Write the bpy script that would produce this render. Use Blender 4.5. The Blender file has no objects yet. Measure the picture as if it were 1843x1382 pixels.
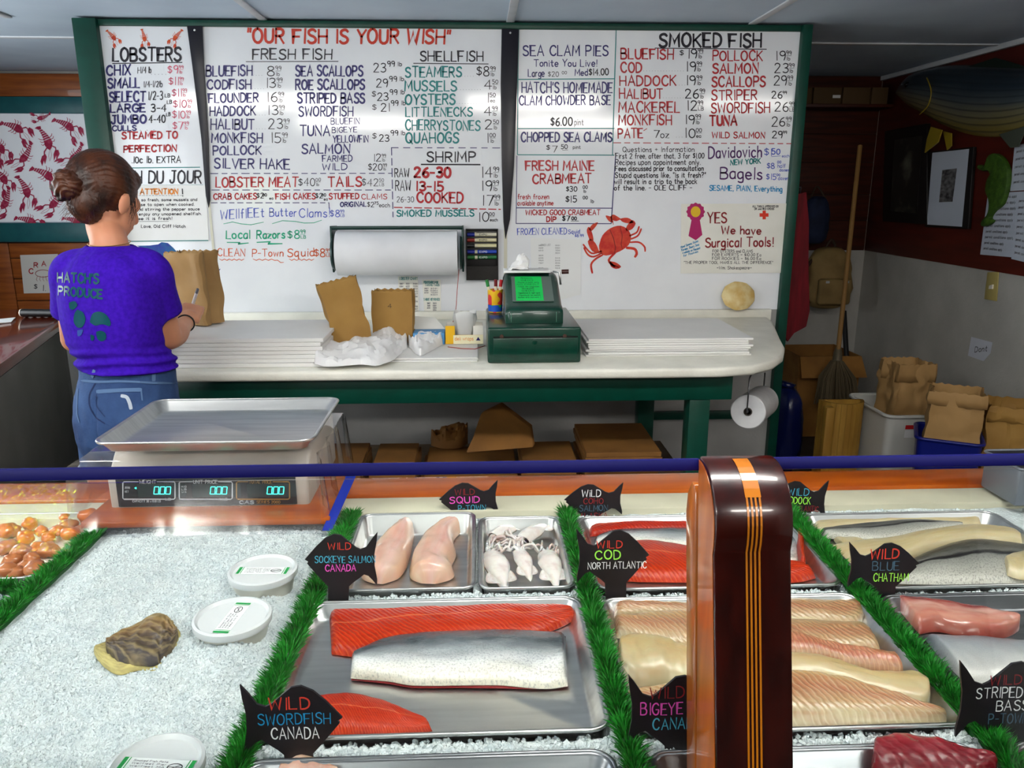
import bpy, math, random
import numpy as np
from mathutils import Vector, Matrix, noise
from mathutils.bvhtree import BVHTree
random.seed(7)
SC = bpy.context.scene
COL = SC.collection
# ------------------------------------------------------------------ camera
FPX, YAW, PITCH, CAMH = 1400.0, math.radians(2.5), math.radians(14.2), 1.57
cam_d = bpy.data.cameras.new('camera')
cam_d.sensor_width = 36.0
cam_d.lens = 36.0 * FPX / 1843.0
cam_d.clip_start = 0.02
cam = bpy.data.objects.new('camera', cam_d)
COL.objects.link(cam)
cam.location = (0, 0, CAMH)
cam.rotation_euler = (math.pi / 2 - PITCH, 0, -YAW)
SC.camera = cam
# ------------------------------------------------------------------ view / world
vs = SC.view_settings
vs.view_transform = 'Standard'
vs.look = 'None'
vs.gamma = 1.0
vs.use_curve_mapping = False
vs.exposure = 0.72
world = bpy.data.worlds.new('world')
SC.world = world
world.use_nodes = True
bg = world.node_tree.nodes['Background']
bg.inputs[0].default_value = (0.55, 0.72, 1.0, 1)
bg.inputs[1].default_value = 1.2
# ------------------------------------------------------------------ lights of the place
def area(name, loc, rot, sx, sy, power, col):
    l = bpy.data.lights.new(name, 'AREA')
    l.shape = 'RECTANGLE'; l.size = sx; l.size_y = sy; l.energy = power; l.color = col
    o = bpy.data.objects.new(name, l); COL.objects.link(o)
    o.location = loc; o.rotation_euler = rot
    return o
# two added lamps standing in for daylight; the left wall has no windows
area('added_daylight_front', (-3.14, -0.6, 1.45), (math.radians(90), 0, math.radians(-90)), 1.9, 1.2, 22, (0.88, 0.95, 1.0))
area('added_daylight_side', (-3.14, 3.0, 1.5), (math.radians(90), 0, math.radians(-90)), 1.3, 1.1, 21, (0.9, 0.96, 1.0))
# ceiling fluorescents over the customer side (the fixtures are built further down)
sun_l = bpy.data.lights.new('sun', 'SUN'); sun_l.energy = 140; sun_l.angle = 0.01; sun_l.color = (1.0, 0.93, 0.8)
sun = bpy.data.objects.new('sun', sun_l); COL.objects.link(sun); sun.rotation_euler = (math.radians(-38), 0, math.radians(8))
FLUO = [(-1.7, 0.85, 1.2), (0.45, 0.85, 1.0), (2.15, 0.85, 0.7), (-1.2, -1.2, 1.2), (1.0, -1.2, 1.2)]  # last two are unseen, added behind the customer to light the board

# ------------------------------------------------------------------ pixel helpers (points on real planes)
_f = Vector((math.sin(YAW) * math.cos(PITCH), math.cos(YAW) * math.cos(PITCH), -math.sin(PITCH)))
_r = Vector((math.cos(YAW), -math.sin(YAW), 0))
_u = _r.cross(_f)
CAM = Vector((0, 0, CAMH))
def ray(px, py):
    return _f + _r * ((px - 921.5) / FPX) - _u * ((py - 691) / FPX)
def onY(px, py, Y):
    r = ray(px, py); return CAM + r * (Y / r.y)
def onX(px, py, X):
    r = ray(px, py); return CAM + r * (X / r.x)
def onZ(px, py, Z):
    r = ray(px, py); return CAM + r * ((Z - CAMH) / r.z)
def onP(px, py, o, n):
    r = ray(px, py); return CAM + r * ((o - CAM).dot(n) / r.dot(n))

# ------------------------------------------------------------------ materials
def lin(c):
    c = c / 255.0
    return c / 12.92 if c <= 0.04045 else ((c + 0.055) / 1.055) ** 2.4
def rgb(c):
    return (lin(c[0]), lin(c[1]), lin(c[2]), 1.0)
MATS = {}
def mat(name, col, rough=0.5, metal=0.0, col2=None, nscale=8.0, ndet=4.0, stretch=(1, 1, 1), lo=0.35, hi=0.65, bump=0.0, bscale=None,
        spec=0.5, trans=0.0, ior=1.45, emit=0.0, sss=0.0, coat=0.0, uv=False, wave=None, alpha=1.0, aniso=0.0, sheen=0.0):
    if name in MATS: return MATS[name]
    m = bpy.data.materials.new(name); m.use_nodes = True
    nt = m.node_tree; N = nt.nodes; L = nt.links
    b = N['Principled BSDF']
    b.inputs['Base Color'].default_value = rgb(col)
    b.inputs['Roughness'].default_value = rough
    b.inputs['Metallic'].default_value = metal
    b.inputs['Specular IOR Level'].default_value = spec
    b.inputs['IOR'].default_value = ior
    b.inputs['Transmission Weight'].default_value = trans
    b.inputs['Coat Weight'].default_value = coat
    b.inputs['Coat Roughness'].default_value = 0.06
    b.inputs['Alpha'].default_value = alpha
    b.inputs['Sheen Weight'].default_value = sheen
    if sss:
        b.inputs['Subsurface Weight'].default_value = sss
        b.inputs['Subsurface Radius'].default_value = (0.02, 0.01, 0.006)
        b.inputs['Subsurface Scale'].default_value = 0.6
    if emit:
        b.inputs['Emission Color'].default_value = rgb(col)
        b.inputs['Emission Strength'].default_value = emit
    if col2 is not None or bump:
        tc = N.new('ShaderNodeTexCoord'); mp = N.new('ShaderNodeMapping')
        mp.inputs['Scale'].default_value = stretch
        L.new(tc.outputs['UV' if uv else 'Object'], mp.inputs['Vector'])
        if wave:
            nz = N.new('ShaderNodeTexWave'); nz.inputs['Scale'].default_value = nscale
            nz.inputs['Distortion'].default_value = wave; nz.inputs['Detail'].default_value = 3; nz.inputs['Detail Scale'].default_value = 1.5
        else:
            nz = N.new('ShaderNodeTexNoise'); nz.inputs['Scale'].default_value = nscale; nz.inputs['Detail'].default_value = ndet
        L.new(mp.outputs[0], nz.inputs['Vector'])
        if col2 is not None:
            cr = N.new('ShaderNodeValToRGB')
            cr.color_ramp.elements[0].position = lo; cr.color_ramp.elements[1].position = hi
            cr.color_ramp.elements[0].color = rgb(col); cr.color_ramp.elements[1].color = rgb(col2)
            L.new(nz.outputs['Fac'], cr.inputs[0]); L.new(cr.outputs[0], b.inputs['Base Color'])
        if bump:
            bp = N.new('ShaderNodeBump'); bp.inputs['Strength'].default_value = bump; bp.inputs['Distance'].default_value = 0.01
            if bscale:
                n2 = N.new('ShaderNodeTexNoise'); n2.inputs['Scale'].default_value = bscale; n2.inputs['Detail'].default_value = 3
                L.new(mp.outputs[0], n2.inputs['Vector']); L.new(n2.outputs['Fac'], bp.inputs['Height'])
            else:
                L.new(nz.outputs['Fac'], bp.inputs['Height'])
            L.new(bp.outputs[0], b.inputs['Normal'])
    MATS[name] = m
    return m

# ------------------------------------------------------------------ mesh building
class G:
    """collects geometry for one mesh object"""
    def __init__(s): s.v = []; s.f = []; s.uv = {}
    def add(s, vs_, fs):
        n = len(s.v); s.v += [tuple(p) for p in vs_]; s.f += [tuple(i + n for i in f) for f in fs]; return s
    def box(s, x0, x1, y0, y1, z0, z1):
        return s.add([(x0, y0, z0), (x1, y0, z0), (x1, y1, z0), (x0, y1, z0), (x0, y0, z1), (x1, y0, z1), (x1, y1, z1), (x0, y1, z1)],
                     [(0, 3, 2, 1), (4, 5, 6, 7), (0, 1, 5, 4), (1, 2, 6, 5), (2, 3, 7, 6), (3, 0, 4, 7)])
    def obox(s, c, ax, ay, az):
        """oriented box: centre and three half-axis vectors"""
        c = Vector(c); ax = Vector(ax); ay = Vector(ay); az = Vector(az)
        P = [c + ax * i + ay * j + az * k for k in (-1, 1) for (i, j) in ((-1, -1), (1, -1), (1, 1), (-1, 1))]
        return s.add(P, [(0, 3, 2, 1), (4, 5, 6, 7), (0, 1, 5, 4), (1, 2, 6, 5), (2, 3, 7, 6), (3, 0, 4, 7)])
    def prism(s, pts, d):
        """closed outline pts (3D, planar) extruded by vector d"""
        n = len(pts); d = Vector(d); a = [Vector(p) for p in pts]
        s.add(a + [p + d for p in a], [tuple(range(n))[::-1], tuple(range(n, 2 * n))] + [(i, (i + 1) % n, (i + 1) % n + n, i + n) for i in range(n)])
        return s
    def tube(s, path, r, n=8, cap=True):
        path = [Vector(p) for p in path]; k = len(path)
        rs = r if hasattr(r, '__len__') else [r] * k
        base = len(s.v); ref = None
        for i, p in enumerate(path):
            t = (path[min(i + 1, k - 1)] - path[max(i - 1, 0)])
            t = t.normalized() if t.length > 1e-9 else Vector((0, 0, 1))
            if ref is None:
                ref = t.orthogonal().normalized()
            ref = (ref - t * ref.dot(t)); ref = ref.normalized() if ref.length > 1e-6 else t.orthogonal().normalized()
            b = t.cross(ref)
            for j in range(n):
                a = 2 * math.pi * j / n
                s.v.append(tuple(p + (ref * math.cos(a) + b * math.sin(a)) * rs[i]))
        for i in range(k - 1):
            for j in range(n):
                a = base + i * n + j; b2 = base + i * n + (j + 1) % n
                s.f.append((a, b2, b2 + n, a + n))
        if cap:
            s.f.append(tuple(base + j for j in range(n))[::-1]); s.f.append(tuple(base + (k - 1) * n + j for j in range(n)))
        return s
    def lathe(s, c, axis, prof, n=24, cap=True):
        """prof: list of (radius, height along axis) from c"""
        axis = Vector(axis).normalized(); e = axis.orthogonal().normalized(); b = axis.cross(e); c = Vector(c); base = len(s.v)
        for (r, h) in prof:
            for j in range(n):
                a = 2 * math.pi * j / n
                s.v.append(tuple(c + axis * h + (e * math.cos(a) + b * math.sin(a)) * r))
        for i in range(len(prof) - 1):
            for j in range(n):
                a = base + i * n + j; b2 = base + i * n + (j + 1) % n
                s.f.append((a, b2, b2 + n, a + n))
        if cap:
            s.f.append(tuple(base + j for j in range(n))[::-1]); s.f.append(tuple(base + (len(prof) - 1) * n + j for j in range(n)))
        return s
    def grid(s, P, close_u=False, close_v=False, uv=True):
        """P[i][j] points"""
        nu = len(P); nv = len(P[0]); base = len(s.v)
        for i in range(nu):
            for j in range(nv):
                if uv: s.uv[len(s.v)] = (i / (nu - 1), j / (nv - 1))
                s.v.append(tuple(P[i][j]))
        for i in range(nu if close_u else nu - 1):
            for j in range(nv if close_v else nv - 1):
                i2 = (i + 1) % nu; j2 = (j + 1) % nv
                s.f.append((base + i * nv + j, base + i2 * nv + j, base + i2 * nv + j2, base + i * nv + j2))
        return s
    def ball(s, c, rx, ry, rz, n=12, m=8, jit=0.0, seed=0):
        rnd = random.Random(seed); base = len(s.v)
        for i in range(m + 1):
            th = math.pi * i / m
            for j in range(n):
                ph = 2 * math.pi * j / n
                k = 1 + jit * noise.noise(Vector((math.sin(th) * math.cos(ph) * 1.7 + seed * 3.1, math.sin(th) * math.sin(ph) * 1.7, math.cos(th) * 1.7)))
                s.v.append((c[0] + rx * k * math.sin(th) * math.cos(ph), c[1] + ry * k * math.sin(th) * math.sin(ph), c[2] + rz * k * math.cos(th)))
        for i in range(m):
            for j in range(n):
                a = base + i * n + j; b = base + i * n + (j + 1) % n
                s.f.append((a, a + n, b + n, b))
        return s
    def build(s, name, m, parent=None, smooth=False, bevel=0.0, seg=2, weld=False, angle=None):
        me = bpy.data.meshes.new(name); me.from_pydata(s.v, [], s.f)
        if s.uv:
            uvl = me.uv_layers.new(name='UVMap')
            for lp in me.loops: uvl.data[lp.index].uv = s.uv.get(lp.vertex_index, (0, 0))
        me.materials.append(m if not isinstance(m, str) else MATS[m])
        import bmesh
        bm = bmesh.new(); bm.from_mesh(me)
        if weld: bmesh.ops.remove_doubles(bm, verts=bm.verts, dist=1e-5)
        bmesh.ops.recalc_face_normals(bm, faces=bm.faces)
        if bevel:
            eds = [e for e in bm.edges if len(e.link_faces) == 2 and e.calc_face_angle(0) > 0.5]
            bmesh.ops.bevel(bm, geom=eds, offset=bevel, segments=seg, affect='EDGES', profile=0.5, clamp_overlap=True)
        bm.to_mesh(me); bm.free()
        if smooth or bevel:
            me.shade_smooth()
            if bevel or angle is not None or smooth == 'auto':
                me.set_sharp_from_angle(angle=angle if angle is not None else 0.6)
        o = bpy.data.objects.new(name, me); COL.objects.link(o)
        if parent is not None: attach(o, parent)
        return o
def attach(o, parent):
    o.parent = parent
    o.matrix_parent_inverse = parent_world(parent).inverted()
def parent_world(p):
    m = Matrix.LocRotScale(p.location, p.rotation_euler, p.scale)
    if p.parent is not None:
        m = parent_world(p.parent) @ p.matrix_parent_inverse @ m
    return m
def tag(o, label, cat, group=None, kind=None):
    o['label'] = label
    if cat: o['category'] = cat
    if group: o['group'] = group
    if kind: o['kind'] = kind
    return o
def thing(name, label, cat, loc=(0, 0, 0), group=None):
    o = bpy.data.objects.new(name, None); COL.objects.link(o); o.location = loc; o.empty_display_size = 0.05
    return tag(o, label, cat, group)
def struct(o):
    o['kind'] = 'structure'; return o
def copy_tree(o, parent=None):
    c = o.copy(); COL.objects.link(c); c.parent = parent
    for ch in list(o.children):
        copy_tree(ch, c)
    return c
def lerp(a, b, t): return a + (b - a) * t
def polyat(pts, t):
    """piecewise-linear/smooth sample of a 2D/3D polyline at t in 0..1 by index-length"""
    P = [Vector(p) for p in pts]
    d = [0.0]
    for a, b in zip(P, P[1:]): d.append(d[-1] + (b - a).length)
    x = t * d[-1]
    for i in range(len(P) - 1):
        if x <= d[i + 1] or i == len(P) - 2:
            k = (x - d[i]) / max(d[i + 1] - d[i], 1e-9)
            p0 = P[max(i - 1, 0)]; p1 = P[i]; p2 = P[i + 1]; p3 = P[min(i + 2, len(P) - 1)]
            return 0.5 * ((2 * p1) + (p2 - p0) * k + (2 * p0 - 5 * p1 + 4 * p2 - p3) * k * k + (3 * p1 - p0 - 3 * p2 + p3) * k ** 3)
def smoothline(pts, n):
    return [polyat(pts, i / (n - 1)) for i in range(n)]

# ------------------------------------------------------------------ hand lettering: a single-stroke alphabet drawn as marker ribbons
_GL = {
'A': '0,0 3.5,10 7,0/1.2,3.5 5.8,3.5', 'B': '0,0 0,10/~0,10 3.6,10 5.5,8.6 5.1,6.3 3.4,5.4 0,5.3/~0,5.3 4.3,5.2 6.2,3.4 5.8,1 4,0 0,0',
'C': '~6.5,8 5.4,9.6 3.5,10 1.2,8.6 0,5 1.2,1.4 3.5,0 5.5,.4 6.6,2', 'D': '0,0 0,10/~0,10 3,9.8 5.6,8 6.3,5 5.5,2 3,.2 0,0',
'E': '5.6,10 0,10 0,0 5.8,0/0,5 4.6,5', 'F': '5.8,10 0,10 0,0/0,5 4.6,5',
'G': '~6.5,8.2 5.3,9.7 3.4,10 1.2,8.6 0,5 1.2,1.4 3.5,0 5.5,.6 6.5,2.5 6.5,4.5/3.8,4.5 6.6,4.5',
'H': '0,0 0,10/6.4,0 6.4,10/0,5 6.4,5', 'I': '1,0 1,10', 'J': '1.5,10 5.5,10/~4,10 4,3 3.3,.6 1.8,0 .4,.8 0,2.4', 'K': '0,0 0,10/5.8,10 0,4.4/1.6,5.8 6,0',
'L': '0,10 0,0 5.2,0', 'M': '0,0 .8,10 4,3 7.2,10 8,0', 'N': '0,0 0,10 6.4,0 6.4,10', 'O': '~3.5,10 1,8.5 0,5 1,1.5 3.5,0 6,1.5 7,5 6,8.5 3.5,10',
'P': '0,0 0,10/~0,10 4,9.9 5.8,8.4 5.6,6.2 4,4.9 0,4.7', 'Q': '~3.5,10 1,8.5 0,5 1,1.5 3.5,0 6,1.5 7,5 6,8.5 3.5,10/4.4,2.6 7.2,-.8',
'R': '0,0 0,10/~0,10 4,9.9 5.6,8.4 5.4,6.4 4,5.2 0,5/2.6,5 6,0', 'S': '~5.8,8.6 4.6,9.8 2.8,10 .8,9 .6,7 2,5.7 4.4,4.7 5.9,3 5.4,1 3.4,0 1.3,.3 0,1.6',
'T': '0,10 6.6,10/3.3,10 3.3,0', 'U': '~0,10 0,3.5 .8,1 3,0 5.2,1 6,3.5 6,10', 'V': '0,10 3.4,0 6.8,10', 'W': '0,10 2,0 4.4,8 6.8,0 8.8,10', 'X': '0,10 6.2,0/6.2,10 0,0',
'Y': '0,10 3.2,5 3.2,0/3.2,5 6.4,10', 'Z': '0,10 6,10 0,0 6.2,0',
'a': '~4.4,5.6 2.4,6.2 .5,5 0,2.8 .6,.7 2.2,0 3.8,.8 4.4,2.4/4.4,6 4.4,0', 'b': '0,10 0,0/~0,4.5 1.4,6 3.2,6 4.4,4.8 4.6,2.8 3.8,.7 2,0 0,1', 'c': '~4.4,5 3,6.1 1,5.4 0,3 1,.6 3,0 4.5,1',
'd': '4.6,10 4.6,0/~4.6,4.8 3,6 1.2,5.6 0,3.2 .8,.7 2.6,0 4.6,1.4', 'e': '~.2,3.2 4.4,3.2 4.2,5 2.6,6.1 .8,5.4 0,3 .8,.7 2.6,0 4.4,.9', 'f': '~3.8,9.6 2.6,10 1.6,8.8 1.6,0/0,5.8 3.4,5.8',
'g': '~4.4,5.6 2.4,6.2 .5,5 0,2.8 .6,.9 2.2,.2 4.4,2/~4.4,6 4.4,-1.6 3.4,-3 1.6,-3.1 .2,-2.4', 'h': '0,10 0,0/~0,4 1.4,5.8 3.2,5.8 4.2,4.4 4.2,0', 'i': '.6,6 .6,0/.6,8.2 .6,8.7',
'j': '~2,6 2,-1.6 1,-3 -.4,-2.6/2,8.2 2,8.7', 'k': '0,10 0,0/4,6 0,2.4/1.4,3.6 4.2,0', 'l': '.6,10 .6,0', 'm': '0,6 0,0/~0,4 1.2,5.8 2.6,5.8 3.4,4.4 3.4,0/~3.4,4 4.6,5.8 6,5.8 6.8,4.4 6.8,0',
'n': '0,6 0,0/~0,4 1.4,5.8 3.2,5.8 4.2,4.4 4.2,0', 'o': '~2.3,6.1 .6,5.2 0,3 .6,.9 2.3,0 4,.9 4.6,3 4,5.2 2.3,6.1', 'p': '0,6 0,-3/~0,4.5 1.4,6 3.2,6 4.4,4.8 4.6,2.8 3.8,.7 2,0 0,1',
'q': '~4.4,5.6 2.4,6.2 .5,5 0,2.8 .6,.7 2.2,0 4.4,1.6/4.4,6 4.4,-3 5.4,-3', 'r': '0,6 0,0/~0,3.8 1.2,5.6 3,6', 's': '~3.8,5.2 2.4,6.1 .6,5.3 .8,3.9 2.6,3 3.9,1.9 3.4,.3 1.6,0 0,.9',
't': '~1.8,9 1.8,1.6 2.6,.2 4,.6/0,6 3.8,6', 'u': '~0,6 0,1.8 1,.2 2.6,.2 4.2,2/4.2,6 4.2,0', 'v': '0,6 2.2,0 4.4,6', 'w': '0,6 1.6,0 3.2,5 4.8,0 6.4,6', 'x': '0,6 4,0/4,6 0,0', 'y': '0,6 2.4,.6/~4.6,6 1.8,-2 .2,-3', 'z': '0,6 4,6 0,0 4.2,0',
'0': '~2.8,10 .8,8.6 0,5 .8,1.4 2.8,0 4.8,1.4 5.6,5 4.8,8.6 2.8,10', '1': '1,10 1,0', '2': '~.2,8 1,9.6 3,10 4.8,8.8 4.8,6.8 3,4 0,0/0,0 5.4,0', '3': '~.2,9 2,10 4.4,9.2 4.6,7 3.2,5.5 1.8,5.2/~1.8,5.2 4,4.8 5.2,3 4.4,.8 2.2,0 0,1',
'4': '4,0 4,10 0,3.4 5.6,3.4', '5': '5,10 .8,10 .5,5.6/~.5,5.6 2.6,6.2 4.8,5 5.2,2.8 4,.6 2,0 0,.9', '6': '~4.6,9.8 2,8 .4,4.6 .4,2 2,.1 4,.3 5.2,2.2 4.8,4.4 3,5.3 1.2,4.6 .3,3', '7': '0,10 5.4,10 2,0',
'8': '~2.7,5.4 .8,6.6 .6,8.8 2.6,10 4.6,8.9 4.5,6.8 2.7,5.4 .6,4 .1,1.8 1.2,.3 2.8,0 4.6,.5 5.3,2 4.8,4 2.7,5.4', '9': '~4.8,7.4 4,9.5 2.2,10 .4,8.8 .2,6.6 1.6,5 3.6,5.2 4.8,7.2 4.6,3 3.8,0',
'.': '.5,0 .5,.5', ',': '.8,.6 .2,-1.4', '!': '1,10 1,3/1,.3 1,0', '?': '~0,8.2 1,9.8 3,10 4.4,8.6 4,6.6 2.2,5 2.2,3/2.2,.4 2.2,0', '-': '0,4.6 3.6,4.6', '+': '0,4.6 4.4,4.6/2.2,2.4 2.2,6.8', "'": '.6,10 .2,7.6', '"': '.6,10 .3,7.6/2.4,10 2.1,7.6',
'$': '~5,7.8 3.8,8.8 2.2,8.8 .7,7.8 1.2,6 4,4.8 4.9,3 3.6,1.3 1.8,1.2 .2,2.2/2.7,10 2.7,0', '/': '0,0 4,10', '~': '~0,4 1.6,5.4 3.4,4.2 5,5.6', ':': '.5,1 .5,1.5/.5,5 .5,5.5', '_': '0,0 5,0', '|': '1,-1 1,10', '=': '0,3.4 4,3.4/0,6 4,6', '&': '~5.6,0 1,8 1.6,9.8 3,9.8 3.4,8 0,3 .8,.3 3,.2 5.4,4'}
_GC = {}
def glyph(ch):
    if ch in _GC: return _GC[ch]
    out = []; wmax = 0
    for st in _GL.get(ch, '').split('/'):
        if not st: continue
        sm = st[0] == '~'
        pts = [tuple(float(a) for a in p.split(',')) for p in st.lstrip('~').split()]
        wmax = max(wmax, max(p[0] for p in pts))
        if sm:
            q = smoothline([(p[0], p[1], 0) for p in pts], max(6, 2 * len(pts)))
            pts = [(p.x, p.y) for p in q]
        out.append(pts)
    if ch == ' ': wmax = 2.6
    _GC[ch] = (out, wmax); return _GC[ch]
def ribbon(g, pts, w, nrm):
    """flat marker stroke through 3D pts (in a plane with normal nrm), width w"""
    pts = [Vector(p) for p in pts]; k = len(pts); hw = w / 2
    if k < 2: return
    base = len(g.v); L = []; R = []
    for i in range(k):
        a = pts[max(i - 1, 0)]; b = pts[min(i + 1, k - 1)]
        t = (b - a)
        if t.length < 1e-9: t = Vector((1, 0, 0))
        t.normalize(); side = nrm.cross(t)
        sc = 1.0
        if 0 < i < k - 1:
            d0 = (pts[i] - a).normalized(); sc = 1 / max(0.55, abs(nrm.cross(d0).dot(side)))
        p = pts[i]
        if i == 0: p = p - t * hw * 0.6
        if i == k - 1: p = p + t * hw * 0.6
        e = 0.75 if i in (0, k - 1) else 1.0
        L.append(p + side * hw * sc * e); R.append(p - side * hw * sc * e)
    g.v += [tuple(p) for p in L + R]
    for i in range(k - 1): g.f.append((base + i, base + i + 1, base + k + i + 1, base + k + i))
def text_geo(g, s, O, X, Y, nrm, w, jit=0.25, rnd=random, sp=2.3):
    """write s from O; X spans the whole line, Y is the cap height; glyphs scaled to fill X"""
    adv = []; x = 0
    for ch in s:
        _, gw = glyph(ch); adv.append(x); x += gw + sp
    tot = max(x - sp, 1e-6)
    for ch, x0 in zip(s, adv):
        strokes, gw = glyph(ch)
        jx = rnd.uniform(-jit, jit); jy = rnd.uniform(-jit, jit); sl = rnd.uniform(-0.03, 0.03); sy = 1 + rnd.uniform(-0.05, 0.05)
        for st in strokes:
            ribbon(g, [O + X * ((x0 + px + jx + sl * py) / tot) + Y * ((py * sy + jy) / 10) for (px, py) in st], w, nrm)
PEN = {}
def pen(name, col, rough=0.35):
    PEN[name] = mat('ink_' + name, col, rough, spec=0.15 if 'shirt' in name else 0.5); return PEN[name]
for n_, c_ in dict(black=(22, 18, 34), navy=(34, 28, 104), red=(178, 16, 32), orange=(205, 48, 20), teal=(14, 128, 128), blue=(66, 88, 190), pink=(214, 88, 116), green=(28, 168, 128),
                   tang=(214, 88, 34), sky=(24, 142, 196), purple=(74, 18, 96), grey=(120, 120, 128), gold=(222, 130, 24), cream=(236, 238, 240), limec=(160, 236, 84), magenta=(226, 84, 190), brick=(140, 34, 40),
                   cyanc=(70, 170, 200), slate=(70, 100, 120), redc=(208, 62, 48), shirtgreen=(10, 74, 84)).items(): pen(n_, c_)
# ================================================================== ROOM SHELL
XL, XR, YF, YB, ZC = -3.2, 2.66, -2.5, 5.3, 2.27
M = mat
M('ceiling_paint', (204, 220, 234), 0.7, col2=(194, 210, 226), nscale=3)
M('white_wall', (178, 176, 170), 0.6, col2=(166, 164, 158), nscale=5, bump=0.15, bscale=60)
M('grey_wall', (150, 150, 148), 0.7, col2=(138, 138, 136), nscale=4, bump=0.15, bscale=50)
M('floor_dark', (62, 56, 52), 0.6, col2=(46, 42, 40), nscale=9)
M('batten_white', (214, 218, 222), 0.5, col2=(206, 210, 214), nscale=12)
M('red_panel', (92, 24, 10), 0.5, col2=(70, 16, 7), nscale=2.5, stretch=(1, 1, 8), bump=0.1)
M('pine_plank', (176, 96, 34), 0.45, col2=(140, 70, 22), nscale=3.0, stretch=(1.2, 1, 14), bump=0.12, coat=0.2)
M('dark_plank', (74, 28, 11), 0.5, col2=(52, 18, 8), nscale=3.0, stretch=(1.2, 1, 14), bump=0.12)
M('teal_paint', (28, 104, 110), 0.4, col2=(22, 94, 102), nscale=12, bump=0.05)
M('green_paint', (0, 66, 52), 0.38, col2=(0, 58, 45), nscale=14, bump=0.06)
struct(G().box(XL, XR, YF, YB, -0.05, 0).build('floor', 'floor_dark'))
ceil = struct(G().box(XL, XR, YF, YB, ZC, ZC + 0.05).build('ceiling', 'ceiling_paint'))
for (x0, x1, y0, y1) in [(XL, XR, 4.10, 4.135), (XL, XR, 1.7, 1.735), (XL, XR, -0.7, -0.665), (-0.925, -0.89, -0.665, 3.66), (0.135, 0.17, -0.665, 3.66), (1.2, 1.235, -0.665, 3.66), (-1.99, -1.955, -0.665, 3.66)]:
    G().box(x0, x1, y0, y1, ZC - 0.008, ZC - 0.0005).build('batten', 'batten_white', ceil, bevel=0.003)
struct(G().box(XL - 0.1, XL, YF, YB, 0, ZC).build('wall_left', 'white_wall'))
# back wall: white dado, wood above; plank by plank on the side the photograph shows
wb = struct(G().box(XL, XR, YB, YB + 0.1, 0, ZC).build('wall_back', 'white_wall'))
G().box(1.3, XR - 0.012, YB - 0.006, YB - 0.0005, 1.15, ZC).build('plank_backing', M('backing_dark', (30, 12, 6), 0.8), wb)
G().box(-3.19, -2.2, YB - 0.006, YB - 0.0005, 0.7, 1.22).build('plank_backing', 'backing_dark', wb)
zz = 1.15; k = 0
while zz < ZC - 0.02:
    h = [0.2, 0.17, 0.21, 0.18, 0.19][k % 5]; z1 = min(zz + h, ZC)
    G().box(1.3, XR - 0.012, YB - 0.012, YB - 0.0005, zz + 0.002, z1 - 0.002).build('plank', 'dark_plank', wb, bevel=0.003)
    zz = z1; k += 1
for (x0, x1, z0, z1, mm) in [(-3.19, -2.2, 2.12, 2.255, 'pine_plank'), (-3.06, -2.2, 1.12, 1.215, 'pine_plank'), (-3.06, -2.2, 0.985, 1.116, 'pine_plank'), (-3.06, -2.2, 0.84, 0.981, 'pine_plank'), (-3.06, -2.2, 0.7, 0.836, 'pine_plank'), (-3.19, -3.065, 0.7, 1.215, 'pine_plank')]:
    G().box(x0, x1, YB - 0.016, YB - 0.0005, z0, z1).build('plank', mm, wb, bevel=0.004)
# window behind the lobster curtain: painted surround
w1 = struct(G().box(-3.19, -2.2, YB - 0.03, YB - 0.0005, 2.02, 2.118).build('window_1', 'teal_paint', bevel=0.004))
G().box(-3.19, -2.2, YB - 0.04, YB - 0.0005, 1.225, 1.345).build('window_sill', 'teal_paint', w1, bevel=0.004)
G().box(-3.19, -2.2, YB - 0.018, YB - 0.0005, 1.346, 2.019).build('pane', M('window_pane', (200, 214, 226), 0.15), w1)
# right wall: white dado below, red-brown boarding above with a cap joint
wr = struct(G().box(XR, XR + 0.1, YF, YB, 0, ZC).build('wall_right', 'white_wall'))
G().box(XR - 0.011, XR - 0.0005, 0.5, YB - 0.013, 1.15, ZC - 0.03).build('boarding', 'red_panel', wr, bevel=0.002)
G().box(XR - 0.03, XR - 0.0005, 0.5, YB - 0.013, ZC - 0.029, ZC - 0.001).build('cornice', 'batten_white', wr, bevel=0.004)
# wall behind the customer, dark wood
wf = G()
wf.box(XL, XR, YF - 0.1, YF, 0, 1.28).box(XL, XR, YF - 0.1, YF, 1.66, ZC).box(XL, -2.95, YF - 0.1, YF, 1.28, 1.66).box(-2.1, XR, YF - 0.1, YF, 1.28, 1.66)
struct(wf.build('wall_front', M('front_wood', (70, 46, 32), 0.6, col2=(54, 34, 24), nscale=3, stretch=(1, 1, 8))))
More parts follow.
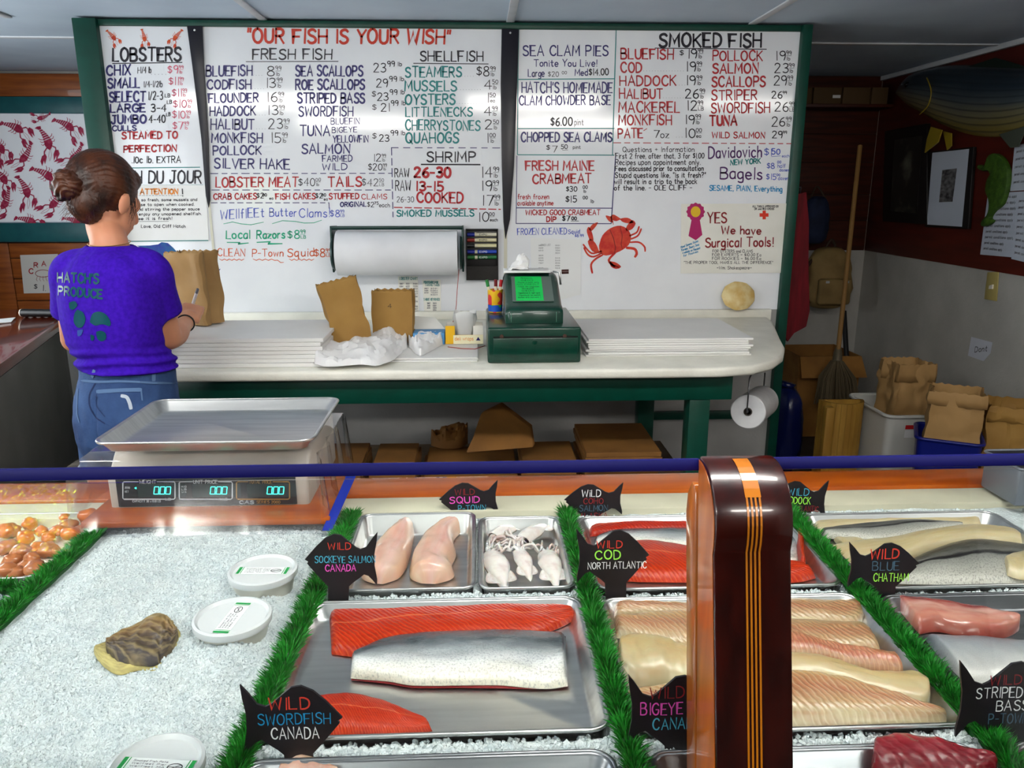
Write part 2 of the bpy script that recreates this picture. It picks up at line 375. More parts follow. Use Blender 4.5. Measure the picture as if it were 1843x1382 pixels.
# sunlit shrub outside the small window behind the customer (seen mirrored in the case glass)
M('leaf_green', (96, 140, 30), 0.3, col2=(170, 176, 50), nscale=9)
sb_ = thing('outdoor_shrub', 'sunlit green shrub outside the small window behind the customer', 'shrub', (-3.1, -3.9, 0))
rs_ = random.Random(8); g = G()
for _ in range(2600):
    p = Vector((rs_.gauss(-3.05, 0.24), -3.9 + rs_.gauss(0, 0.2), rs_.gauss(1.5, 0.16))); d = Vector((rs_.uniform(-1, 1), rs_.uniform(-1, 1), rs_.uniform(-0.6, 1))).normalized(); e = d.orthogonal().normalized(); s2 = rs_.uniform(0.012, 0.03)
    g.add([p - d * s2, p + e * s2 * 0.4, p + d * s2, p - e * s2 * 0.4], [(0, 1, 2, 3)])
o = g.build('foliage', 'leaf_green', sb_); o['kind'] = 'stuff'
for k in range(6): G().tube([(-3.05 + 0.03 * k, -3.9, 0), (-3.25 + 0.09 * k, -3.9, 0.8), (-3.4 + 0.14 * k, -3.9 + 0.03 * k, 1.55)], [0.02, 0.014, 0.006], 7).build('stem', M('bark', (84, 62, 42), 0.8), sb_, smooth=True)
struct(G().box(-8, 8, -12, YF - 0.11, -0.3, -0.02).build('ground', M('gravel_ground', (150, 140, 124), 0.9, col2=(130, 120, 104), nscale=6)))
struct(G().box(-2.95, -2.1, YF - 0.06, YF - 0.054, 1.28, 1.66).build('window_2', M('clear_pane', (240, 244, 244), 0.02, alpha=0.12)))
# fluorescent fixtures: housing with a glowing wrap-around diffuser
M('diffuser_glow', (255, 250, 242), 0.4, emit=23.0)
M('diffuser_low', (255, 250, 242), 0.4, emit=11.0)
M('diffuser_added_row', (255, 250, 242), 0.4, emit=24.0)  # for the added row behind the customer
for i, (x, y, L_) in enumerate(FLUO):
    hw = L_ / 2 + 0.03
    t = thing('fluorescent_fixture', ['white ceiling light fixture over the bare ice', 'white ceiling light fixture over the salmon trays', 'short white ceiling light fixture over the haddock trays', 'added white ceiling light fixture, unseen behind the customer, window side', 'added white ceiling light fixture, unseen behind the customer, right side'][i], 'light', (x, y, ZC), 'ceiling light fixtures')
    G().box(x - hw, x + hw, y - 0.10, y + 0.10, ZC - 0.025, ZC - 0.001).build('housing', 'batten_white', t, bevel=0.006)
    G().prism([(x - hw + 0.02, y + a, ZC + b) for a, b in [(-0.085, -0.0255), (-0.085, -0.06), (-0.06, -0.088), (0.06, -0.088), (0.085, -0.06), (0.085, -0.0255)]], (2 * hw - 0.04, 0, 0)).build('diffuser', ['diffuser_glow', 'diffuser_glow', 'diffuser_low', 'diffuser_added_row', 'diffuser_added_row'][i], t)

# ================================================================== MENU BOARD PARTITION
D = 3.66
pw = struct(G().box(-1.69, 1.455, D + 0.006, D + 0.09, 0, 2.235).build('wall_partition', M('partition_white', (176, 176, 174), 0.6, col2=(164, 164, 162), nscale=6, bump=0.1, bscale=80)))
board = thing('menu_board', 'large white hand-lettered menu board in a dark green frame', 'menu board', (0, D, 0.98))
M('whiteboard', (240, 243, 247), 0.095, col2=(234, 237, 242), nscale=5, spec=0.6, bump=0.012, bscale=4)
pan_l = G().box(-1.60, -1.208, D, D + 0.005, 1.0, 2.2355).build('whiteboard_panel', 'whiteboard', board)
pan_m = G().box(-1.205, 0.128, D, D + 0.005, 1.0, 2.2355).build('whiteboard_panel', 'whiteboard', board)
pan_r = G().box(0.131, 1.437, D, D + 0.005, 1.0, 2.2355).build('whiteboard_panel', 'whiteboard', board)
G().box(-1.70, -1.601, D - 0.03, D + 0.12, 0.0, 2.262).build('frame_post', 'green_paint', board, bevel=0.004)
G().box(1.438, 1.482, D - 0.03, D + 0.12, 0.0, 2.262).build('frame_post', 'green_paint', board, bevel=0.004)
G().box(-1.6005, 1.4375, D - 0.012, D + 0.12, 2.236, 2.262).build('frame_rail', 'green_paint', board, bevel=0.004)
G().box(-1.213, -1.203, D - 0.0035, D - 0.0003, 1.0, 2.2355).build('seam_strip', M('seam_cream', (216, 214, 196), 0.5), board)
G().box(0.122, 0.137, D - 0.0035, D - 0.0003, 1.0, 2.2355).build('seam_strip', 'seam_cream', board)
CR = {0: (0, 0, 1.0), 1: (0, 0, 4.0065), 2: (360, 30, 5.12), 3: (640, 30, 5.12), 4: (360, 240, 5.12), 5: (680, 240, 5.12), 6: (900, 30, 5.12), 7: (1100, 30, 5.12), 8: (1100, 240, 5.12), 9: (0, 280, 4.0065), 10: (820, 420, 4.85), 11: (540, 380, 4.85)}
NB = Vector((0, -1, 0)); LY = D - 0.0009
def cpx(c, x, y):
    ox, oy, s = CR[c]; return ox + x / s, oy + y / s
def bp(c, x, y, Y=None):
    px, py = cpx(c, x, y); return onY(px, py, LY if Y is None else Y)
def panel_at(px):
    return pan_l if px < 356 else (pan_m if px < 912 else pan_r)
def T(c, x0, y0, x1, y1, h, s, col, w=12, par=None, Y=None, name='lettering'):
    O = bp(c, x0, y0, Y); E_ = bp(c, x1, y1, Y); U = bp(c, x0, y0 - h, Y) - O
    ww = w / CR[c][2] / FPX * D * 1.02
    g = G(); text_geo(g, s, O, E_ - O, U, NB, ww)
    return g.build(name, PEN[col], par or panel_at(cpx(c, x0, y0)[0]))
def nat(s, h):
    return sum(glyph(ch)[1] + 2.3 for ch in s) * h / 10 * 0.95
def N(c, x, y, h, s, col, w=8, sq=1.0, **k):
    return T(c, x, y, x + nat(s, h) * sq, y, h, s, col, w, **k)
def LN(c, pts, col, w=8, par=None, Y=None, dash=None, name='rule_line'):
    g = G(); P = [bp(c, x, y, Y) for x, y in pts]; ww = w / CR[c][2] / FPX * D * 1.02
    if dash:
        on, off = (d / CR[c][2] / FPX * D for d in dash)
        for a, b in zip(P, P[1:]):
            L_ = (b - a).length; d = (b - a).normalized(); x = 0
            while x < L_:
                o2 = on * random.uniform(0.7, 1.3); ribbon(g, [a + d * x, a + d * min(x + o2, L_)], ww, NB); x += o2 + off
    else: ribbon(g, P, ww, NB)
    return g.build(name, PEN[col], par or panel_at(cpx(c, *pts[0])[0]))
def PR(c, x, y, h, main, sup, sub, col='black', w=9, k=0.42, gap=0.12):
    """price: big number, small raised cents, rule, small unit"""
    wm = nat(main, h)
    O = bp(c, x, y); S = CR[c][2]; g = G()
    def tx(s, xx, yy, hh, ww):
        o = bp(c, xx, yy); e = bp(c, xx + nat(s, hh), yy); text_geo(g, s, o, e - o, bp(c, xx, yy - hh) - o, NB, ww / S / FPX * D)
    tx(main, x, y, h, w)
    x2 = x + wm + gap * h
    tx(sup, x2, y - h * 0.60, h * k, w * 0.6)
    if sub:
        ribbon(g, [bp(c, x2, y - h * 0.49), bp(c, x2 + nat(sup, h * k), y - h * 0.51)], w * 0.4 / S / FPX * D, NB)
        tx(sub, x2 + h * 0.06, y, h * k * 0.9, w * 0.55)
    return g.build('price', PEN[col], panel_at(cpx(c, x, y)[0]))
# ---- left column
T(1, 815, 440, 1303, 438, 95, 'LOBSTERS', 'black', 15); LN(1, [(812, 458), (1312, 450)], 'black', 8)
for (y, h, s, x1, s2, xa, xb, y2, h2, w2, p, px_, py_) in [(542, 70, 'CHIX', 940, "1-1/4 lb", 990, 1090, 528, 44, 5, '$9', 1210, 528), (635, 68, 'SMALL', 1005, '1/4-1/2lb', 1038, 1170, 628, 42, 5, '$11', 1215, 612), (735, 70, 'SELECT', 1048, '1/2-3', 1070, 1172, 720, 58, 7, '$11', 1238, 695),
        (810, 56, 'LARGE', 1046, '3-4', 1090, 1196, 806, 52, 8, '$10', 1250, 775), (892, 60, 'JUMBO', 1052, '4-40', 1075, 1192, 886, 52, 8, '$10', 1242, 852), (944, 36, 'CULLS', 982, '. . .', 1010, 1110, 940, 20, 5, '$7', 1245, 932)]:
    T(1, 770 + (y - 542) * 0.1, y, x1, y - 4, h, s, 'navy', 13 if h > 40 else 9)
    T(1, xa, y2, xb, y2 - 2, h2, s2, 'black', w2)
    PR(1, px_, py_, 54, p, '99', 'lb', 'pink', 6)
T(1, 1190, 702, 1226, 700, 24, 'LB', 'black', 5); T(1, 1205, 750, 1238, 746, 24, 'LB', 'black', 5); T(1, 1200, 838, 1228, 834, 24, 'LB', 'black', 5)
T(1, 880, 1002, 1278, 996, 50, 'STEAMED TO', 'red', 11); T(1, 893, 1098, 1272, 1090, 46, 'PERFECTION', 'red', 11); T(1, 950, 1176, 1302, 1172, 46, '.10c lb. EXTRA', 'black', 7)
LN(1, [(800, 1212), (1440, 1206)], 'teal', 8); LN(1, [(800, 1338), (1462, 1336)], 'teal', 10)
T(9, 836, 198, 1450, 198, 88, 'FISH DU JOUR', 'black', 12)
# ---- middle: fresh fish
T(0, 445, 77, 810, 78.5, 25, '"OUR FISH IS YOUR WISH"', 'orange', 4.2)
T(2, 483, 392, 1210, 392, 94, 'FRESH FISH', 'black', 13); LN(2, [(425, 415), (1272, 412)], 'black', 8)
for (s, x0, y0, x1, y1, h, px_, py_, m_) in [('BLUEFISH', 58, 548, 478, 542, 92, 622, 545, '8'), ('CODFISH', 68, 668, 468, 666, 84, 608, 652, '13'), ('FLOUNDER', 80, 792, 535, 786, 80, 620, 785, '16'), ('HADDOCK', 92, 914, 510, 906, 84, 628, 904, '13'),
        ('HALIBUT', 98, 1038, 498, 1036, 92, 634, 1032, '23'), ('MONKFISH', 108, 1160, 574, 1160, 88, 655, 1160, '15')]:
    T(2, x0, y0, x1, y1, h, s, 'navy', 14); PR(2, px_, py_, 88, m_, '99', 'lb', 'black', 8)
T(2, 122, 1274, 562, 1268, 80, 'POLLOCK', 'navy', 14); T(4, 135, 318, 826, 332, 88, 'SILVER HAKE', 'navy', 14)
for (s, x0, y0, x1, y1, h, w_) in [('SEA SCALLOPS', 884, 545, 1496, 546, 92, 15), ('ROE SCALLOPS', 884, 672, 1514, 668, 90, 16), ('STRIPED BASS', 900, 796, 1516, 796, 90, 16), ('SWORDFISH', 912, 916, 1408, 914, 86, 12), ('TUNA', 922, 1096, 1196, 1098, 92, 14), ('BLUEFIN', 1208, 992, 1470, 988, 54, 7), ('BIGEYE', 1216, 1070, 1446, 1062, 48, 7), ('YELLOWFIN', 1226, 1158, 1550, 1156, 62, 10)]:
    T(2, x0, y0, x1, y1, h, s, 'navy', w_)
for (x, y, h, s, t_) in [(165, 512, 78, '23', '99'), (192, 650, 74, '29', '99'), (200, 772, 70, '23', '99'), (236, 872, 72, '21', '99'), (218, 1148, 62, '23', '99')]:
    N(3, x, y, h, s, 'black', 8); N(3, x + nat(s, h) + 16, y - 52, 48, t_, 'black', 7); N(3, x + nat(s, h) + 112, y - 58, 38, 'lb', 'black', 6)
for (x, y) in [(150, 738), (152, 860), (152, 1126)]: N(3, x, y, 54, '$', 'black', 6)
T(4, 940, 184, 1378, 184, 86, 'SALMON', 'navy', 14); T(4, 1128, 262, 1402, 258, 56, 'FARMED', 'navy', 9); T(4, 1128, 338, 1354, 336, 58, 'WILD', 'navy', 9)
PR(4, 1598, 258, 66, '12', '99', 'lb', 'black', 7); PR(4, 1548, 340, 60, '$20', '99', 'lb', 'black', 7)
# shellfish
T(3, 598, 408, 1172, 410, 90, 'SHELLFISH', 'black', 13); LN(3, [(535, 430), (1222, 436)], 'black', 9)
for (s, x0, y0, x1, y1, h, a, px_, py_, m_, cts, u_) in [('STEAMERS', 462, 556, 972, 554, 92, 14, 1112, 545, '$8', '99', 'lb'), ('MUSSELS', 456, 686, 930, 684, 92, 14, 1188, 668, '4', '50', 'lb'), ('OYSTERS', 460, 808, 916, 806, 94, 15, 1200, 788, '1', '50', 'ea'), ('LITTLENECKS', 462, 920, 1074, 916, 82, 13, 1186, 912, '4', '99', 'lb'), ('CHERRYSTONES', 460, 1044, 1144, 1048, 90, 13, 1196, 1036, '2', '50', 'lb'), ('QUAHOGS', 464, 1164, 948, 1160, 92, 15, 1200, 1160, '1', '00', 'lb')]:
    T(3, x0, y0, x1, y1, h, s, 'teal', a); PR(3, px_, py_, 84, m_, cts, u_, 'black', 9)
# shrimp box
LN(5, [(126, 132), (1130, 134)], 'navy', 9, dash=(50, 46)); LN(5, [(126, 132), (140, 770)], 'navy', 10, dash=(60, 28))
T(5, 454, 262, 896, 262, 90, 'SHRIMP', 'black', 14); LN(5, [(402, 286), (940, 288)], 'black', 16)
for (s, x0, y0, x1, h, s2, xa, xb, h2, w2, m_, mx, my) in [('RAW', 156, 402, 286, 78, '26-30', 338, 668, 90, 22, '14', 955, 405), ('RAW', 164, 526, 302, 92, '13-15', 352, 600, 84, 18, '19', 958, 528), ('26-30', 176, 634, 332, 50, 'COOKED', 364, 784, 92, 17, '17', 965, 662)]:
    T(5, x0, y0, x1, y0, h, s, 'black', 9 if s == 'RAW' else 5); T(5, xa, y0, xb, y0 + 6, h2, s2, 'red', w2); PR(5, mx, my, 92, m_, '99', 'lb', 'black', 10)
LN(5, [(152, 682), (1130, 700)], 'red', 12, dash=(60, 26)); T(5, 176, 764, 884, 762, 56, 'SMOKED MUSSELS', 'teal', 12); PR(5, 930, 810, 84, '10', '00', 'each', 'black', 9, k=0.36)
# lobster meat rows
LN(4, [(98, 370), (1768, 368)], 'navy', 9, dash=(52, 36)); LN(4, [(108, 522), (1768, 522)], 'navy', 9, dash=(52, 36)); LN(4, [(104, 640), (1188, 640), (1190, 690)], 'navy', 9, dash=(56, 30))
T(4, 146, 494, 900, 492, 88, 'LOBSTER MEAT', 'red', 14); T(4, 1182, 490, 1486, 488, 88, 'TAILS', 'red', 15); PR(4, 905, 484, 70, '$40', '00', 'lb', 'black', 7); PR(4, 1490, 486, 70, '$42', '50', 'LB', 'black', 6)
T(4, 126, 608, 520, 606, 52, 'CRAB CAKES', 'red', 11); N(4, 520, 596, 46, "$2", 'black', 7); N(4, 575, 580, 26, '00', 'black', 6); N(4, 640, 610, 26, 'ea', 'black', 5)
T(4, 698, 608, 1062, 604, 52, 'FISH CAKES', 'red', 11); N(4, 1064, 596, 46, "$2", 'black', 7); N(4, 1120, 580, 26, '00', 'black', 6); N(4, 1142, 618, 26, 'ea', 'black', 5)
T(4, 1190, 606, 1462, 602, 50, 'STUFFED', 'red', 11); T(4, 1490, 606, 1722, 606, 48, 'CLAMS', 'red', 7)
T(4, 1294, 676, 1530, 672, 42, 'ORIGINAL', 'navy', 10); N(4, 1540, 678, 44, '$2', 'black', 6); N(4, 1604, 656, 28, '75', 'black', 5); N(4, 1652, 680, 38, 'each', 'black', 5)
T(4, 190, 794, 590, 768, 84, 'WEllflEEt', 'blue', 8); T(4, 642, 766, 886, 764, 76, 'Butter', 'blue', 8); T(4, 912, 772, 1192, 770, 80, 'Clams!', 'blue', 8); PR(4, 1196, 768, 62, '$8', '99', 'LB', 'blue', 7)
LN(4, [(218, 834), (300, 816), (380, 834), (470, 842), (585, 818)], 'green', 6); LN(4, [(666, 832), (760, 804), (880, 812), (960, 826), (1050, 824), (1120, 800)], 'green', 6)
T(4, 240, 970, 460, 968, 76, 'Local', 'green', 12); T(4, 524, 968, 778, 966, 74, 'Razors', 'green', 13); PR(4, 808, 968, 76, '$8', '99', 'LB', 'green', 10)
LN(4, [(250, 1004), (370, 1006), (350, 1020), (445, 1010)], 'green', 10); LN(4, [(525, 1004), (650, 998), (625, 1018), (756, 1016)], 'green', 11)
T(4, 164, 1130, 414, 1132, 68, 'CLEAN', 'tang', 8); T(4, 480, 1136, 764, 1132, 66, 'P-Town', 'tang', 8); T(4, 806, 1138, 1048, 1130, 74, 'Squid', 'tang', 9); PR(4, 1050, 1136, 72, '$8', '99', 'LB', 'tang', 9)
for (xa, xb, y) in [(180, 405, 1164), (490, 770, 1164), (822, 1050, 1164)]:
    LN(4, [(lerp(xa, xb, i / 10), y + (6 if i % 2 else -6) + (30 * max(0, i - 7) / 3 if xa == 490 else 0)) for i in range(11)], 'tang', 6)
# ---- right panel boxes
LN(6, [(172, 122), (166, 400), (160, 1270)], 'teal', 10); LN(6, [(1070, 122), (1055, 600), (1036, 1275)], 'teal', 10)
for y0, y1 in [(578, 572), (1032, 1030), (1272, 1276)]: LN(6, [(166, y0), (1050, y1)], 'teal', 11)
T(6, 214, 358, 994, 360, 92, 'SEA CLAM PIES', 'navy', 12); T(6, 312, 458, 892, 458, 62, 'Tonite You Live!', 'navy', 9); T(6, 260, 552, 406, 552, 66, 'Large', 'navy', 9); N(6, 444, 552, 44, '$20', 'black', 5); N(6, 572, 530, 28, '00', 'black', 4); T(6, 690, 542, 806, 540, 58, 'Med', 'navy', 9); T(6, 820, 540, 1000, 538, 58, '$14.00', 'black', 9)
T(6, 200, 700, 1034, 700, 94, "HATCH'S HOMEMADE", 'navy', 13); T(6, 178, 812, 1016, 812, 84, 'CLAM CHOWDER BASE', 'navy', 12); T(6, 466, 1004, 664, 1004, 74, '$6.00', 'black', 11); T(6, 686, 1000, 768, 1000, 56, 'pint', 'black', 5)
T(6, 196, 1152, 1028, 1150, 84, 'CHOPPED SEA CLAMS', 'navy', 14); N(6, 426, 1228, 46, '$', 'black', 7); N(6, 480, 1250, 60, '7', 'black', 7); N(6, 562, 1218, 40, '50', 'black', 7); N(6, 672, 1218, 32, 'pint', 'black', 5); LN(6, [(575, 1230), (624, 1228)], 'black', 5)
LN(5, [(1282, 208), (1274, 830)], 'navy', 8); LN(5, [(1276, 686), (2160, 690)], 'navy', 10); LN(5, [(1276, 830), (2150, 832)], 'navy', 9); LN(5, [(2190, 210), (2160, 690), (2150, 832)], 'navy', 9)
T(5, 1364, 340, 1990, 340, 84, 'FRESH MAINE', 'red', 15); T(5, 1430, 462, 1966, 456, 84, 'CRABMEAT', 'red', 15)
N(5, 1735, 534, 46, '$30', 'black', 8); N(5, 1890, 510, 28, '00', 'black', 6); N(5, 1895, 545, 24, 'lb', 'black', 5); N(5, 1730, 634, 58, '$15', 'black', 9); N(5, 1890, 606, 28, '00', 'black', 6); N(5, 1960, 640, 30, 'lb', 'black', 6)
T(5, 1290, 606, 1576, 604, 46, 'fresh frozen', 'red', 7); T(5, 1288, 664, 1614, 662, 44, 'available anytime', 'red', 7)
T(5, 1364, 752, 2046, 750, 46, 'WICKED GOOD CRABMEAT', 'red', 9); T(5, 1556, 814, 1640, 814, 46, 'DIP', 'red', 12); N(5, 1700, 806, 46, '$7', 'black', 9); N(5, 1786, 798, 30, '00', 'black', 8); LN(5, [(1780, 808), (1850, 808)], 'black', 6)
T(5, 1288, 936, 1740, 928, 58, 'FROZEN CLEANED', 'blue', 7); T(5, 1756, 926, 1860, 920, 36, 'Squid', 'blue', 6); N(5, 1815, 955, 26, '$8.99', 'blue', 5)
# smoked fish
T(7, 446, 276, 1380, 280, 122, 'SMOKED FISH', 'black', 21); LN(7, [(404, 290), (1430, 300)], 'black', 9)
for (s, x0, y0, x1, y1, h, m_, mx, my, su, sb) in [('BLUEFISH', 92, 390, 570, 390, 92, '19', 706, 382, '99', 'lb'), ('COD', 92, 512, 280, 512, 92, '19', 695, 502, '99', 'lb'), ('HADDOCK', 82, 634, 594, 634, 88, '19', 695, 628, '99', 'lb'), ('HALIBUT', 78, 754, 470, 752, 88, '26', 684, 752, '99', 'lb'), ('MACKEREL', 70, 882, 628, 880, 94, '12', 700, 862, '99', 'LB'), ('MONKFISH', 70, 996, 554, 996, 90, '19', 684, 988, '99', 'lb'), ('PATE', 66, 1118, 290, 1114, 84, '10', 682, 1114, '00', 'ea')]:
    T(7, x0, y0, x1, y1, h, s, 'red', 14); PR(7, mx, my, 84, m_, su, sb, 'black', 10)
N(7, 630, 355, 50, '$', 'black', 7); LN(7, [(300, 1050), (328, 1032)], 'red', 8); N(7, 396, 1114, 64, '7', 'black', 9); N(7, 454, 1116, 62, 'oz', 'black', 7)
for (s, x0, y0, x1, y1, h, m_, mx, my, su, sb, c_, w_) in [('POLLOCK', 936, 404, 1394, 404, 90, '19', 1520, 402, '99', 'lb', 'red', 13), ('SALMON', 936, 522, 1356, 518, 90, '23', 1508, 516, '99', 'lb', 'red', 15), ('SCALLOPS', 930, 644, 1416, 642, 90, '29', 1498, 632, '99', 'lb', 'red', 15), ('STRIPER', 926, 768, 1340, 766, 90, '26', 1480, 752, '99', '', 'red', 13), ('SWORDFISH', 922, 886, 1460, 884, 90, '26', 1508, 872, '99', 'LB', 'red', 13), ('TUNA', 912, 1000, 1156, 1000, 88, '26', 1480, 1010, '99', 'lb', 'red', 20), ('WILD SALMON', 932, 1116, 1414, 1120, 54, '29', 1484, 1118, '99', '', 'red', 10)]:
    T(7, x0, y0, x1, y1, h, s, c_, w_); PR(7, mx, my, 84 if sb else 64, m_, su, sb, 'black', 9)
LN(7, [(22, 1162), (1668, 1170)], 'red', 9, dash=(52, 34))
for (s, x0, y0, x1, h, w_) in [('Questions + Information', 108, 172, 764, 48, 6), ("First 2 free, after that, 3 for $1.00", 40, 232, 856, 48, 7), ('Recipes upon appointment only.', 40, 290, 820, 48, 7), ('Fees discussed prior to consultation', 38, 346, 848, 46, 8), ('Stupid questions like, "Is it fresh?"', 36, 408, 870, 46, 8), ('will result in a trip to the back', 30, 466, 790, 46, 8), ('of the line. - OLE CLIFF -', 28, 524, 742, 46, 8)]:
    T(8, x0, y0, x1, y0 - 2, h, s, 'black', w_)
T(8, 896, 228, 1384, 216, 104, 'Davidovich', 'purple', 13); T(8, 1098, 292, 1376, 276, 46, 'NEW YORK', 'teal', 11); T(8, 1004, 416, 1388, 422, 108, 'Bagels', 'purple', 13); T(8, 906, 526, 1574, 536, 48, 'SESAME, PlAIN, Everything', 'sky', 9)
N(8, 1412, 205, 66, '$1', 'blue', 8); N(8, 1482, 192, 50, '50', 'blue', 9); LN(8, [(1478, 214), (1560, 208)], 'blue', 5); N(8, 1575, 220, 26, 'each', 'blue', 4)
N(8, 1434, 324, 50, '$8', 'blue', 7); N(8, 1532, 276, 22, '00', 'blue', 5); N(8, 1534, 316, 34, 'half', 'blue', 5); N(8, 1552, 350, 26, 'dozen', 'blue', 5); N(8, 1430, 426, 52, '$15', 'blue', 7); N(8, 1525, 392, 20, '00', 'blue', 5); N(8, 1540, 428, 30, 'dozen', 'blue', 5)
# leader dots
for (c, xa, xb, y) in [(2, 490, 580, 540), (2, 480, 590, 664), (2, 545, 600, 786), (2, 520, 610, 906), (2, 520, 615, 1034), (3, 980, 1100, 548), (3, 940, 1170, 672), (3, 930, 1180, 800), (7, 300, 680, 500), (7, 600, 690, 630), (7, 480, 680, 748), (7, 600, 670, 1110), (1, 1090, 1200, 536)]:
    g = G(); xx = xa
    while xx < xb:
        ribbon(g, [bp(c, xx, y), bp(c, xx + 3, y)], 4 / CR[c][2] / FPX * D, NB); xx += 26
    g.build('leader_dots', PEN['grey'], panel_at(cpx(c, xa, y)[0]))
# ================================================================== DISPLAY CASE
ZR = 0.90
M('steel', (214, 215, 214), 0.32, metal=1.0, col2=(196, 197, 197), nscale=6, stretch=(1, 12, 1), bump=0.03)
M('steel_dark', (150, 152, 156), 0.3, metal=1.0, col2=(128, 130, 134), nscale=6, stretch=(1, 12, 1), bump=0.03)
M('cherry_gloss', (52, 6, 2), 0.25, col2=(30, 2, 1), nscale=4, stretch=(14, 14, 1.2), coat=0.5, bump=0.03)
M('cherry_side_lit', (176, 92, 14), 0.32, col2=(150, 70, 8), nscale=4, stretch=(10, 10, 1.0), coat=0.5)  # brighter than the front wood: light on the side put into the colour
M('maple_inlay', (176, 104, 12), 0.3, col2=(156, 88, 8), nscale=8, coat=0.6)
M('rail_wood', (184, 90, 8), 0.35, col2=(156, 64, 4), nscale=3, stretch=(1, 8, 8), coat=0.4)
M('lip_white', (206, 202, 178), 0.5, col2=(190, 186, 164), nscale=8, bump=0.1)
M('blue_plastic', (3, 4, 84), 0.5, spec=0.25)
def glass_material(name, tint=(0.97, 0.99, 0.985), ior=1.5, rough=0.0, amount=1.0):
    m = bpy.data.materials.new(name); m.use_nodes = True; nt = m.node_tree; nt.nodes.clear()
    o = nt.nodes.new('ShaderNodeOutputMaterial'); mx = nt.nodes.new('ShaderNodeMixShader'); t = nt.nodes.new('ShaderNodeBsdfTransparent'); g = nt.nodes.new('ShaderNodeBsdfGlossy'); f = nt.nodes.new('ShaderNodeFresnel')
    t.inputs[0].default_value = (*tint, 1); g.inputs['Roughness'].default_value = rough
    ge = nt.nodes.new('ShaderNodeNewGeometry'); mr = nt.nodes.new('ShaderNodeMapRange'); mr.inputs['To Min'].default_value = ior; mr.inputs['To Max'].default_value = 1 / ior   # both faces of the sheet reflect alike
    nt.links.new(ge.outputs['Backfacing'], mr.inputs['Value']); nt.links.new(mr.outputs[0], f.inputs[0])
    mu = nt.nodes.new('ShaderNodeMath'); mu.operation = 'MULTIPLY'; mu.inputs[1].default_value = amount
    nt.links.new(f.outputs[0], mu.inputs[0]); nt.links.new(mu.outputs[0], mx.inputs[0]); nt.links.new(t.outputs[0], mx.inputs[1]); nt.links.new(g.outputs[0], mx.inputs[2]); nt.links.new(mx.outputs[0], o.inputs[0])
    MATS[name] = m; return m
glass_material('pane_glass')
case = thing('display_case', 'refrigerated fish display case with slanted glass front and wooden post', 'display case', (0.2, 1.1, 0))
G().box(-1.5, 1.5, 0.70, 1.74, 0.0, 0.84).build('cabinet', M('case_body', (70, 34, 18), 0.4, col2=(56, 26, 14), nscale=4, stretch=(8, 8, 1)), case)
G().box(-1.5, 1.5, 0.60, 0.70, 0.0, 0.845).build('front_board', 'cherry_gloss', case)
G().box(-1.5, 1.5, 1.545, 1.632, 0.841, 0.90).build('back_lip', 'lip_white', case, bevel=0.006)
G().box(-1.5, 1.5, 1.634, 1.74, 0.841, 0.906).build('rail', 'rail_wood', case, bevel=0.005)
# glass: two slanted panes held by the post, blue strip along their top edge
GB, GT = Vector((0, 0.703, 0.85)), Vector((0, 0.803, 1.262))
gd = (GT - GB).normalized(); gn = Vector((0, -gd.z, gd.y))
for (x0, x1) in [(-1.5, 0.2435), (0.3235, 1.5)]:
    g = G(); c = (GB + GT) / 2 + Vector(((x0 + x1) / 2, 0, 0))
    g.obox(c, ((x1 - x0) / 2, 0, 0), gd * ((GT - GB).length / 2), gn * 0.003); g.build('glass_pane', 'pane_glass', case)
    g = G(); c = GT + gd * 0.0100 + Vector(((x0 + x1) / 2, 0, 0))
    g.obox(c, ((x1 - x0) / 2, 0, 0), gd * 0.0068, gn * 0.0038); g.build('edge_strip', 'blue_plastic', case, bevel=0.002)
# post: leaning front, quarter-round top
px0, px1 = 0.2425, 0.3245
arc = []
for i in range(13):
    a = math.radians(193 - i * 103 / 12)
    arc.append((0.792 + 0.062 * math.cos(a), 1.216 + 0.066 * math.sin(a)))
prof = [(0.640, 0.84)] + arc + [(0.806, 1.282), (0.722, 0.84)]
post = G().prism([(px0, y, z) for y, z in prof], (px1 - px0, 0, 0)).build('post', 'cherry_gloss', case, bevel=0.003)
g = G(); g.prism([(px0 - 0.0008, y, z) for y, z in [(0.644, 0.84)] + [(y + 0.004, z - 0.004) for y, z in arc] + [(0.804, 1.278), (0.722, 0.84)]], (0.0006, 0, 0)); g.build('side_lit_sheet', 'cherry_side_lit', post)  # thin sheet in the brighter colour, painting light onto this face
back = [(0.728, 0.84), (0.812, 1.235), (0.818, 1.243), (0.828, 1.243), (0.842, 1.225), (0.845, 1.2), (0.765, 0.84)]
G().prism([(px0, y, z) for y, z in back], (px1 - px0, 0, 0)).build('back_post', 'cherry_side_lit', case, bevel=0.002)
front = [(0.640, 0.84)] + arc
def strip_on_post(f0, f1, pts, nm):
    g = G(); a = lerp(px0, px1, f0); b = lerp(px0, px1, f1); P = []
    for i, (y, z) in enumerate(pts):
        y0, z0 = pts[max(i - 1, 0)]; y1, z1 = pts[min(i + 1, len(pts) - 1)]
        t = Vector((0, y1 - y0, z1 - z0)).normalized(); n = Vector((0, -t.z, t.y)) * 0.0008
        P.append([(a, y + n.y, z + n.z), (b, y + n.y, z + n.z)])
    g.grid(P); g.build(nm, 'maple_inlay', post)
for f in (0.40, 0.455, 0.51, 0.565): strip_on_post(f, f + 0.026, front[:8], 'inlay')
strip_on_post(0.395, 0.60, front[7:], 'inlay')
PANS = []
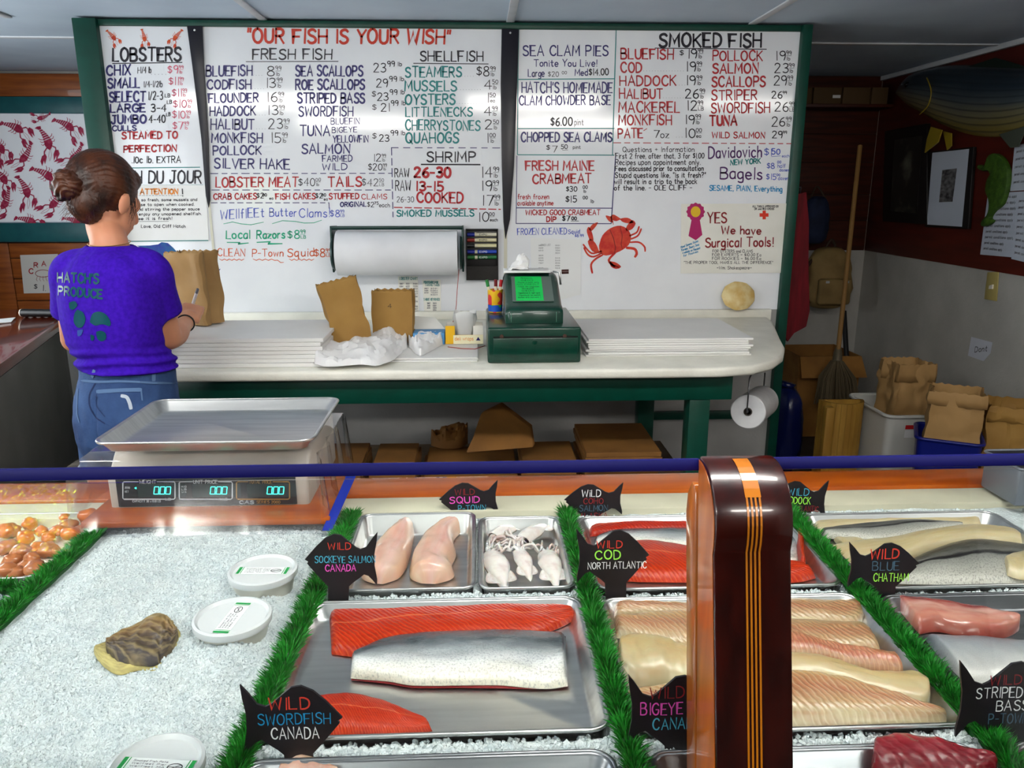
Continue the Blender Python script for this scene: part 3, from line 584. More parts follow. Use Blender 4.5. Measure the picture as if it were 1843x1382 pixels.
# ------------------------------------------------------------------ metal pans
def rrect(x0, x1, y0, y1, r, z, n=6):
    P = []
    for (cx, cy, a0) in [(x1 - r, y1 - r, 0), (x0 + r, y1 - r, 90), (x0 + r, y0 + r, 180), (x1 - r, y0 + r, 270)]:
        for i in range(n + 1):
            a = math.radians(a0 + 90 * i / n); P.append(Vector((cx + r * math.cos(a), cy + r * math.sin(a), z)))
    return P
def pan(name, label, x0, x1, y0, y1, zr=ZR, depth=0.024, r=0.028, slope=0.012, lip=0.006, cat='tray', m='steel', group='metal pans in the display case', rot=0.0, parent=None):
    cx, cy = (x0 + x1) / 2, (y0 + y1) / 2
    t = thing(name, label, cat, (cx, cy, zr - depth), group) if parent is None else parent
    if zr == ZR: PANS.append((x0 + 0.004, x1 - 0.004, y0 + 0.004, y1 - 0.004))
    hx, hy = (x1 - x0) / 2, (y1 - y0) / 2
    rings = []
    for (ins, dz) in [(0.001, -0.004), (0.0, -0.001), (0.002, 0.0), (lip, 0.0), (lip + 0.002, -0.002), (lip + slope, -depth + 0.004), (lip + slope + 0.005, -depth)]:
        rings.append(rrect(-hx + ins, hx - ins, -hy + ins, hy - ins, max(0.004, r - ins * 0.6), zr + dz))
    # underside
    under = [rrect(-hx + i2, hx - i2, -hy + i2, hy - i2, max(0.004, r - i2 * 0.6), zr + dz) for (i2, dz) in [(0.001, -0.004), (lip + 0.001, -0.004), (lip + slope - 0.001, -depth + 0.002), (lip + slope + 0.005, -depth - 0.0012)]]
    R = Matrix.Rotation(rot, 3, 'Z'); off = Vector((cx, cy, 0))
    def X(P): return [R @ p + off for p in P]
    g = G(); n = len(rings[0])
    for ring_set, flip in ((rings, 0), (under, 1)):
        base = len(g.v)
        for P in ring_set: g.v += [tuple(p) for p in X(P)]
        for i in range(len(ring_set) - 1):
            for j in range(n):
                a = base + i * n + j; b = base + i * n + (j + 1) % n
                g.f.append((a, b, b + n, a + n))
        e = base + (len(ring_set) - 1) * n
        g.f.append(tuple(e + j for j in range(n)))
    g.build('pan_body', m, t, smooth='auto', angle=0.9)
    P = X(rrect(-hx + 0.002, hx - 0.002, -hy + 0.002, hy - 0.002, r, zr - 0.001)); g = G(); base = 0
    g.tube(P + [P[0]], 0.0028, 6, cap=False); g.build('rolled_rim', m, t, smooth=True)
    return t
pan('roasting_pan', 'steel pan holding two pale monkfish tails', -0.252, -0.010, 1.216, 1.54, depth=0.045, r=0.022, slope=0.006)
pan('roasting_pan', 'smaller steel pan holding raw squid', -0.004, 0.164, 1.212, 1.512, depth=0.045, r=0.022, slope=0.006)
pan('sheet_pan', 'steel sheet pan holding red salmon and a silver skin fillet', -0.290, 0.166, 0.846, 1.182)
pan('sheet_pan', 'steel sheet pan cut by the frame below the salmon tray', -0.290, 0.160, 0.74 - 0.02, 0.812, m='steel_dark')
pan('sheet_pan', 'steel sheet pan of salmon behind the wild cod sign', 0.198, 0.636, 1.2, 1.505)
pan('sheet_pan', 'steel sheet pan piled with cod fillets behind the wooden post', 0.196, 0.636, 0.836, 1.172)
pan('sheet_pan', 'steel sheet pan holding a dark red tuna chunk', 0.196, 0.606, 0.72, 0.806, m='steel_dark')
pan('sheet_pan', 'steel sheet pan of haddock fillets with grey skin', 0.672, 1.09, 1.185, 1.50)
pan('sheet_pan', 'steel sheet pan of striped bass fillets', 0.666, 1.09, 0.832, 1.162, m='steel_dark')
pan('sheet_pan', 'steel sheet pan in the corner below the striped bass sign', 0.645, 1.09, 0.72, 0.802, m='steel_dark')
pan('sheet_pan', 'steel tray lined with white paper under orange scallops', -1.25, -0.79, 1.285, 1.575)
pan('sheet_pan', 'steel tray at the frame edge below the orange scallops', -1.25, -0.80, 0.95, 1.235, m='steel_dark')
tag(G().box(-1.225, -0.815, 1.31, 1.55, 0.8765, 0.879).build('paper_liner', M('liner', (232, 224, 210), 0.7, col2=(220, 212, 198), nscale=20), bevel=0.001), 'white paper liner under the orange scallops', 'paper')
# ------------------------------------------------------------------ crushed ice
M('ice', (208, 216, 217), 0.25, col2=(196, 206, 209), nscale=40, sss=0.0, spec=0.6, bump=0.5, bscale=220)
def ice_h(x, y):
    for (a, b, c_, d) in PANS:
        if a < x < b and c_ < y < d: return 0.846
    h = 0.886 + 0.004 * noise.noise(Vector((x * 30, y * 30, 1.3)))
    if -0.755 < x < -0.30:
        e = min(1, (x + 0.755) / 0.06, (-0.30 - x) / 0.06); e2 = min(1, max(0, (1.50 - y) / 0.12)); k = max(0, e) * e2
        h += k * (0.026 + 0.010 * noise.noise(Vector((x * 6, y * 6, 4))) + 0.006 * noise.noise(Vector((x * 18, y * 18, 9))))
        d2 = ((x + 0.51) / 0.13) ** 2 + ((y - 0.82) / 0.08) ** 2
        h -= 0.012 * math.exp(-d2)
    return h
g = G(); nx, ny = 420, 130
g.grid([[(lerp(-1.45, 1.45, i / nx), lerp(0.72, 1.544, j / ny), ice_h(lerp(-1.45, 1.45, i / nx), lerp(0.72, 1.544, j / ny))) for j in range(ny + 1)] for i in range(nx + 1)], uv=False)
rnd = random.Random(3)
def shard(x, y, z, s):
    a = rnd.uniform(0, 6.28); ax = Vector((math.cos(a), math.sin(a), rnd.uniform(-0.7, 0.7))).normalized(); b = ax.orthogonal().normalized(); c = ax.cross(b)
    g.obox((x, y, z), ax * s * rnd.uniform(0.5, 1.2), b * s * rnd.uniform(0.4, 0.9), c * s * rnd.uniform(0.4, 0.8))
for _ in range(30000):
    x = rnd.uniform(-0.755, -0.30); y = 0.73 + (rnd.random() ** 1.3) * 0.78
    shard(x, y, ice_h(x, y) + 0.0002, rnd.choice([0.0012, 0.0016, 0.0022]) * (1 + 0.4 * rnd.random()))
for _ in range(9000):
    x = rnd.uniform(-0.28, 1.1); y = rnd.choice([rnd.uniform(1.165, 1.225), rnd.uniform(0.80, 0.86), rnd.uniform(1.49, 1.535)])
    shard(x, y, ice_h(x, y) + 0.001, rnd.uniform(0.002, 0.0045))
tag(g.build('crushed_ice', 'ice'), 'bed of white crushed ice filling the display case', 'ice', kind='stuff')
# ------------------------------------------------------------------ fish flesh materials
def fishmat(name, ramp, noise_col=None, nsc=6, nst=(1, 1, 1), namt=0.5, stripe=None, line=None, rough=0.25, metal=0.0, coat=0.4, bump=0.25, speck=None, sss=0.15, spec=0.5):
    m = bpy.data.materials.new(name); m.use_nodes = True; nt = m.node_tree; N_ = nt.nodes; L = nt.links; b = N_['Principled BSDF']
    b.inputs['Roughness'].default_value = rough; b.inputs['Metallic'].default_value = metal; b.inputs['Specular IOR Level'].default_value = spec; b.inputs['Coat Weight'].default_value = coat; b.inputs['Coat Roughness'].default_value = 0.08
    uv = N_.new('ShaderNodeTexCoord'); sp = N_.new('ShaderNodeSeparateXYZ'); L.new(uv.outputs['UV'], sp.inputs[0])
    wob = N_.new('ShaderNodeTexNoise'); wob.inputs['Scale'].default_value = 5; L.new(uv.outputs['UV'], wob.inputs['Vector'])
    ad = N_.new('ShaderNodeMath'); ad.operation = 'MULTIPLY_ADD'; ad.inputs[1].default_value = 0.22; L.new(wob.outputs['Fac'], ad.inputs[0]); L.new(sp.outputs['Y'], ad.inputs[2])
    sb = N_.new('ShaderNodeMath'); sb.operation = 'SUBTRACT'; sb.inputs[1].default_value = 0.11; L.new(ad.outputs[0], sb.inputs[0])
    cr = N_.new('ShaderNodeValToRGB'); el = cr.color_ramp.elements
    while len(el) < len(ramp): el.new(0.5)
    for e, (p, c) in zip(el, ramp): e.position = p; e.color = rgb(c)
    L.new(sb.outputs[0], cr.inputs[0]); cur = cr.outputs[0]; hsrc = None
    def mixin(fac, col, amt):
        nonlocal cur
        mm = N_.new('ShaderNodeMath'); mm.operation = 'MULTIPLY'; mm.inputs[1].default_value = amt; L.new(fac, mm.inputs[0])
        mx = N_.new('ShaderNodeMix'); mx.data_type = 'RGBA'; L.new(mm.outputs[0], mx.inputs['Factor']); L.new(cur, mx.inputs['A']); mx.inputs['B'].default_value = rgb(col); cur = mx.outputs['Result']
    def ramped(src, lo, hi):
        r = N_.new('ShaderNodeMapRange'); r.inputs['From Min'].default_value = lo; r.inputs['From Max'].default_value = hi; L.new(src, r.inputs['Value']); return r.outputs[0]
    if noise_col:
        mp = N_.new('ShaderNodeMapping'); mp.inputs['Scale'].default_value = nst; L.new(uv.outputs['UV'], mp.inputs['Vector'])
        nz = N_.new('ShaderNodeTexNoise'); nz.inputs['Scale'].default_value = nsc; nz.inputs['Detail'].default_value = 5; L.new(mp.outputs[0], nz.inputs['Vector'])
        mixin(ramped(nz.outputs['Fac'], 0.42, 0.68), noise_col, namt); hsrc = nz.outputs['Fac']
    if stripe:
        col, sc, rot, dist, amt = stripe
        mp = N_.new('ShaderNodeMapping'); mp.inputs['Rotation'].default_value = (0, 0, rot); mp.inputs['Scale'].default_value = (3.0, 1.0, 1); L.new(uv.outputs['UV'], mp.inputs['Vector'])
        wv = N_.new('ShaderNodeTexWave'); wv.inputs['Scale'].default_value = sc; wv.inputs['Distortion'].default_value = dist; wv.inputs['Detail'].default_value = 2; L.new(mp.outputs[0], wv.inputs['Vector'])
        mixin(ramped(wv.outputs['Fac'], 0.72, 1.0), col, amt); hsrc = wv.outputs['Fac']
    if speck:
        col, sc, amt = speck
        mp = N_.new('ShaderNodeMapping'); mp.inputs['Scale'].default_value = (2.6, 1, 1); L.new(uv.outputs['UV'], mp.inputs['Vector'])
        vo = N_.new('ShaderNodeTexNoise'); vo.inputs['Scale'].default_value = sc; vo.inputs['Detail'].default_value = 4; vo.inputs['Roughness'].default_value = 0.75; L.new(mp.outputs[0], vo.inputs['Vector'])
        mixin(ramped(vo.outputs['Fac'], 0.5, 0.62), col, amt); hsrc = vo.outputs['Fac']
    if line:
        pos, wd, col, amt = line
        d = N_.new('ShaderNodeMath'); d.operation = 'SUBTRACT'; d.inputs[1].default_value = pos; L.new(sb.outputs[0], d.inputs[0])
        a = N_.new('ShaderNodeMath'); a.operation = 'ABSOLUTE'; L.new(d.outputs[0], a.inputs[0])
        mixin(ramped(a.outputs[0], wd, wd * 0.4), col, amt)
    L.new(cur, b.inputs['Base Color'])
    if hsrc is not None and bump:
        bp_ = N_.new('ShaderNodeBump'); bp_.inputs['Strength'].default_value = bump; bp_.inputs['Distance'].default_value = 0.004; L.new(hsrc, bp_.inputs['Height']); L.new(bp_.outputs[0], b.inputs['Normal'])
    if coat:
        cn = N_.new('ShaderNodeTexNoise'); cn.inputs['Scale'].default_value = 34; cn.inputs['Detail'].default_value = 3; L.new(uv.outputs['UV'], cn.inputs['Vector'])
        cb = N_.new('ShaderNodeBump'); cb.inputs['Strength'].default_value = 0.5; cb.inputs['Distance'].default_value = 0.004; L.new(cn.outputs['Fac'], cb.inputs['Height']); L.new(cb.outputs[0], b.inputs['Coat Normal'])
    if sss:
        b.inputs['Subsurface Weight'].default_value = sss; b.inputs['Subsurface Scale'].default_value = 0.01; b.inputs['Subsurface Radius'].default_value = (1, 0.5, 0.3)
    MATS[name] = m; return m
fishmat('salmon', [(0, (158, 18, 0)), (0.5, (166, 28, 0)), (1, (172, 40, 0))], (138, 10, 0), 5, (1, 3, 1), 0.6, stripe=((206, 92, 34), 6, 0.6, 4, 0.42), line=(0.48, 0.02, (230, 140, 90), 0.4), rough=0.36, coat=0.12, sss=0, spec=0.25)
fishmat('salmon_deep', [(0, (152, 16, 0)), (1, (162, 26, 0))], (132, 8, 0), 5, (1, 3, 1), 0.6, stripe=((196, 70, 26), 6, 0.3, 4, 0.35), line=(0.45, 0.025, (230, 140, 90), 0.4), rough=0.36, coat=0.12, sss=0, spec=0.25)
fishmat('silver_skin', [(0, (34, 44, 50)), (0.34, (70, 82, 90)), (0.52, (170, 178, 182)), (0.72, (226, 228, 228)), (1, (220, 214, 196))], None, stripe=None, speck=((120, 130, 138), 36, 0.5), rough=0.24, metal=0.5, coat=0.5, bump=0.5, sss=0)
fishmat('cod_flesh', [(0, (172, 158, 122)), (0.3, (164, 132, 88)), (0.55, (150, 98, 68)), (0.8, (162, 134, 96)), (1, (174, 162, 128))], (152, 86, 56), 4, (1, 3, 1), 0.45, stripe=((200, 186, 156), 5, 0.45, 5, 0.35), rough=0.28, sss=0.1)
fishmat('cod_pale', [(0, (174, 160, 124)), (0.4, (172, 152, 104)), (1, (178, 168, 136))], (176, 136, 94), 3, (1, 2, 1), 0.4, rough=0.3, sss=0.25, bump=0.15)
fishmat('cod_pink', [(0, (180, 160, 126)), (0.3, (168, 112, 78)), (0.7, (160, 94, 70)), (1, (172, 144, 112))], (152, 70, 52), 5, (1, 2, 1), 0.45, stripe=((214, 176, 136), 4, 0.2, 4, 0.3), rough=0.3, sss=0.25)
fishmat('haddock_flesh', [(0, (184, 172, 136)), (0.5, (180, 162, 116)), (1, (184, 170, 134))], (190, 180, 154), 5, (1, 2, 1), 0.5, rough=0.35, sss=0.2, bump=0.15)
fishmat('haddock_skin', [(0, (36, 34, 28)), (0.3, (70, 70, 62)), (0.5, (128, 130, 124)), (0.7, (166, 166, 158)), (1, (184, 182, 172))], None, speck=((84, 86, 86), 34, 0.7), line=(0.46, 0.06, (22, 22, 26), 0.95), rough=0.35, metal=0.1, sss=0, bump=0.3)
fishmat('bass_flesh', [(0, (170, 116, 108)), (0.3, (126, 50, 50)), (0.45, (184, 142, 130)), (0.8, (172, 116, 98)), (1, (120, 44, 34))], (170, 84, 74), 4, (1, 2, 1), 0.5, rough=0.22, sss=0.2)
fishmat('bass_skin', [(0, (88, 98, 108)), (0.3, (146, 154, 160)), (1, (204, 202, 196))], None, speck=((120, 128, 136), 70, 0.5), rough=0.3, metal=0.2, sss=0)
fishmat('tuna', [(0, (150, 30, 44)), (0.5, (132, 18, 34)), (1, (112, 14, 26))], (170, 60, 70), 5, (1, 3, 1), 0.4, stripe=((176, 100, 100), 1.6, 0.9, 3, 0.18), rough=0.25)
fishmat('monk', [(0, (210, 180, 150)), (0.4, (212, 170, 150)), (0.7, (216, 180, 168)), (1, (204, 170, 140))], (204, 138, 124), 3, (1, 1.5, 1), 0.5, rough=0.22, sss=0.3, bump=0.15)
fishmat('squid_white', [(0, (214, 208, 200)), (0.5, (232, 230, 228)), (1, (216, 206, 194))], (176, 132, 124), 5, (1, 1, 1), 0.4, rough=0.15, sss=0.3, bump=0.1)
fishmat('oyster_top', [(0, (140, 120, 66)), (0.3, (112, 82, 44)), (0.55, (62, 48, 40)), (1, (46, 40, 40))], (150, 128, 80), 6, (1, 2.5, 1), 0.4, stripe=((170, 150, 100), 1.8, 1.3, 7, 0.3), rough=0.6, coat=0.1, bump=0.5, sss=0)
fishmat('oyster_low', [(0, (150, 138, 86)), (1, (186, 172, 104))], (110, 96, 60), 9, (1, 3, 1), 0.5, rough=0.6, coat=0.1, bump=0.5, sss=0)
# ------------------------------------------------------------------ lofted pieces lying in the pans
def loft(far, near, h, z, nu=40, nv=14, wob=0.15, seed=0, power=0.42, sharp=16, curl=0.0, plane=None, ridge=None):
    """top surface between two traced edges, domed to height h, closed underneath"""
    F_ = smoothline([onZ(x, y, z) for x, y in far], nu); Nn = smoothline([onZ(x, y, z) for x, y in near], nu)
    P = []
    for i in range(nu):
        u = i / (nu - 1); eu = min(1, (1 - abs(2 * u - 1)) * sharp) ** 0.5
        row = []
        for j in range(nv):
            v = j / (nv - 1); p = F_[i].lerp(Nn[i], v); ev = max(0.0, 1 - abs(2 * v - 1) ** 2.6) ** power
            k = eu * ev
            hh = h * k * (1 + wob * noise.noise(Vector((u * 5 + seed, v * 3, seed * 1.7))) + wob * 0.5 * noise.noise(Vector((u * 14 + seed, v * 9, 3))))
            if ridge: hh += ridge * k * noise.noise(Vector((u * 22 + seed, v * 20, 5)))
            row.append(Vector((p.x, p.y, z + max(hh, 0.0012))))
        P.append(row)
    g = G(); g.grid(P)
    nb = len(g.v)
    B_ = [[(p.x, p.y, z) for p in (row[0], row[-1])] for row in P]
    # skirt and underside
    ring = [row[0] for row in P] + [p for p in P[-1][1:]] + [row[-1] for row in P[::-1][1:]] + [p for p in P[0][::-1][1:-1]]
    idx = [i * nv for i in range(nu)] + [(nu - 1) * nv + j for j in range(1, nv)] + [i * nv + nv - 1 for i in range(nu - 2, -1, -1)] + [j for j in range(nv - 2, 0, -1)]
    base = len(g.v); n = len(ring)
    for k_, p in zip(idx, ring): g.uv[len(g.v)] = g.uv[k_]; g.v.append((p.x, p.y, z))
    for i in range(n): g.f.append((idx[i], idx[(i + 1) % n], base + (i + 1) % n, base + i))
    for i in range(nu - 1):
        a = base + i; b = base + i + 1; c = base + (nu + nv - 2 + nu - 1 - i - 1); d = c + 1
        g.f.append((a, b, c % len(g.v), d if d < len(g.v) else base))
    return g
def fillet(label, far, near, h, m, z=0.878, name='fish_fillet', cat='fish fillet', group=None, **k):
    o = loft(far, near, h, z, **k).build(name, m, smooth=True)
    me = o.data; c = sum((v.co for v in me.vertices), Vector()) / len(me.vertices)
    c = Vector((c.x, c.y, z)); me.transform(Matrix.Translation(-c)); o.location = c
    return tag(o, label, cat, group)
# salmon tray
fillet('deep red salmon fillet, flesh side up, at the back of the tray', [(592, 1099), (650, 1094), (760, 1092), (860, 1087), (940, 1088), (1005, 1094), (1034, 1103)], [(597, 1178), (640, 1182), (680, 1174), (760, 1156), (860, 1148), (960, 1144), (1008, 1130), (1037, 1114)], 0.016, 'salmon', seed=1, nu=60, nv=18)
s_ = fillet('silver-skinned salmon fillet lying skin side up across the tray', [(631, 1190), (650, 1176), (690, 1156), (740, 1147), (830, 1141), (920, 1140), (1018, 1146)], [(631, 1221), (700, 1227), (745, 1234), (830, 1234), (900, 1234), (980, 1240), (1022, 1235)], 0.021, 'silver_skin', z=0.8815, seed=2, nu=60, nv=20)
e_ = loft([(634, 1200), (740, 1180), (1016, 1170)], [(633, 1224), (700, 1231), (745, 1238), (830, 1238), (900, 1239), (960, 1240), (1021, 1236)], 0.005, 0.8785, seed=5).build('flesh_edge', M('flesh_dark', (120, 20, 22), 0.3, coat=0.3), s_)
fillet('tapered orange salmon fillet beside the wild swordfish sign', [(548, 1262), (590, 1254), (640, 1253), (685, 1264), (730, 1284), (765, 1302)], [(548, 1322), (640, 1324), (700, 1323), (750, 1322), (778, 1316)], 0.014, 'salmon', seed=3)
# monkfish
fillet('pale skinned monkfish tail partly behind the sockeye salmon sign', [(726, 936), (713, 958), (690, 978), (670, 1000), (655, 1025), (652, 1042), (672, 1050)], [(742, 938), (746, 955), (743, 978), (738, 1003), (730, 1025), (716, 1042), (690, 1051)], 0.036, 'monk', z=0.858, seed=4, sharp=5, name='monkfish_tail', cat='fish')
fillet('pink monkfish tail with bent tip beside the squid pan', [(818, 940), (792, 956), (762, 976), (745, 1000), (737, 1025), (740, 1042), (758, 1050)], [(834, 948), (828, 960), (816, 976), (821, 1000), (811, 1024), (818, 1036), (808, 1045), (784, 1051)], 0.036, 'monk', z=0.858, seed=6, sharp=5, name='monkfish_tail', cat='fish')
# coho tray behind the post
fillet('thin orange salmon strip along the back of the coho tray', [(1060, 954), (1080, 946), (1120, 941), (1180, 939), (1245, 938), (1330, 938), (1400, 945)], [(1062, 966), (1100, 963), (1160, 959), (1245, 956), (1330, 955), (1405, 957)], 0.014, 'salmon_deep', seed=7)
fillet('salmon fillet with grey silver skin crossing behind the post', [(1070, 972), (1110, 958), (1180, 955), (1245, 954), (1340, 955), (1400, 957), (1436, 954)], [(1070, 985), (1110, 978), (1180, 984), (1245, 990), (1340, 1004), (1400, 1016), (1440, 1018)], 0.014, 'silver_skin', seed=8)
fillet('bright orange salmon fillet to the right of the wild cod sign', [(1084, 1005), (1145, 977), (1200, 981), (1245, 990), (1350, 1006), (1425, 1020), (1445, 1022)], [(1084, 1042), (1130, 1047), (1245, 1049), (1350, 1050), (1430, 1049), (1468, 1041)], 0.02, 'salmon', seed=9, nu=60)
fillet('curled orange salmon end beside the tray rim, right of the post', [(1432, 960), (1434, 985), (1436, 1005), (1440, 1022)], [(1450, 952), (1449, 975), (1446, 1000), (1450, 1022)], 0.022, 'salmon', z=0.884, seed=10, nu=24, nv=10)
# cod tray
for i, (lab, fr, nr, h, mm, zz_) in enumerate([
    ('cod fillet along the back rim of the cod tray', [(1102, 1098), (1114, 1090), (1150, 1094), (1250, 1096), (1340, 1088), (1425, 1087), (1480, 1090), (1530, 1086), (1550, 1074)], [(1106, 1118), (1180, 1116), (1250, 1124), (1340, 1130), (1425, 1131), (1500, 1134), (1545, 1132), (1560, 1105)], 0.022, 'cod_flesh', 0.878),
    ('pinkish cod fillet with a curled end, second from the back rim', [(1104, 1114), (1124, 1124), (1180, 1114), (1250, 1108), (1340, 1122), (1425, 1127), (1500, 1130), (1558, 1130)], [(1110, 1148), (1180, 1170), (1250, 1180), (1340, 1184), (1425, 1182), (1520, 1188), (1590, 1188)], 0.026, 'cod_flesh', 0.882),
    ('pale thick cod fillet above the bigeye sign', [(1112, 1168), (1150, 1158), (1200, 1168), (1250, 1190), (1320, 1200)], [(1115, 1215), (1150, 1236), (1200, 1238), (1250, 1248), (1320, 1250)], 0.034, 'cod_pale', 0.879),
    ('rosy cod fillet with a folded white edge right of the post', [(1320, 1160), (1425, 1152), (1480, 1168), (1560, 1183), (1612, 1192)], [(1320, 1200), (1425, 1192), (1520, 1208), (1600, 1220), (1628, 1224)], 0.026, 'cod_pink', 0.886),
    ('cream cod fillet tapering towards the green divider', [(1300, 1200), (1425, 1188), (1500, 1203), (1560, 1222), (1640, 1225), (1670, 1248)], [(1300, 1262), (1425, 1240), (1520, 1250), (1600, 1275), (1660, 1284), (1674, 1270)], 0.028, 'cod_pale', 0.882),
    ('long striped cod fillet along the front rim of its tray', [(1120, 1262), (1250, 1235), (1340, 1205), (1430, 1208), (1500, 1226), (1580, 1250), (1650, 1284), (1690, 1288)], [(1130, 1296), (1250, 1305), (1430, 1308), (1560, 1308), (1690, 1308), (1700, 1298)], 0.026, 'cod_flesh', 0.879)]):
    fillet(lab, fr, nr, h, mm, z=zz_, seed=20 + i, nu=50, ridge=0.002)
# haddock
for i, (lab, fr, nr, h, mm, zz_) in enumerate([
    ('cream haddock fillet along the back rim', [(1465, 945), (1500, 937), (1600, 932), (1700, 928), (1762, 934)], [(1470, 958), (1560, 950), (1680, 946), (1768, 950)], 0.014, 'haddock_flesh', 0.878),
    ('small grey-skinned haddock fillet behind the blue sign', [(1474, 960), (1520, 950), (1620, 941), (1690, 944), (1735, 950)], [(1486, 969), (1560, 974), (1600, 974), (1670, 962), (1735, 953)], 0.015, 'haddock_skin', 0.884),
    ('smooth cream haddock fillet across the middle of the tray', [(1490, 990), (1540, 980), (1600, 974), (1660, 962), (1740, 952), (1800, 956), (1840, 968)], [(1530, 1022), (1600, 1020), (1680, 992), (1760, 978), (1800, 980), (1842, 982)], 0.02, 'haddock_flesh', 0.88),
    ('large speckled grey-skinned haddock fillet right of the blue sign', [(1625, 1022), (1680, 992), (1740, 974), (1800, 977), (1870, 988)], [(1612, 1051), (1720, 1053), (1830, 1051), (1875, 1044)], 0.017, 'haddock_skin', 0.884),
    ('haddock fillet end lying at the green divider', [(1500, 972), (1530, 970), (1568, 980)], [(1530, 1012), (1560, 1020), (1585, 1012)], 0.016, 'haddock_flesh', 0.88),
    ('brown-edged haddock fillet at the edge of the frame', [(1806, 1012), (1830, 1000), (1880, 990)], [(1812, 1036), (1840, 1044), (1885, 1044)], 0.02, 'haddock_flesh', 0.894)]):
    fillet(lab, fr, nr, h, mm, z=zz_, seed=40 + i)
# bass
fillet('pink striped bass fillet with dark red edge', [(1602, 1080), (1640, 1085), (1720, 1098), (1800, 1114), (1835, 1128)], [(1655, 1142), (1690, 1138), (1750, 1150), (1808, 1148), (1834, 1136)], 0.026, 'bass_flesh', seed=50)
fillet('grey scaled striped bass fillet, skin side up', [(1664, 1150), (1720, 1152), (1790, 1158), (1880, 1168)], [(1738, 1242), (1790, 1240), (1843, 1236), (1890, 1232)], 0.024, 'bass_skin', seed=51)
fillet('dark red tuna chunk at the bottom of the picture', [(1568, 1352), (1600, 1342), (1640, 1343), (1700, 1362), (1760, 1384), (1790, 1395)], [(1564, 1402), (1600, 1420), (1700, 1428), (1760, 1424), (1792, 1410)], 0.035, 'tuna', seed=52, name='tuna_chunk', cat='fish')
fillet('pale pink swordfish piece cut by the bottom edge of the picture', [(505, 1392), (545, 1372), (580, 1384), (610, 1400)], [(500, 1425), (545, 1432), (590, 1432), (615, 1425)], 0.022, 'monk', seed=53, name='swordfish_piece', cat='fish')
# orange scallops
rb = random.Random(11)
M('scallop_orange', (206, 110, 22), 0.35, col2=(170, 78, 12), nscale=30, coat=0.4, sss=0.2)
M('scallop_brown', (184, 112, 62), 0.35, col2=(150, 86, 46), nscale=30, coat=0.4, sss=0.2)
spots = [(20, 955, 30), (55, 945, 26), (48, 975, 30), (15, 985, 30), (88, 968, 22), (105, 960, 24), (122, 948, 30), (160, 935, 34), (128, 968, 30), (95, 990, 24), (70, 990, 26), (40, 1000, 28), (85, 990, 30), (25, 1010, 26), (60, 1012, 26), (45, 1020, 26), (12, 1030, 28), (65, 1032, 30), (30, 1030, 24), (10, 960, 30), (118, 935, 20), (150, 952, 24), (75, 958, 24)]
for i, (x, y, s) in enumerate(spots):
    g = G(); p = onZ(x, y + 6, 0.885); r = s / 1400 * 1.75 / 2
    rz = r * 0.75
    g.ball((0, 0, rz), r * rb.uniform(0.95, 1.25), r * rb.uniform(0.8, 1.0), rz, 14, 9, 0.28, i)
    o = g.build('smoked_scallop', 'scallop_orange' if (y < 1000 and i % 3) else 'scallop_brown', smooth=True)
    o.location = (p.x, p.y, 0.8795 + 0.004 * (i % 3)); o.rotation_euler = (0, 0, rb.uniform(0, 3))
    tag(o, 'plump orange brown smoked scallop in the paper-lined tray', 'scallop', 'smoked scallops in the paper-lined tray')
# squid
M('squid_gloss', (226, 226, 226), 0.12, col2=(196, 172, 164), nscale=14, coat=0.6, sss=0.3)
def squid(label, tip, base, w, seed, tent=True):
    a = onZ(*tip, 0.875); b = onZ(*base, 0.875); ax = (b - a); Ln = ax.length; ax.normalize(); sd = Vector((0, 0, 1)).cross(ax)
    z0 = 0.861 + 0.006 * (seed % 3)
    t = thing('squid', label, 'squid', ((a.x + b.x) / 2, (a.y + b.y) / 2, z0), 'raw squid in the small pan')
    nu, nv = 16, 14; P = []
    for i in range(nu):
        u = i / (nu - 1); r = w / 2 * (min(1, u * 1.5) ** 0.6) * (1 - 0.18 * max(0, u - 0.7) / 0.3)
        c = a + ax * (Ln * u); c.z = z0
        row = []
        for j in range(nv):
            th = 2 * math.pi * j / (nv - 1)
            k = 1 + 0.12 * noise.noise(Vector((u * 4, math.cos(th) * 2 + seed, math.sin(th) * 2)))
            row.append(c + sd * (math.cos(th) * r * k) + Vector((0, 0, r * 0.62 * (1 + math.sin(th) * k))))
        P.append(row)
    G().grid(P).build('mantle', 'squid_white', t, smooth=True)
    for s in (-1, 1):
        g = G(); P = []
        for i in range(9):
            u = i / 8; c = a + ax * (Ln * (0.05 + 0.42 * u)); c.z = z0 + w * 0.3
            rr = w / 2 * min(1, (0.05 + 0.42 * u) * 1.5) ** 0.6 * 0.9
            P.append([c + sd * s * rr, c + sd * s * (rr + w * 0.32 * math.sin(math.pi * u) ** 0.8) + Vector((0, 0, -w * 0.16 * math.sin(math.pi * u)))])
        g.grid(P); g.build('fin', 'squid_white', t, smooth=True)
    if tent:
        rn = random.Random(seed)
        for k in range(7):
            p = b.copy(); p.z = z0 + w * 0.3; pts = [p - ax * 0.008]
            d = (ax * rn.uniform(0.2, 1) + sd * rn.uniform(-1, 1)).normalized()
            for q in range(6):
                d = (d + sd * rn.uniform(-0.6, 0.6) + ax * rn.uniform(-0.5, 0.3)).normalized(); p = p + d * 0.009
                p = Vector((min(max(p.x, 0.012), 0.15), min(max(p.y, 1.228), 1.49), z0 + rn.uniform(0.004, 0.02))); pts.append(p)
            G().tube(smoothline(pts, 14), [lerp(0.0042, 0.0016, i / 13) for i in range(14)], 7).build('tentacle', 'squid_gloss', t, smooth=True)
squid('translucent squid with its pointed tip at the back corner', (945, 938), (888, 968), 0.036, 1)
squid('pale squid lying at the back right of its pan', (990, 942), (940, 980), 0.04, 2)
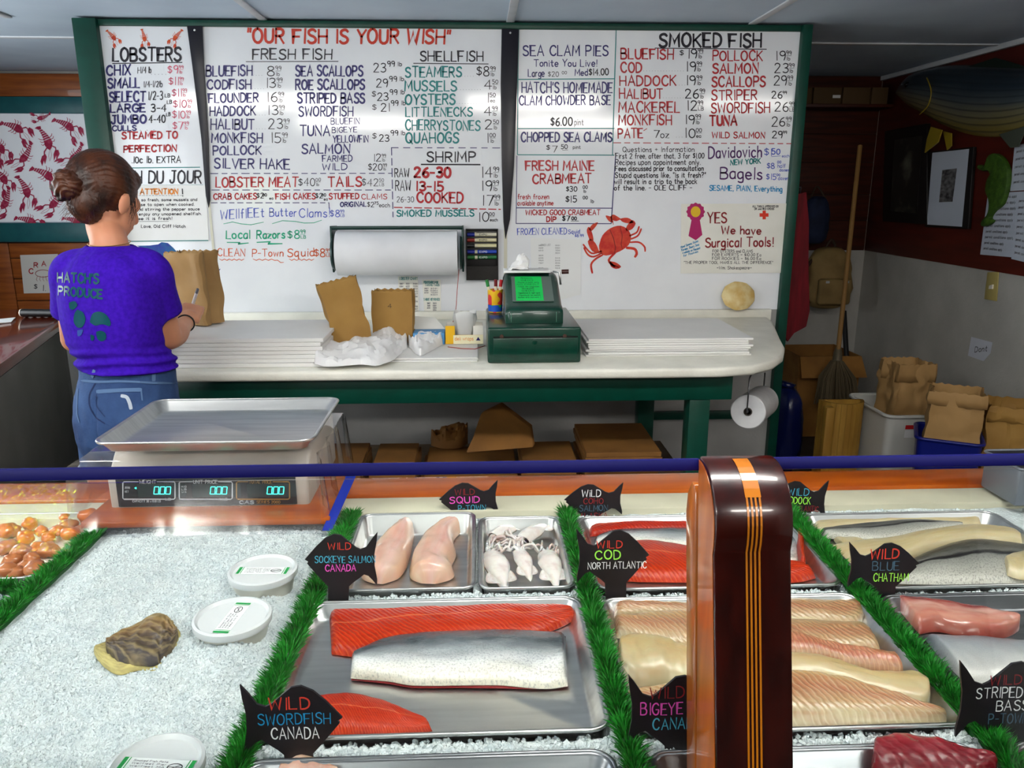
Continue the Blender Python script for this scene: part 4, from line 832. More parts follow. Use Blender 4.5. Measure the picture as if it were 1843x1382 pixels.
squid('fat white squid body along the left wall of its pan', (910, 1052), (885, 1000), 0.05, 3)
squid('squid with brownish speckled body at the front right of its pan', (1002, 1052), (985, 1002), 0.046, 4)
squid('small squid in the middle of the pile', (955, 1045), (935, 1000), 0.034, 5)
# ------------------------------------------------------------------ green grass dividers
M('grass_green', (30, 140, 36), 0.45, col2=(8, 96, 18), nscale=40)
def grass(label, a, b, wd, ht, nb, seed, dense=False):
    a = Vector(a); b = Vector(b); ax = (b - a); Ln = ax.length; ax.normalize(); sd = Vector((0, 0, 1)).cross(ax); rn = random.Random(seed)
    t = thing('grass_divider', label, 'divider', (a + b) / 2, 'green plastic grass dividers')
    g = G(); g.obox((a + b) / 2 + Vector((0, 0, 0.006)), ax * Ln / 2, sd * wd * 0.32, Vector((0, 0, 0.006))); g.build('base_strip', M('grass_base', (4, 84, 26), 0.5), t, bevel=0.002)
    g = G()
    for _ in range(nb):
        u = rn.random(); s = rn.uniform(-1, 1)
        p = a + ax * (Ln * u) + sd * (s * wd * 0.30) + Vector((0, 0, 0.008))
        tuft = noise.noise(Vector((u * Ln * 60, seed, 0)))
        d = (Vector((0, 0, 1.0)) + sd * (s * (0.8 if not dense else 0.55) + rn.uniform(-0.35, 0.35)) + ax * (rn.uniform(-0.5, 0.5) + tuft * 0.9)).normalized()
        L_ = ht * rn.uniform(0.65, 1.1) * (1 + 0.35 * tuft); w = 0.0011
        sx = d.cross(Vector((rn.uniform(-1, 1), rn.uniform(-1, 1), 0.2))).normalized() * w
        m_ = p + d * L_ * 0.6; e = p + d * L_ + (sd * s * 0.3 + Vector((0, 0, -0.35))) * L_ * 0.25
        n = len(g.v); g.v += [tuple(p - sx), tuple(p + sx), tuple(m_ - sx * 0.9), tuple(m_ + sx * 0.9), tuple(e)]
        g.f += [(n, n + 1, n + 3, n + 2), (n + 2, n + 3, n + 4)]
    o = g.build('grass_blades', 'grass_green', t); o['kind'] = 'stuff'
grass('green plastic grass divider between the ice bed and the salmon trays', (-0.298, 0.73, 0.884), (-0.272, 1.55, 0.884), 0.030, 0.026, 6500, 1)
grass('green plastic grass divider left of the cod trays', (0.181, 0.73, 0.884), (0.182, 1.55, 0.884), 0.024, 0.026, 5500, 2)
grass('green plastic grass divider between the cod and haddock trays', (0.634, 0.73, 0.884), (0.655, 1.54, 0.886), 0.032, 0.028, 9000, 3, True)
grass('green plastic grass divider left of the bare ice', (-0.772, 0.95, 0.884), (-0.772, 1.5, 0.884), 0.030, 0.026, 4500, 4)
grass('short green plastic grass strip in front of the scallop tray', (-1.1, 1.258, 0.884), (-0.80, 1.258, 0.884), 0.024, 0.024, 2200, 5)
# ------------------------------------------------------------------ fish-shaped signs
M('sign_black', (14, 13, 18), 0.42, col2=(20, 18, 26), nscale=20)
FISH = [(0.00, 0.50), (0.06, 0.60), (0.16, 0.76), (0.28, 0.92), (0.40, 1.0), (0.50, 0.98), (0.60, 0.86), (0.70, 0.74), (0.76, 0.70), (0.84, 0.74), (0.93, 0.92), (1.00, 1.04), (0.985, 0.84), (0.955, 0.60), (0.955, 0.36), (0.99, 0.08), (0.985, -0.02), (0.93, 0.08), (0.87, 0.17), (0.81, 0.20), (0.74, 0.12), (0.66, 0.04), (0.60, -0.04), (0.58, -0.26), (0.30, -0.26), (0.31, -0.04), (0.22, 0.10), (0.10, 0.30), (0.03, 0.42), (0.045, 0.46)]
def fish_sign(label, x0, x1, ytop, ybot, Y, lines, flip=False, rot=0.0, stake=None):
    """x0..x1, ytop..ybot: picture box of the fish (stake below); stands upright at depth Y. lines: (text, colour, fx0, fx1, fy, fh, w)"""
    BL = onY(x0, ybot, Y); BR = onY(x1, ybot, Y); TL = onY(x0, ytop, Y)
    w = (BR - BL).length; h = TL.z - BL.z
    c = (BL + BR) / 2
    t = thing('fish_sign', label, 'sign', (c.x, Y, 0.886), 'black fish-shaped price signs')
    tilt = 0.10
    def pt(fx, fy, off=0.0):
        x = (fx - 0.5) * w; z = (fy - 0.5) * h; cs, sn = math.cos(rot), math.sin(rot)
        zz_ = x * sn + z * cs
        return Vector((c.x + x * cs - z * sn, Y + tilt * zz_ - off, BL.z + h / 2 + zz_))
    out = []
    for (fx, fy) in FISH:
        if fy <= -0.2: fy = (0.874 - BL.z) / h
        out.append(pt(1 - fx if flip else fx, fy, 0.0015))
    out = [Vector(p) for p in out]
    G().prism(out, (0, 0.003, 0)).build('fish_board', 'sign_black', t)
    for (s, col, f0, f1, fy, fh, sw) in lines:
        g = G(); O = pt(f0, fy, 0.0021); E_ = pt(f1, fy, 0.0021)
        text_geo(g, s, O, E_ - O, pt(f0, fy + fh, 0.0021) - O, Vector((0, -1, tilt)).normalized(), sw * w, jit=0.4)
        g.build('lettering', PEN[col], t)
fish_sign('black fish sign reading wild sockeye salmon Canada', 552, 682, 964, 1050, 1.2, [('WILD', 'redc', 0.32, 0.63, 0.70, 0.13, 0.013), ('SOCKEYE SALMON', 'cyanc', 0.14, 0.97, 0.44, 0.13, 0.011), ('CANADA', 'magenta', 0.28, 0.70, 0.27, 0.13, 0.014)], rot=-0.02)
fish_sign('black fish sign reading wild squid P-Town', 791, 897, 870, 924, 1.556, [('WILD', 'brick', 0.27, 0.60, 0.62, 0.18, 0.012), ('SQUID', 'magenta', 0.18, 0.68, 0.36, 0.2, 0.017), ('P-TOWN', 'cyanc', 0.32, 0.78, 0.10, 0.18, 0.012)], rot=0.03)
fish_sign('black fish sign reading wild coho salmon', 1015, 1120, 873, 925, 1.54, [('WiLD', 'cream', 0.30, 0.62, 0.60, 0.22, 0.015), ('COHO', 'brick', 0.33, 0.66, 0.36, 0.18, 0.013), ('SALMON', 'slate', 0.26, 0.74, 0.12, 0.19, 0.013), ('ALASKA', 'brick', 0.26, 0.74, -0.12, 0.17, 0.012)])
fish_sign('black fish sign reading wild cod North Atlantic', 1036, 1166, 957, 1044, 1.19, [('WILD', 'redc', 0.28, 0.62, 0.66, 0.14, 0.014), ('COD', 'limec', 0.26, 0.60, 0.44, 0.17, 0.018), ('NORTH ATLANTIC', 'cream', 0.16, 0.96, 0.25, 0.13, 0.012)], flip=True)
fish_sign('black fish sign reading wild haddock North Atlantic beside the post', 1385, 1485, 868, 928, 1.53, [('WILD', 'cyanc', 0.28, 0.66, 0.60, 0.2, 0.013), ('HADDOCK', 'limec', 0.18, 0.70, 0.36, 0.19, 0.015), ('NORTH ATLANTIC', 'brick', 0.10, 0.86, 0.15, 0.15, 0.011)], rot=-0.04)
fish_sign('black fish sign reading wild blue Chatham', 1522, 1648, 980, 1052, 1.172, [('WILD', 'redc', 0.30, 0.70, 0.64, 0.22, 0.02), ('BLUE', 'slate', 0.34, 0.72, 0.36, 0.20, 0.014), ('CHATHAM', 'limec', 0.37, 0.86, 0.10, 0.18, 0.014)], flip=True)
fish_sign('black fish sign reading wild bigeye tuna Canada', 1127, 1295, 1222, 1334, 0.825, [('WILD', 'brick', 0.23, 0.59, 0.68, 0.17, 0.014), ('BIGEYE TUNA', 'magenta', 0.14, 0.98, 0.44, 0.17, 0.015), ('CANADA', 'cyanc', 0.27, 0.78, 0.22, 0.16, 0.015)], flip=True)
fish_sign('black fish sign reading wild swordfish Canada', 441, 620, 1240, 1350, 0.828, [('WILD', 'redc', 0.28, 0.68, 0.66, 0.18, 0.017), ('SWORDFISH', 'sky', 0.16, 0.88, 0.43, 0.16, 0.012), ('CANADA', 'cream', 0.29, 0.76, 0.21, 0.17, 0.014)], flip=True)
fish_sign('black fish sign reading wild striped bass P-Town', 1712, 1895, 1198, 1318, 0.82, [('WILD', 'brick', 0.30, 0.60, 0.70, 0.13, 0.012), ('STRIPED', 'cream', 0.18, 0.62, 0.52, 0.14, 0.011), ('BASS!', 'cream', 0.38, 0.72, 0.34, 0.14, 0.011), ('P-TOWN', 'slate', 0.32, 0.70, 0.16, 0.14, 0.011)], flip=True)
# ------------------------------------------------------------------ tubs, oyster
M('tub_plastic', (226, 228, 228), 0.25, col2=(214, 216, 216), nscale=10, trans=0.25, spec=0.5, sss=0.1)
M('tub_lid', (218, 222, 224), 0.22, spec=0.5, trans=0.15)
def tub(label, px, py, r, z, fill, srot, stick):
    c = onZ(px, py, z)
    t = thing('deli_tub', label, 'tub', (c.x, c.y, z - 0.05), 'lidded deli tubs on the ice')
    G().lathe((c.x, c.y, z - 0.05), (0, 0, 1), [(r * 0.78, 0), (r * 0.8, 0.002), (r * 0.93, 0.046)], 40).build('tub_body', M('tub_' + fill, dict(grey=(196, 194, 184), tan=(214, 176, 132))[fill], 0.4), t, smooth='auto')
    G().lathe((c.x, c.y, z), (0, 0, 1), [(r * 0.94, -0.010), (r, -0.010), (r * 1.01, -0.004), (r, 0.0), (r * 0.93, 0.0015), (r * 0.90, -0.001), (r * 0.86, -0.0035), (r * 0.3, -0.0035)], 48).build('lid', 'tub_lid', t, smooth='auto')
    R = Matrix.Rotation(srot, 3, 'Z'); hw, hh = stick; zs = z - 0.0030
    def sp(a, b): p = R @ Vector((a, b, 0)); return (c.x + p.x, c.y + p.y, zs)
    G().add([sp(-hw, -hh), sp(hw, -hh), sp(hw, hh), sp(-hw, hh)], [(0, 1, 2, 3)]).build('sticker', M('sticker_white', (240, 242, 242), 0.4), t)
    zs = z - 0.0026
    for s in (-1, 1):
        g = G(); g.add([sp(s * hw, -hh), sp(s * hw, hh), sp(s * hw * 0.88, hh), sp(s * hw * 0.88, -hh)], [(0, 1, 2, 3)]); g.add([sp(s * hw * 0.84, -hh), sp(s * hw * 0.84, hh), sp(s * hw * 0.81, hh), sp(s * hw * 0.81, -hh)], [(0, 1, 2, 3)]); g.build('sticker_band', M('sticker_green', (20, 150, 70), 0.4), t)
    g = G(); zs = z - 0.0026
    for k in range(4):
        O = Vector(sp(-hw * 0.7, hh * (0.5 - k * 0.36))); E_ = Vector(sp(hw * (0.25 if k < 3 else 0.1), hh * (0.5 - k * 0.36)))
        text_geo(g, ['Smoked Fish Pate', 'Wellfleet Pier', 'Wellfleet MA', 'keep cold'][k], O, E_ - O, Vector(sp(-hw * 0.7, hh * (0.72 - k * 0.36))) - O, Vector((0, 0, 1)), 0.0006)
    g.build('sticker_print', PEN['grey'], t)
    g = G(); O = Vector(sp(hw * 0.52, 0)); pts = [O + (Vector(sp(math.cos(a) * hw * 0.2, math.sin(a) * hh * 0.45)) - Vector(sp(0, 0))) for a in [i * math.pi / 8 for i in range(17)]]
    ribbon(g, pts, 0.0012, Vector((0, 0, 1))); ribbon(g, [pts[2], pts[10]], 0.0012, Vector((0, 0, 1))); ribbon(g, [pts[0], pts[8]], 0.0012, Vector((0, 0, 1))); g.build('sticker_emblem', PEN['black'], t)
tub('round plastic tub by the sockeye sign, sticker lying crosswise', 473, 1024, 0.0575, 0.937, 'grey', -0.05, (0.043, 0.012))
tub('round plastic tub between oyster and grass, sticker pointing away', 418, 1108, 0.058, 0.935, 'grey', 1.45, (0.043, 0.012))
tub('round plastic tub of tan spread cut by the bottom edge', 280, 1375, 0.053, 0.932, 'tan', -0.12, (0.043, 0.012))
oy = thing('oyster', 'large rough brown oyster shell lying on the ice', 'oyster', onZ(250, 1165, 0.91))
loft([(168, 1172), (185, 1166), (215, 1150), (245, 1128), (280, 1111), (305, 1114), (318, 1130), (327, 1150)], [(170, 1180), (190, 1203), (215, 1215), (250, 1207), (285, 1206), (312, 1180), (327, 1154)], 0.012, 0.911, seed=60, ridge=0.003, nu=60, nv=30).build('lower_valve', 'oyster_low', oy, smooth=True)
loft([(190, 1166), (210, 1152), (240, 1130), (280, 1110), (300, 1112), (312, 1128), (322, 1148)], [(192, 1178), (215, 1196), (250, 1198), (280, 1198), (308, 1175), (322, 1152)], 0.017, 0.917, seed=61, ridge=0.0012, nu=60, nv=30, wob=0.35).build('upper_valve', 'oyster_top', oy, smooth=True)
# grey bin at the frame edge
bn = thing('steam_bin', 'grey metal bin standing on the case ledge at the frame edge', 'bin', (1.15, 1.56, 0.9))
P0 = onY(1816, 960, 1.5); 
g = G(); bx0 = onY(1816, 900, 1.52).x
g.box(bx0, bx0 + 0.18, 1.50, 1.62, 0.907, 0.992); o = g.build('bin_body', M('bin_grey', (112, 118, 128), 0.4, metal=0.5), bn, bevel=0.006)
g = G(); pts = rrect(bx0 - 0.003, bx0 + 0.183, 1.497, 1.623, 0.012, 0.992); g.tube(pts + [pts[0]], 0.003, 6, cap=False); g.build('bin_rim', 'bin_grey', bn, smooth=True)
G().box(bx0 + 0.006, bx0 + 0.174, 1.506, 1.614, 0.9921, 0.9925).build('bin_mouth', M('bin_dark', (24, 24, 28), 0.6), bn)
# ================================================================== SERVICE COUNTER UNDER THE BOARD
ZT = 0.97
M('counter_white', (236, 235, 224), 0.4, col2=(224, 223, 212), nscale=10, bump=0.12, bscale=90)
ctr = thing('service_counter', 'white service counter on a dark green base under the menu board', 'counter', (0, 3.1, 0))
out = [(-1.28, D - 0.035), (-1.28, 2.60), (-1.25, 2.575), (-0.6, 2.572), (0.6, 2.56), (0.83, 2.563), (0.95, 2.592), (1.05, 2.665), (1.13, 2.78), (1.19, 2.92), (1.24, 3.10), (1.30, 3.3), (1.36, 3.5), (1.38, D - 0.035)]
G().prism([(x, y, ZT - 0.036) for x, y in out], (0, 0, 0.036)).build('worktop', 'counter_white', ctr, bevel=0.012, seg=3)
G().box(-1.28, 1.40, D - 0.034, D - 0.004, ZT - 0.02, ZT + 0.035).build('backsplash', 'counter_white', ctr, bevel=0.006)
G().box(-1.24, 0.90, 2.64, 2.68, 0.835, ZT - 0.037).build('apron', 'green_paint', ctr, bevel=0.003)
G().box(0.86, 0.90, 2.682, D - 0.04, 0.855, ZT - 0.037).build('apron', 'green_paint', ctr, bevel=0.003)
for (x, y) in [(0.75, 2.645), (-1.2, 2.645), (0.75, 3.5)]: G().box(x, x + 0.075, y, y + 0.075, 0, 0.834).build('leg', 'green_paint', ctr, bevel=0.003)
G().box(-1.2, 0.86, 2.725, 3.49, 0.375, 0.40).build('lower_shelf', M('shelf_wood', (120, 100, 76), 0.6, col2=(100, 82, 60), nscale=4, stretch=(1, 8, 8)), ctr, bevel=0.003)
G().box(0.83, 1.436, D - 0.03, D - 0.005, 0.46, 0.50).build('rail', 'green_paint', ctr, bevel=0.003)
# ------------------------------------------------------------------ things on the board
M('black_blade', (20, 18, 30), 0.35)
for lab, P in [('long black tapering strip screwed over the seam left of the fresh fish list', [(336, 46), (364, 46), (367, 120), (375, 250), (378, 360), (375, 374), (370, 352), (362, 250), (346, 120)]), ('long black tapering strip hanging between the shellfish list and the clam pies', [(903, 51), (934, 53), (931, 150), (925, 300), (918, 395), (910, 431), (906, 400), (903, 300), (901, 150)])]:
    pts = [onY(x, y, D - 0.012) for x, y in P]
    t = thing('hanging_blade', lab, 'strip', pts[5], 'black strips over the board seams')
    G().prism(pts, (0, 0.007, 0)).build('blade', 'black_blade', t, bevel=0.002)
    c = onY((P[0][0] + P[1][0]) / 2, P[0][1] + 8, D - 0.0145)
    G().lathe(c, (0, 1, 0), [(0.003, 0), (0.0045, 0.001), (0.0045, 0.003)], 12).build('screw', 'steel', t, smooth='auto')
M('paper_white', (240, 241, 240), 0.5, col2=(234, 235, 232), nscale=6)
M('paper_cream', (238, 237, 229), 0.5, col2=(231, 230, 220), nscale=6)
def sheet(name, label, quad, m, Y=D - 0.004, th=0.0012, cat='notice'):
    pts = [onY(x, y, Y) for x, y in quad]
    t = thing(name, label, cat, pts[3])
    G().prism(pts, (0, th, 0)).build('paper', m, t); return t
YN = D - 0.0046
at_ = sheet('attention_notice', 'attention notice on white paper below the fish du jour heading', [(201, 333), (370, 333), (376, 433), (206, 436)], 'paper_white')
T(9, 1012, 278, 1282, 276, 36, 'ATTENTION', 'gold', 10, at_, YN); N(9, 1302, 290, 50, '!', 'black', 10, par=at_, Y=YN); LN(9, [(870, 288), (1318, 288)], 'black', 3, at_, YN, dash=(14, 8))
for k, s in enumerate(['Our fish is so fresh, some mussels and', 'clams refuse to open when cooked.', 'Tasting and stirring the pepper sauce', 'then and enjoy any unopened shellfish.', 'Guarantee it is fresh!']):
    T(9, 850, 330 + k * 34, [1420, 1400, 1438, 1452, 1240][k], 326 + k * 34, 20, s, 'black', 4, at_, YN)
LN(9, [(985, 476), (1215, 474)], 'black', 3, at_, YN); T(9, 1018, 520, 1336, 520, 22, 'Love, Old Cliff Hatch', 'black', 4, at_, YN); LN(9, [(940, 618), (1500, 612)], 'teal', 8, at_, YN)
st = sheet('surgical_tools_poster', 'cream poster reading yes we have surgical tools with a red rosette', [(1226, 367), (1416, 366), (1408, 491), (1225, 492)], 'paper_cream', cat='poster')
PEN['rose'] = mat('ink_rose', (176, 20, 100), 0.5); PEN['yel'] = mat('ink_yellow', (226, 186, 30), 0.5)
def blob(c, pts, col, par, Y=LY, name='painted_shape'):
    g = G(); P = [bp(c, x, y, Y) for x, y in pts]; g.add(P, [tuple(range(len(P)))]); return g.build(name, PEN[col], par)
def circ(cx, cy, rx, ry, n=24, lob=0, amp=0): return [(cx + rx * (1 + amp * math.cos(lob * a)) * math.cos(a), cy + ry * (1 + amp * math.cos(lob * a)) * math.sin(a)) for a in [2 * math.pi * i / n for i in range(n)]]
blob(8, circ(778, 722, 82, 80, 64, 12, 0.06), 'rose', st, YN, 'rosette'); blob(8, circ(778, 722, 45, 50), 'yel', st, YN - 0.0004, 'rosette_centre'); blob(8, [(742, 790), (816, 790), (840, 935), (780, 985), (712, 945)], 'rose', st, YN + 0.0001, 'rosette_ribbon')
T(8, 890, 826, 1062, 822, 92, 'YES', 'brick', 14, st, YN); T(8, 1018, 924, 1376, 930, 72, 'We have', 'brick', 13, st, YN); T(8, 870, 1048, 1490, 1040, 84, 'Surgical Tools!', 'brick', 14, st, YN)
for (s, x0, y0, x1, h) in [('ALL TOOLS APPROVED BY', 1302, 682, 1544, 18), ('DR. and RED CROSS', 1320, 704, 1500, 16), ('FOR OYSTERS and CLAMS', 936, 1098, 1304, 26), ('FOR EXPERTS ~ $10.00 Ea', 932, 1132, 1380, 26), ('FOR ROOKIES ~ $6.00 Ea', 932, 1166, 1380, 26), ('"THE PROPER TOOL MAKES ALL THE DIFFERENCE"', 670, 1202, 1490, 24), ('~Wm. Shakespeare~', 974, 1252, 1294, 28)]:
    T(8, x0, y0, x1, y0, h, s, 'black', 4, st, YN)
for k, s in enumerate(['Mixed Spoons, Knives', 'Forceps, Shears, Saws', 'Available on Request', 'for Rookies']): T(8, 640 + k * 8, 1060 + k * 26, 800 + k * (10 if k < 3 else 0), 1000 + k * 32, 20, s, 'sky', 4, st, YN)
PEN['cross'] = mat('ink_cross', (216, 52, 28), 0.5)
blob(8, [(1395, 712), (1425, 712), (1425, 736), (1450, 736), (1450, 768), (1425, 768), (1425, 792), (1395, 792), (1395, 768), (1368, 768), (1368, 736), (1395, 736)], 'cross', st, YN, 'red_cross')
PEN['faint'] = mat('ink_faint', (168, 170, 172), 0.6)
def columns(par, c, cols, y0, y1, dy, Y, w=3, col='faint', h=10):
    g = G(); rn = random.Random(5); S = CR[c][2]
    y = y0
    while y < y1:
        for (a, b) in cols:
            if rn.random() < 0.9:
                O = bp(c, a, y, Y); E_ = bp(c, b, y, Y); s = ''.join(rn.choice('0123456789') for _ in range(4))
                text_geo(g, s, O, E_ - O, bp(c, a, y - h, Y) - O, NB, w / S / FPX * D)
        y += dy
    o = g.build('printed_columns', PEN[col], par); o['kind'] = 'stuff'
ps = sheet('price_sheet', 'faint printed sheet pinned behind the cash register', [(955, 428), (1046, 431), (1045, 530), (1000, 542), (957, 540)], M('paper_faint', (234, 236, 236), 0.5), cat='paper sheet')
columns(ps, 10, [(725, 765), (870, 910)], 110, 320, 22, YN); T(10, 745, 110, 830, 108, 16, 'PRICE LIST', 'faint', 3, ps, YN)
tc1 = sheet('weight_chart', 'tall narrow number chart with teal heading behind the paper bag', [(716, 497), (752, 497), (754, 566), (720, 566)], 'paper_cream', cat='chart')
T(11, 868, 600, 1026, 600, 24, 'LOBSTER CHART', 'teal', 4, tc1, YN); columns(tc1, 11, [(870, 900), (925, 955), (985, 1025)], 640, 900, 22, YN, 3, 'grey', 13)
tc2 = sheet('order_chart', 'small order chart with two teal headings below the paper roll', [(760, 503), (793, 503), (794, 573), (764, 571)], 'paper_cream', cat='chart')
T(11, 1080, 630, 1205, 632, 20, 'PROCEDURES FOR', 'teal', 4, tc2, YN); T(11, 1090, 652, 1215, 654, 18, 'TAKING TAGS', 'teal', 4, tc2, YN); T(11, 1078, 780, 1218, 780, 20, 'TABLE KEYRINGS', 'teal', 4, tc2, YN); columns(tc2, 11, [(1085, 1120), (1140, 1200)], 680, 750, 18, YN, 3, 'grey', 10); columns(tc2, 11, [(1110, 1135), (1160, 1190)], 810, 930, 20, YN, 3, 'grey', 12)
# painted crab
crab = M('crab_red', (196, 30, 20), 0.4, col2=(214, 70, 40), nscale=40); PEN['crabred'] = crab; PEN['crabdark'] = mat('ink_crabdark', (120, 14, 16), 0.5)
def crabpart(pts, n=28):
    P = smoothline([(x, y, 0) for x, y in pts + [pts[0]]], n); blob(0, [(p.x, p.y) for p in P[:-1]], 'crabred', pan_r, LY, 'crab_painting')
crabpart([(1078, 442), (1084, 424), (1098, 411), (1116, 406), (1130, 413), (1136, 426), (1132, 440), (1120, 450), (1106, 456), (1090, 460), (1080, 455)])
for pts in ([(1080, 456), (1066, 452), (1058, 436), (1062, 430), (1072, 438)], [(1062, 434), (1056, 416), (1060, 408), (1066, 420), (1068, 434)], [(1060, 412), (1066, 404), (1076, 400), (1072, 408), (1064, 416)], [(1128, 416), (1138, 412), (1144, 402), (1138, 396), (1130, 404), (1126, 412)], [(1142, 400), (1130, 392), (1116, 394), (1122, 400), (1134, 402)], [(1118, 394), (1104, 386), (1098, 392), (1108, 398)], [(1100, 390), (1090, 388), (1096, 398), (1104, 400)]): crabpart(pts, 16)
for pts, w in (([(1082, 452), (1066, 456), (1056, 448), (1050, 440)], 3), ([(1082, 456), (1068, 462), (1058, 458), (1051, 446)], 3), ([(1084, 459), (1072, 466), (1064, 476), (1066, 491)], 3.5), ([(1108, 454), (1098, 464), (1096, 470), (1104, 478), (1112, 480)], 4), ([(1134, 424), (1146, 418), (1150, 408)], 3), ([(1136, 430), (1148, 424), (1154, 412)], 3), ([(1134, 436), (1150, 436), (1160, 444), (1161, 452)], 3), ([(1128, 446), (1142, 448), (1146, 456), (1143, 462)], 4.5), ([(1104, 404), (1102, 396), (1108, 390)], 1)):
    LN(0, [(p.x, p.y) for p in smoothline([(x, y, 0) for x, y in pts], 12)], 'crabred', w, pan_r, name='crab_painting')
crabpart([(1096, 470), (1108, 472), (1118, 480), (1110, 484), (1100, 480)], 12)
LN(0, [(1098, 414), (1104, 428), (1108, 446), (1106, 456)], 'crabdark', 1.2, pan_r, Y=LY - 0.0004, name='crab_shade'); LN(0, [(1116, 408), (1120, 424), (1118, 440), (1120, 448)], 'crabdark', 1.2, pan_r, Y=LY - 0.0004, name='crab_shade')
# three little lobsters at the head of the board
def lobster(c, cx, cy, s, ang, col, par, Y=LY, name='lobster_print', curve=0.25):
    """small printed lobster: head at +axis, tail curls behind"""
    ca, sa = math.cos(ang), math.sin(ang)
    def tr(x, y): y = y + curve * x * x; return (cx + s * (x * ca - y * sa), cy + s * (x * sa + y * ca))
    g = G()
    def poly(pts): P = [bp(c, *tr(*p), Y) for p in pts]; g.add(P, [tuple(range(len(P)))])
    def line(pts, w): ribbon(g, [bp(c, *tr(*p), Y) for p in pts], w * s / CR[c][2] / FPX * abs(Y), NB)
    poly([(-0.1, -0.18), (0.15, -0.21), (0.36, -0.10), (0.44, 0), (0.36, 0.10), (0.15, 0.21), (-0.1, 0.18)])
    for k in range(5): x = -0.12 - 0.115 * k; w = 0.175 - 0.02 * k; poly([(x, -w), (x - 0.02, 0), (x, w), (x - 0.10, w * 0.9), (x - 0.10, -w * 0.9)])
    poly([(-0.70, -0.06), (-0.86, -0.16), (-0.90, 0), (-0.86, 0.16), (-0.70, 0.06)])
    for q in (-1, 1):
        line([(0.25, 0.1 * q), (0.42, 0.3 * q), (0.6, 0.32 * q)], 0.06)
        poly([(0.54, 0.26 * q), (0.70, 0.18 * q), (1.02, 0.24 * q), (0.82, 0.33 * q), (1.06, 0.38 * q), (0.80, 0.52 * q), (0.58, 0.44 * q)])
        for k in range(3): line([(0.05 - 0.1 * k, 0.14 * q), (0.1 - 0.16 * k, 0.30 * q), (0.02 - 0.16 * k, 0.36 * q)], 0.03)
        line([(0.42, 0.03 * q), (0.7, 0.08 * q), (0.95, 0.02 * q)], 0.015)
    return g.build(name, PEN[col], par)
PEN['lob'] = mat('ink_lobster', (222, 92, 28), 0.5, col2=(200, 50, 24), nscale=60); PEN['lobpink'] = mat('ink_lobpink', (176, 26, 76), 0.7, col2=(206, 84, 120), nscale=70, lo=0.45, hi=0.75)
lobster(1, 815, 265, 75, 0.9, 'lob', pan_l, curve=0.15); lobster(1, 1040, 270, 72, 1.35, 'lob', pan_l, curve=0.1); lobster(1, 1268, 265, 78, 2.2, 'lob', pan_l, curve=-0.15)
# blue fish painted low on the left panel
PEN['fblue'] = mat('ink_fishblue', (20, 46, 150), 0.4, col2=(8, 96, 150), nscale=30); PEN['fteal'] = mat('ink_fishteal', (10, 130, 120), 0.4)
blob(9, [(985, 650), (1080, 648), (1140, 640), (1165, 624), (1210, 630), (1250, 665), (1285, 705), (1250, 725), (1180, 735), (1110, 715), (1060, 680)], 'fblue', pan_l, name='fish_painting'); blob(9, [(1265, 705), (1320, 688), (1380, 690), (1425, 722), (1370, 712), (1300, 726)], 'fteal', pan_l, name='fish_painting')
blob(9, [(1500, 850), (1592, 815), (1560, 860), (1518, 888)], 'fblue', pan_m, name='fish_painting'); blob(9, [(1140, 745), (1190, 738), (1216, 770), (1160, 785)], 'fteal', pan_l, name='fish_painting')
LN(9, [(968, 655), (985, 672), (970, 690), (1010, 700), (1080, 710), (1130, 750), (1170, 830)], 'black', 4, pan_l, name='fish_painting'); LN(9, [(x, y) for x, y in circ(1046, 680, 14, 14, 12)] + [(1060, 680)], 'black', 3, pan_l, name='fish_painting')
# ------------------------------------------------------------------ butcher paper roll and dispenser
rl = thing('paper_roll_dispenser', 'wide white butcher paper roll in a dark green wall dispenser', 'paper roll', (-0.35, 3.5, 1.17))
rc = Vector((0, 3.53, 1.285)); rr = 0.098
G().lathe((-0.622, rc.y, rc.z), (1, 0, 0), [(0.03, 0), (rr, 0), (rr, 0.533), (0.03, 0.533)], 48).build('paper_roll', M('roll_paper', (240, 243, 247), 0.55, col2=(220, 222, 226), nscale=3), rl, smooth='auto')
M('dispenser_green', (8, 46, 42), 0.35, metal=0.3)
for x, s in ((-0.636, -1), (-0.078, 1)):
    G().lathe((x, rc.y, rc.z), (s, 0, 0), [(0.075, 0), (0.07, 0.008), (0.03, 0.014)], 28).build('end_cap', 'dispenser_green', rl, smooth='auto')
G().box(-0.64, -0.066, rc.y - 0.025, rc.y - 0.002, 1.388, 1.404).build('cutter_bar', 'dispenser_green', rl, bevel=0.003)
for x in (-0.648, -0.07): G().prism([(x, D - 0.006, 1.40), (x, rc.y - 0.02, 1.405), (x, rc.y - 0.03, 1.27), (x, rc.y - 0.005, 1.2), (x, D - 0.006, 1.22)], (0.008, 0, 0)).build('bracket', 'dispenser_green', rl, bevel=0.002)
M('red_string', (176, 40, 26), 0.8)
sp_ = [(x, y, Y) for x, y, Y in [(826, 485, 3.50), (823, 520, 3.5), (820, 560, 3.45), (812, 590, 3.2), (806, 612, 3.02), (803, 622, 2.985)]]
o = G().tube(smoothline([onY(x, y, Y) for x, y, Y in sp_], 30), 0.0014, 5).build('string', 'red_string', smooth=True); tag(o, 'thin red twine hanging from the paper roll to the yellow box', 'string')
o = G().tube([onZ(806, 624, ZT + 0.018), onZ(830, 627, ZT + 0.018), onZ(855, 628, ZT + 0.018), onZ(873, 622, ZT + 0.018)], 0.0014, 5).build('string', 'red_string', smooth=True); tag(o, 'short red twine lying beside the cash register', 'string')
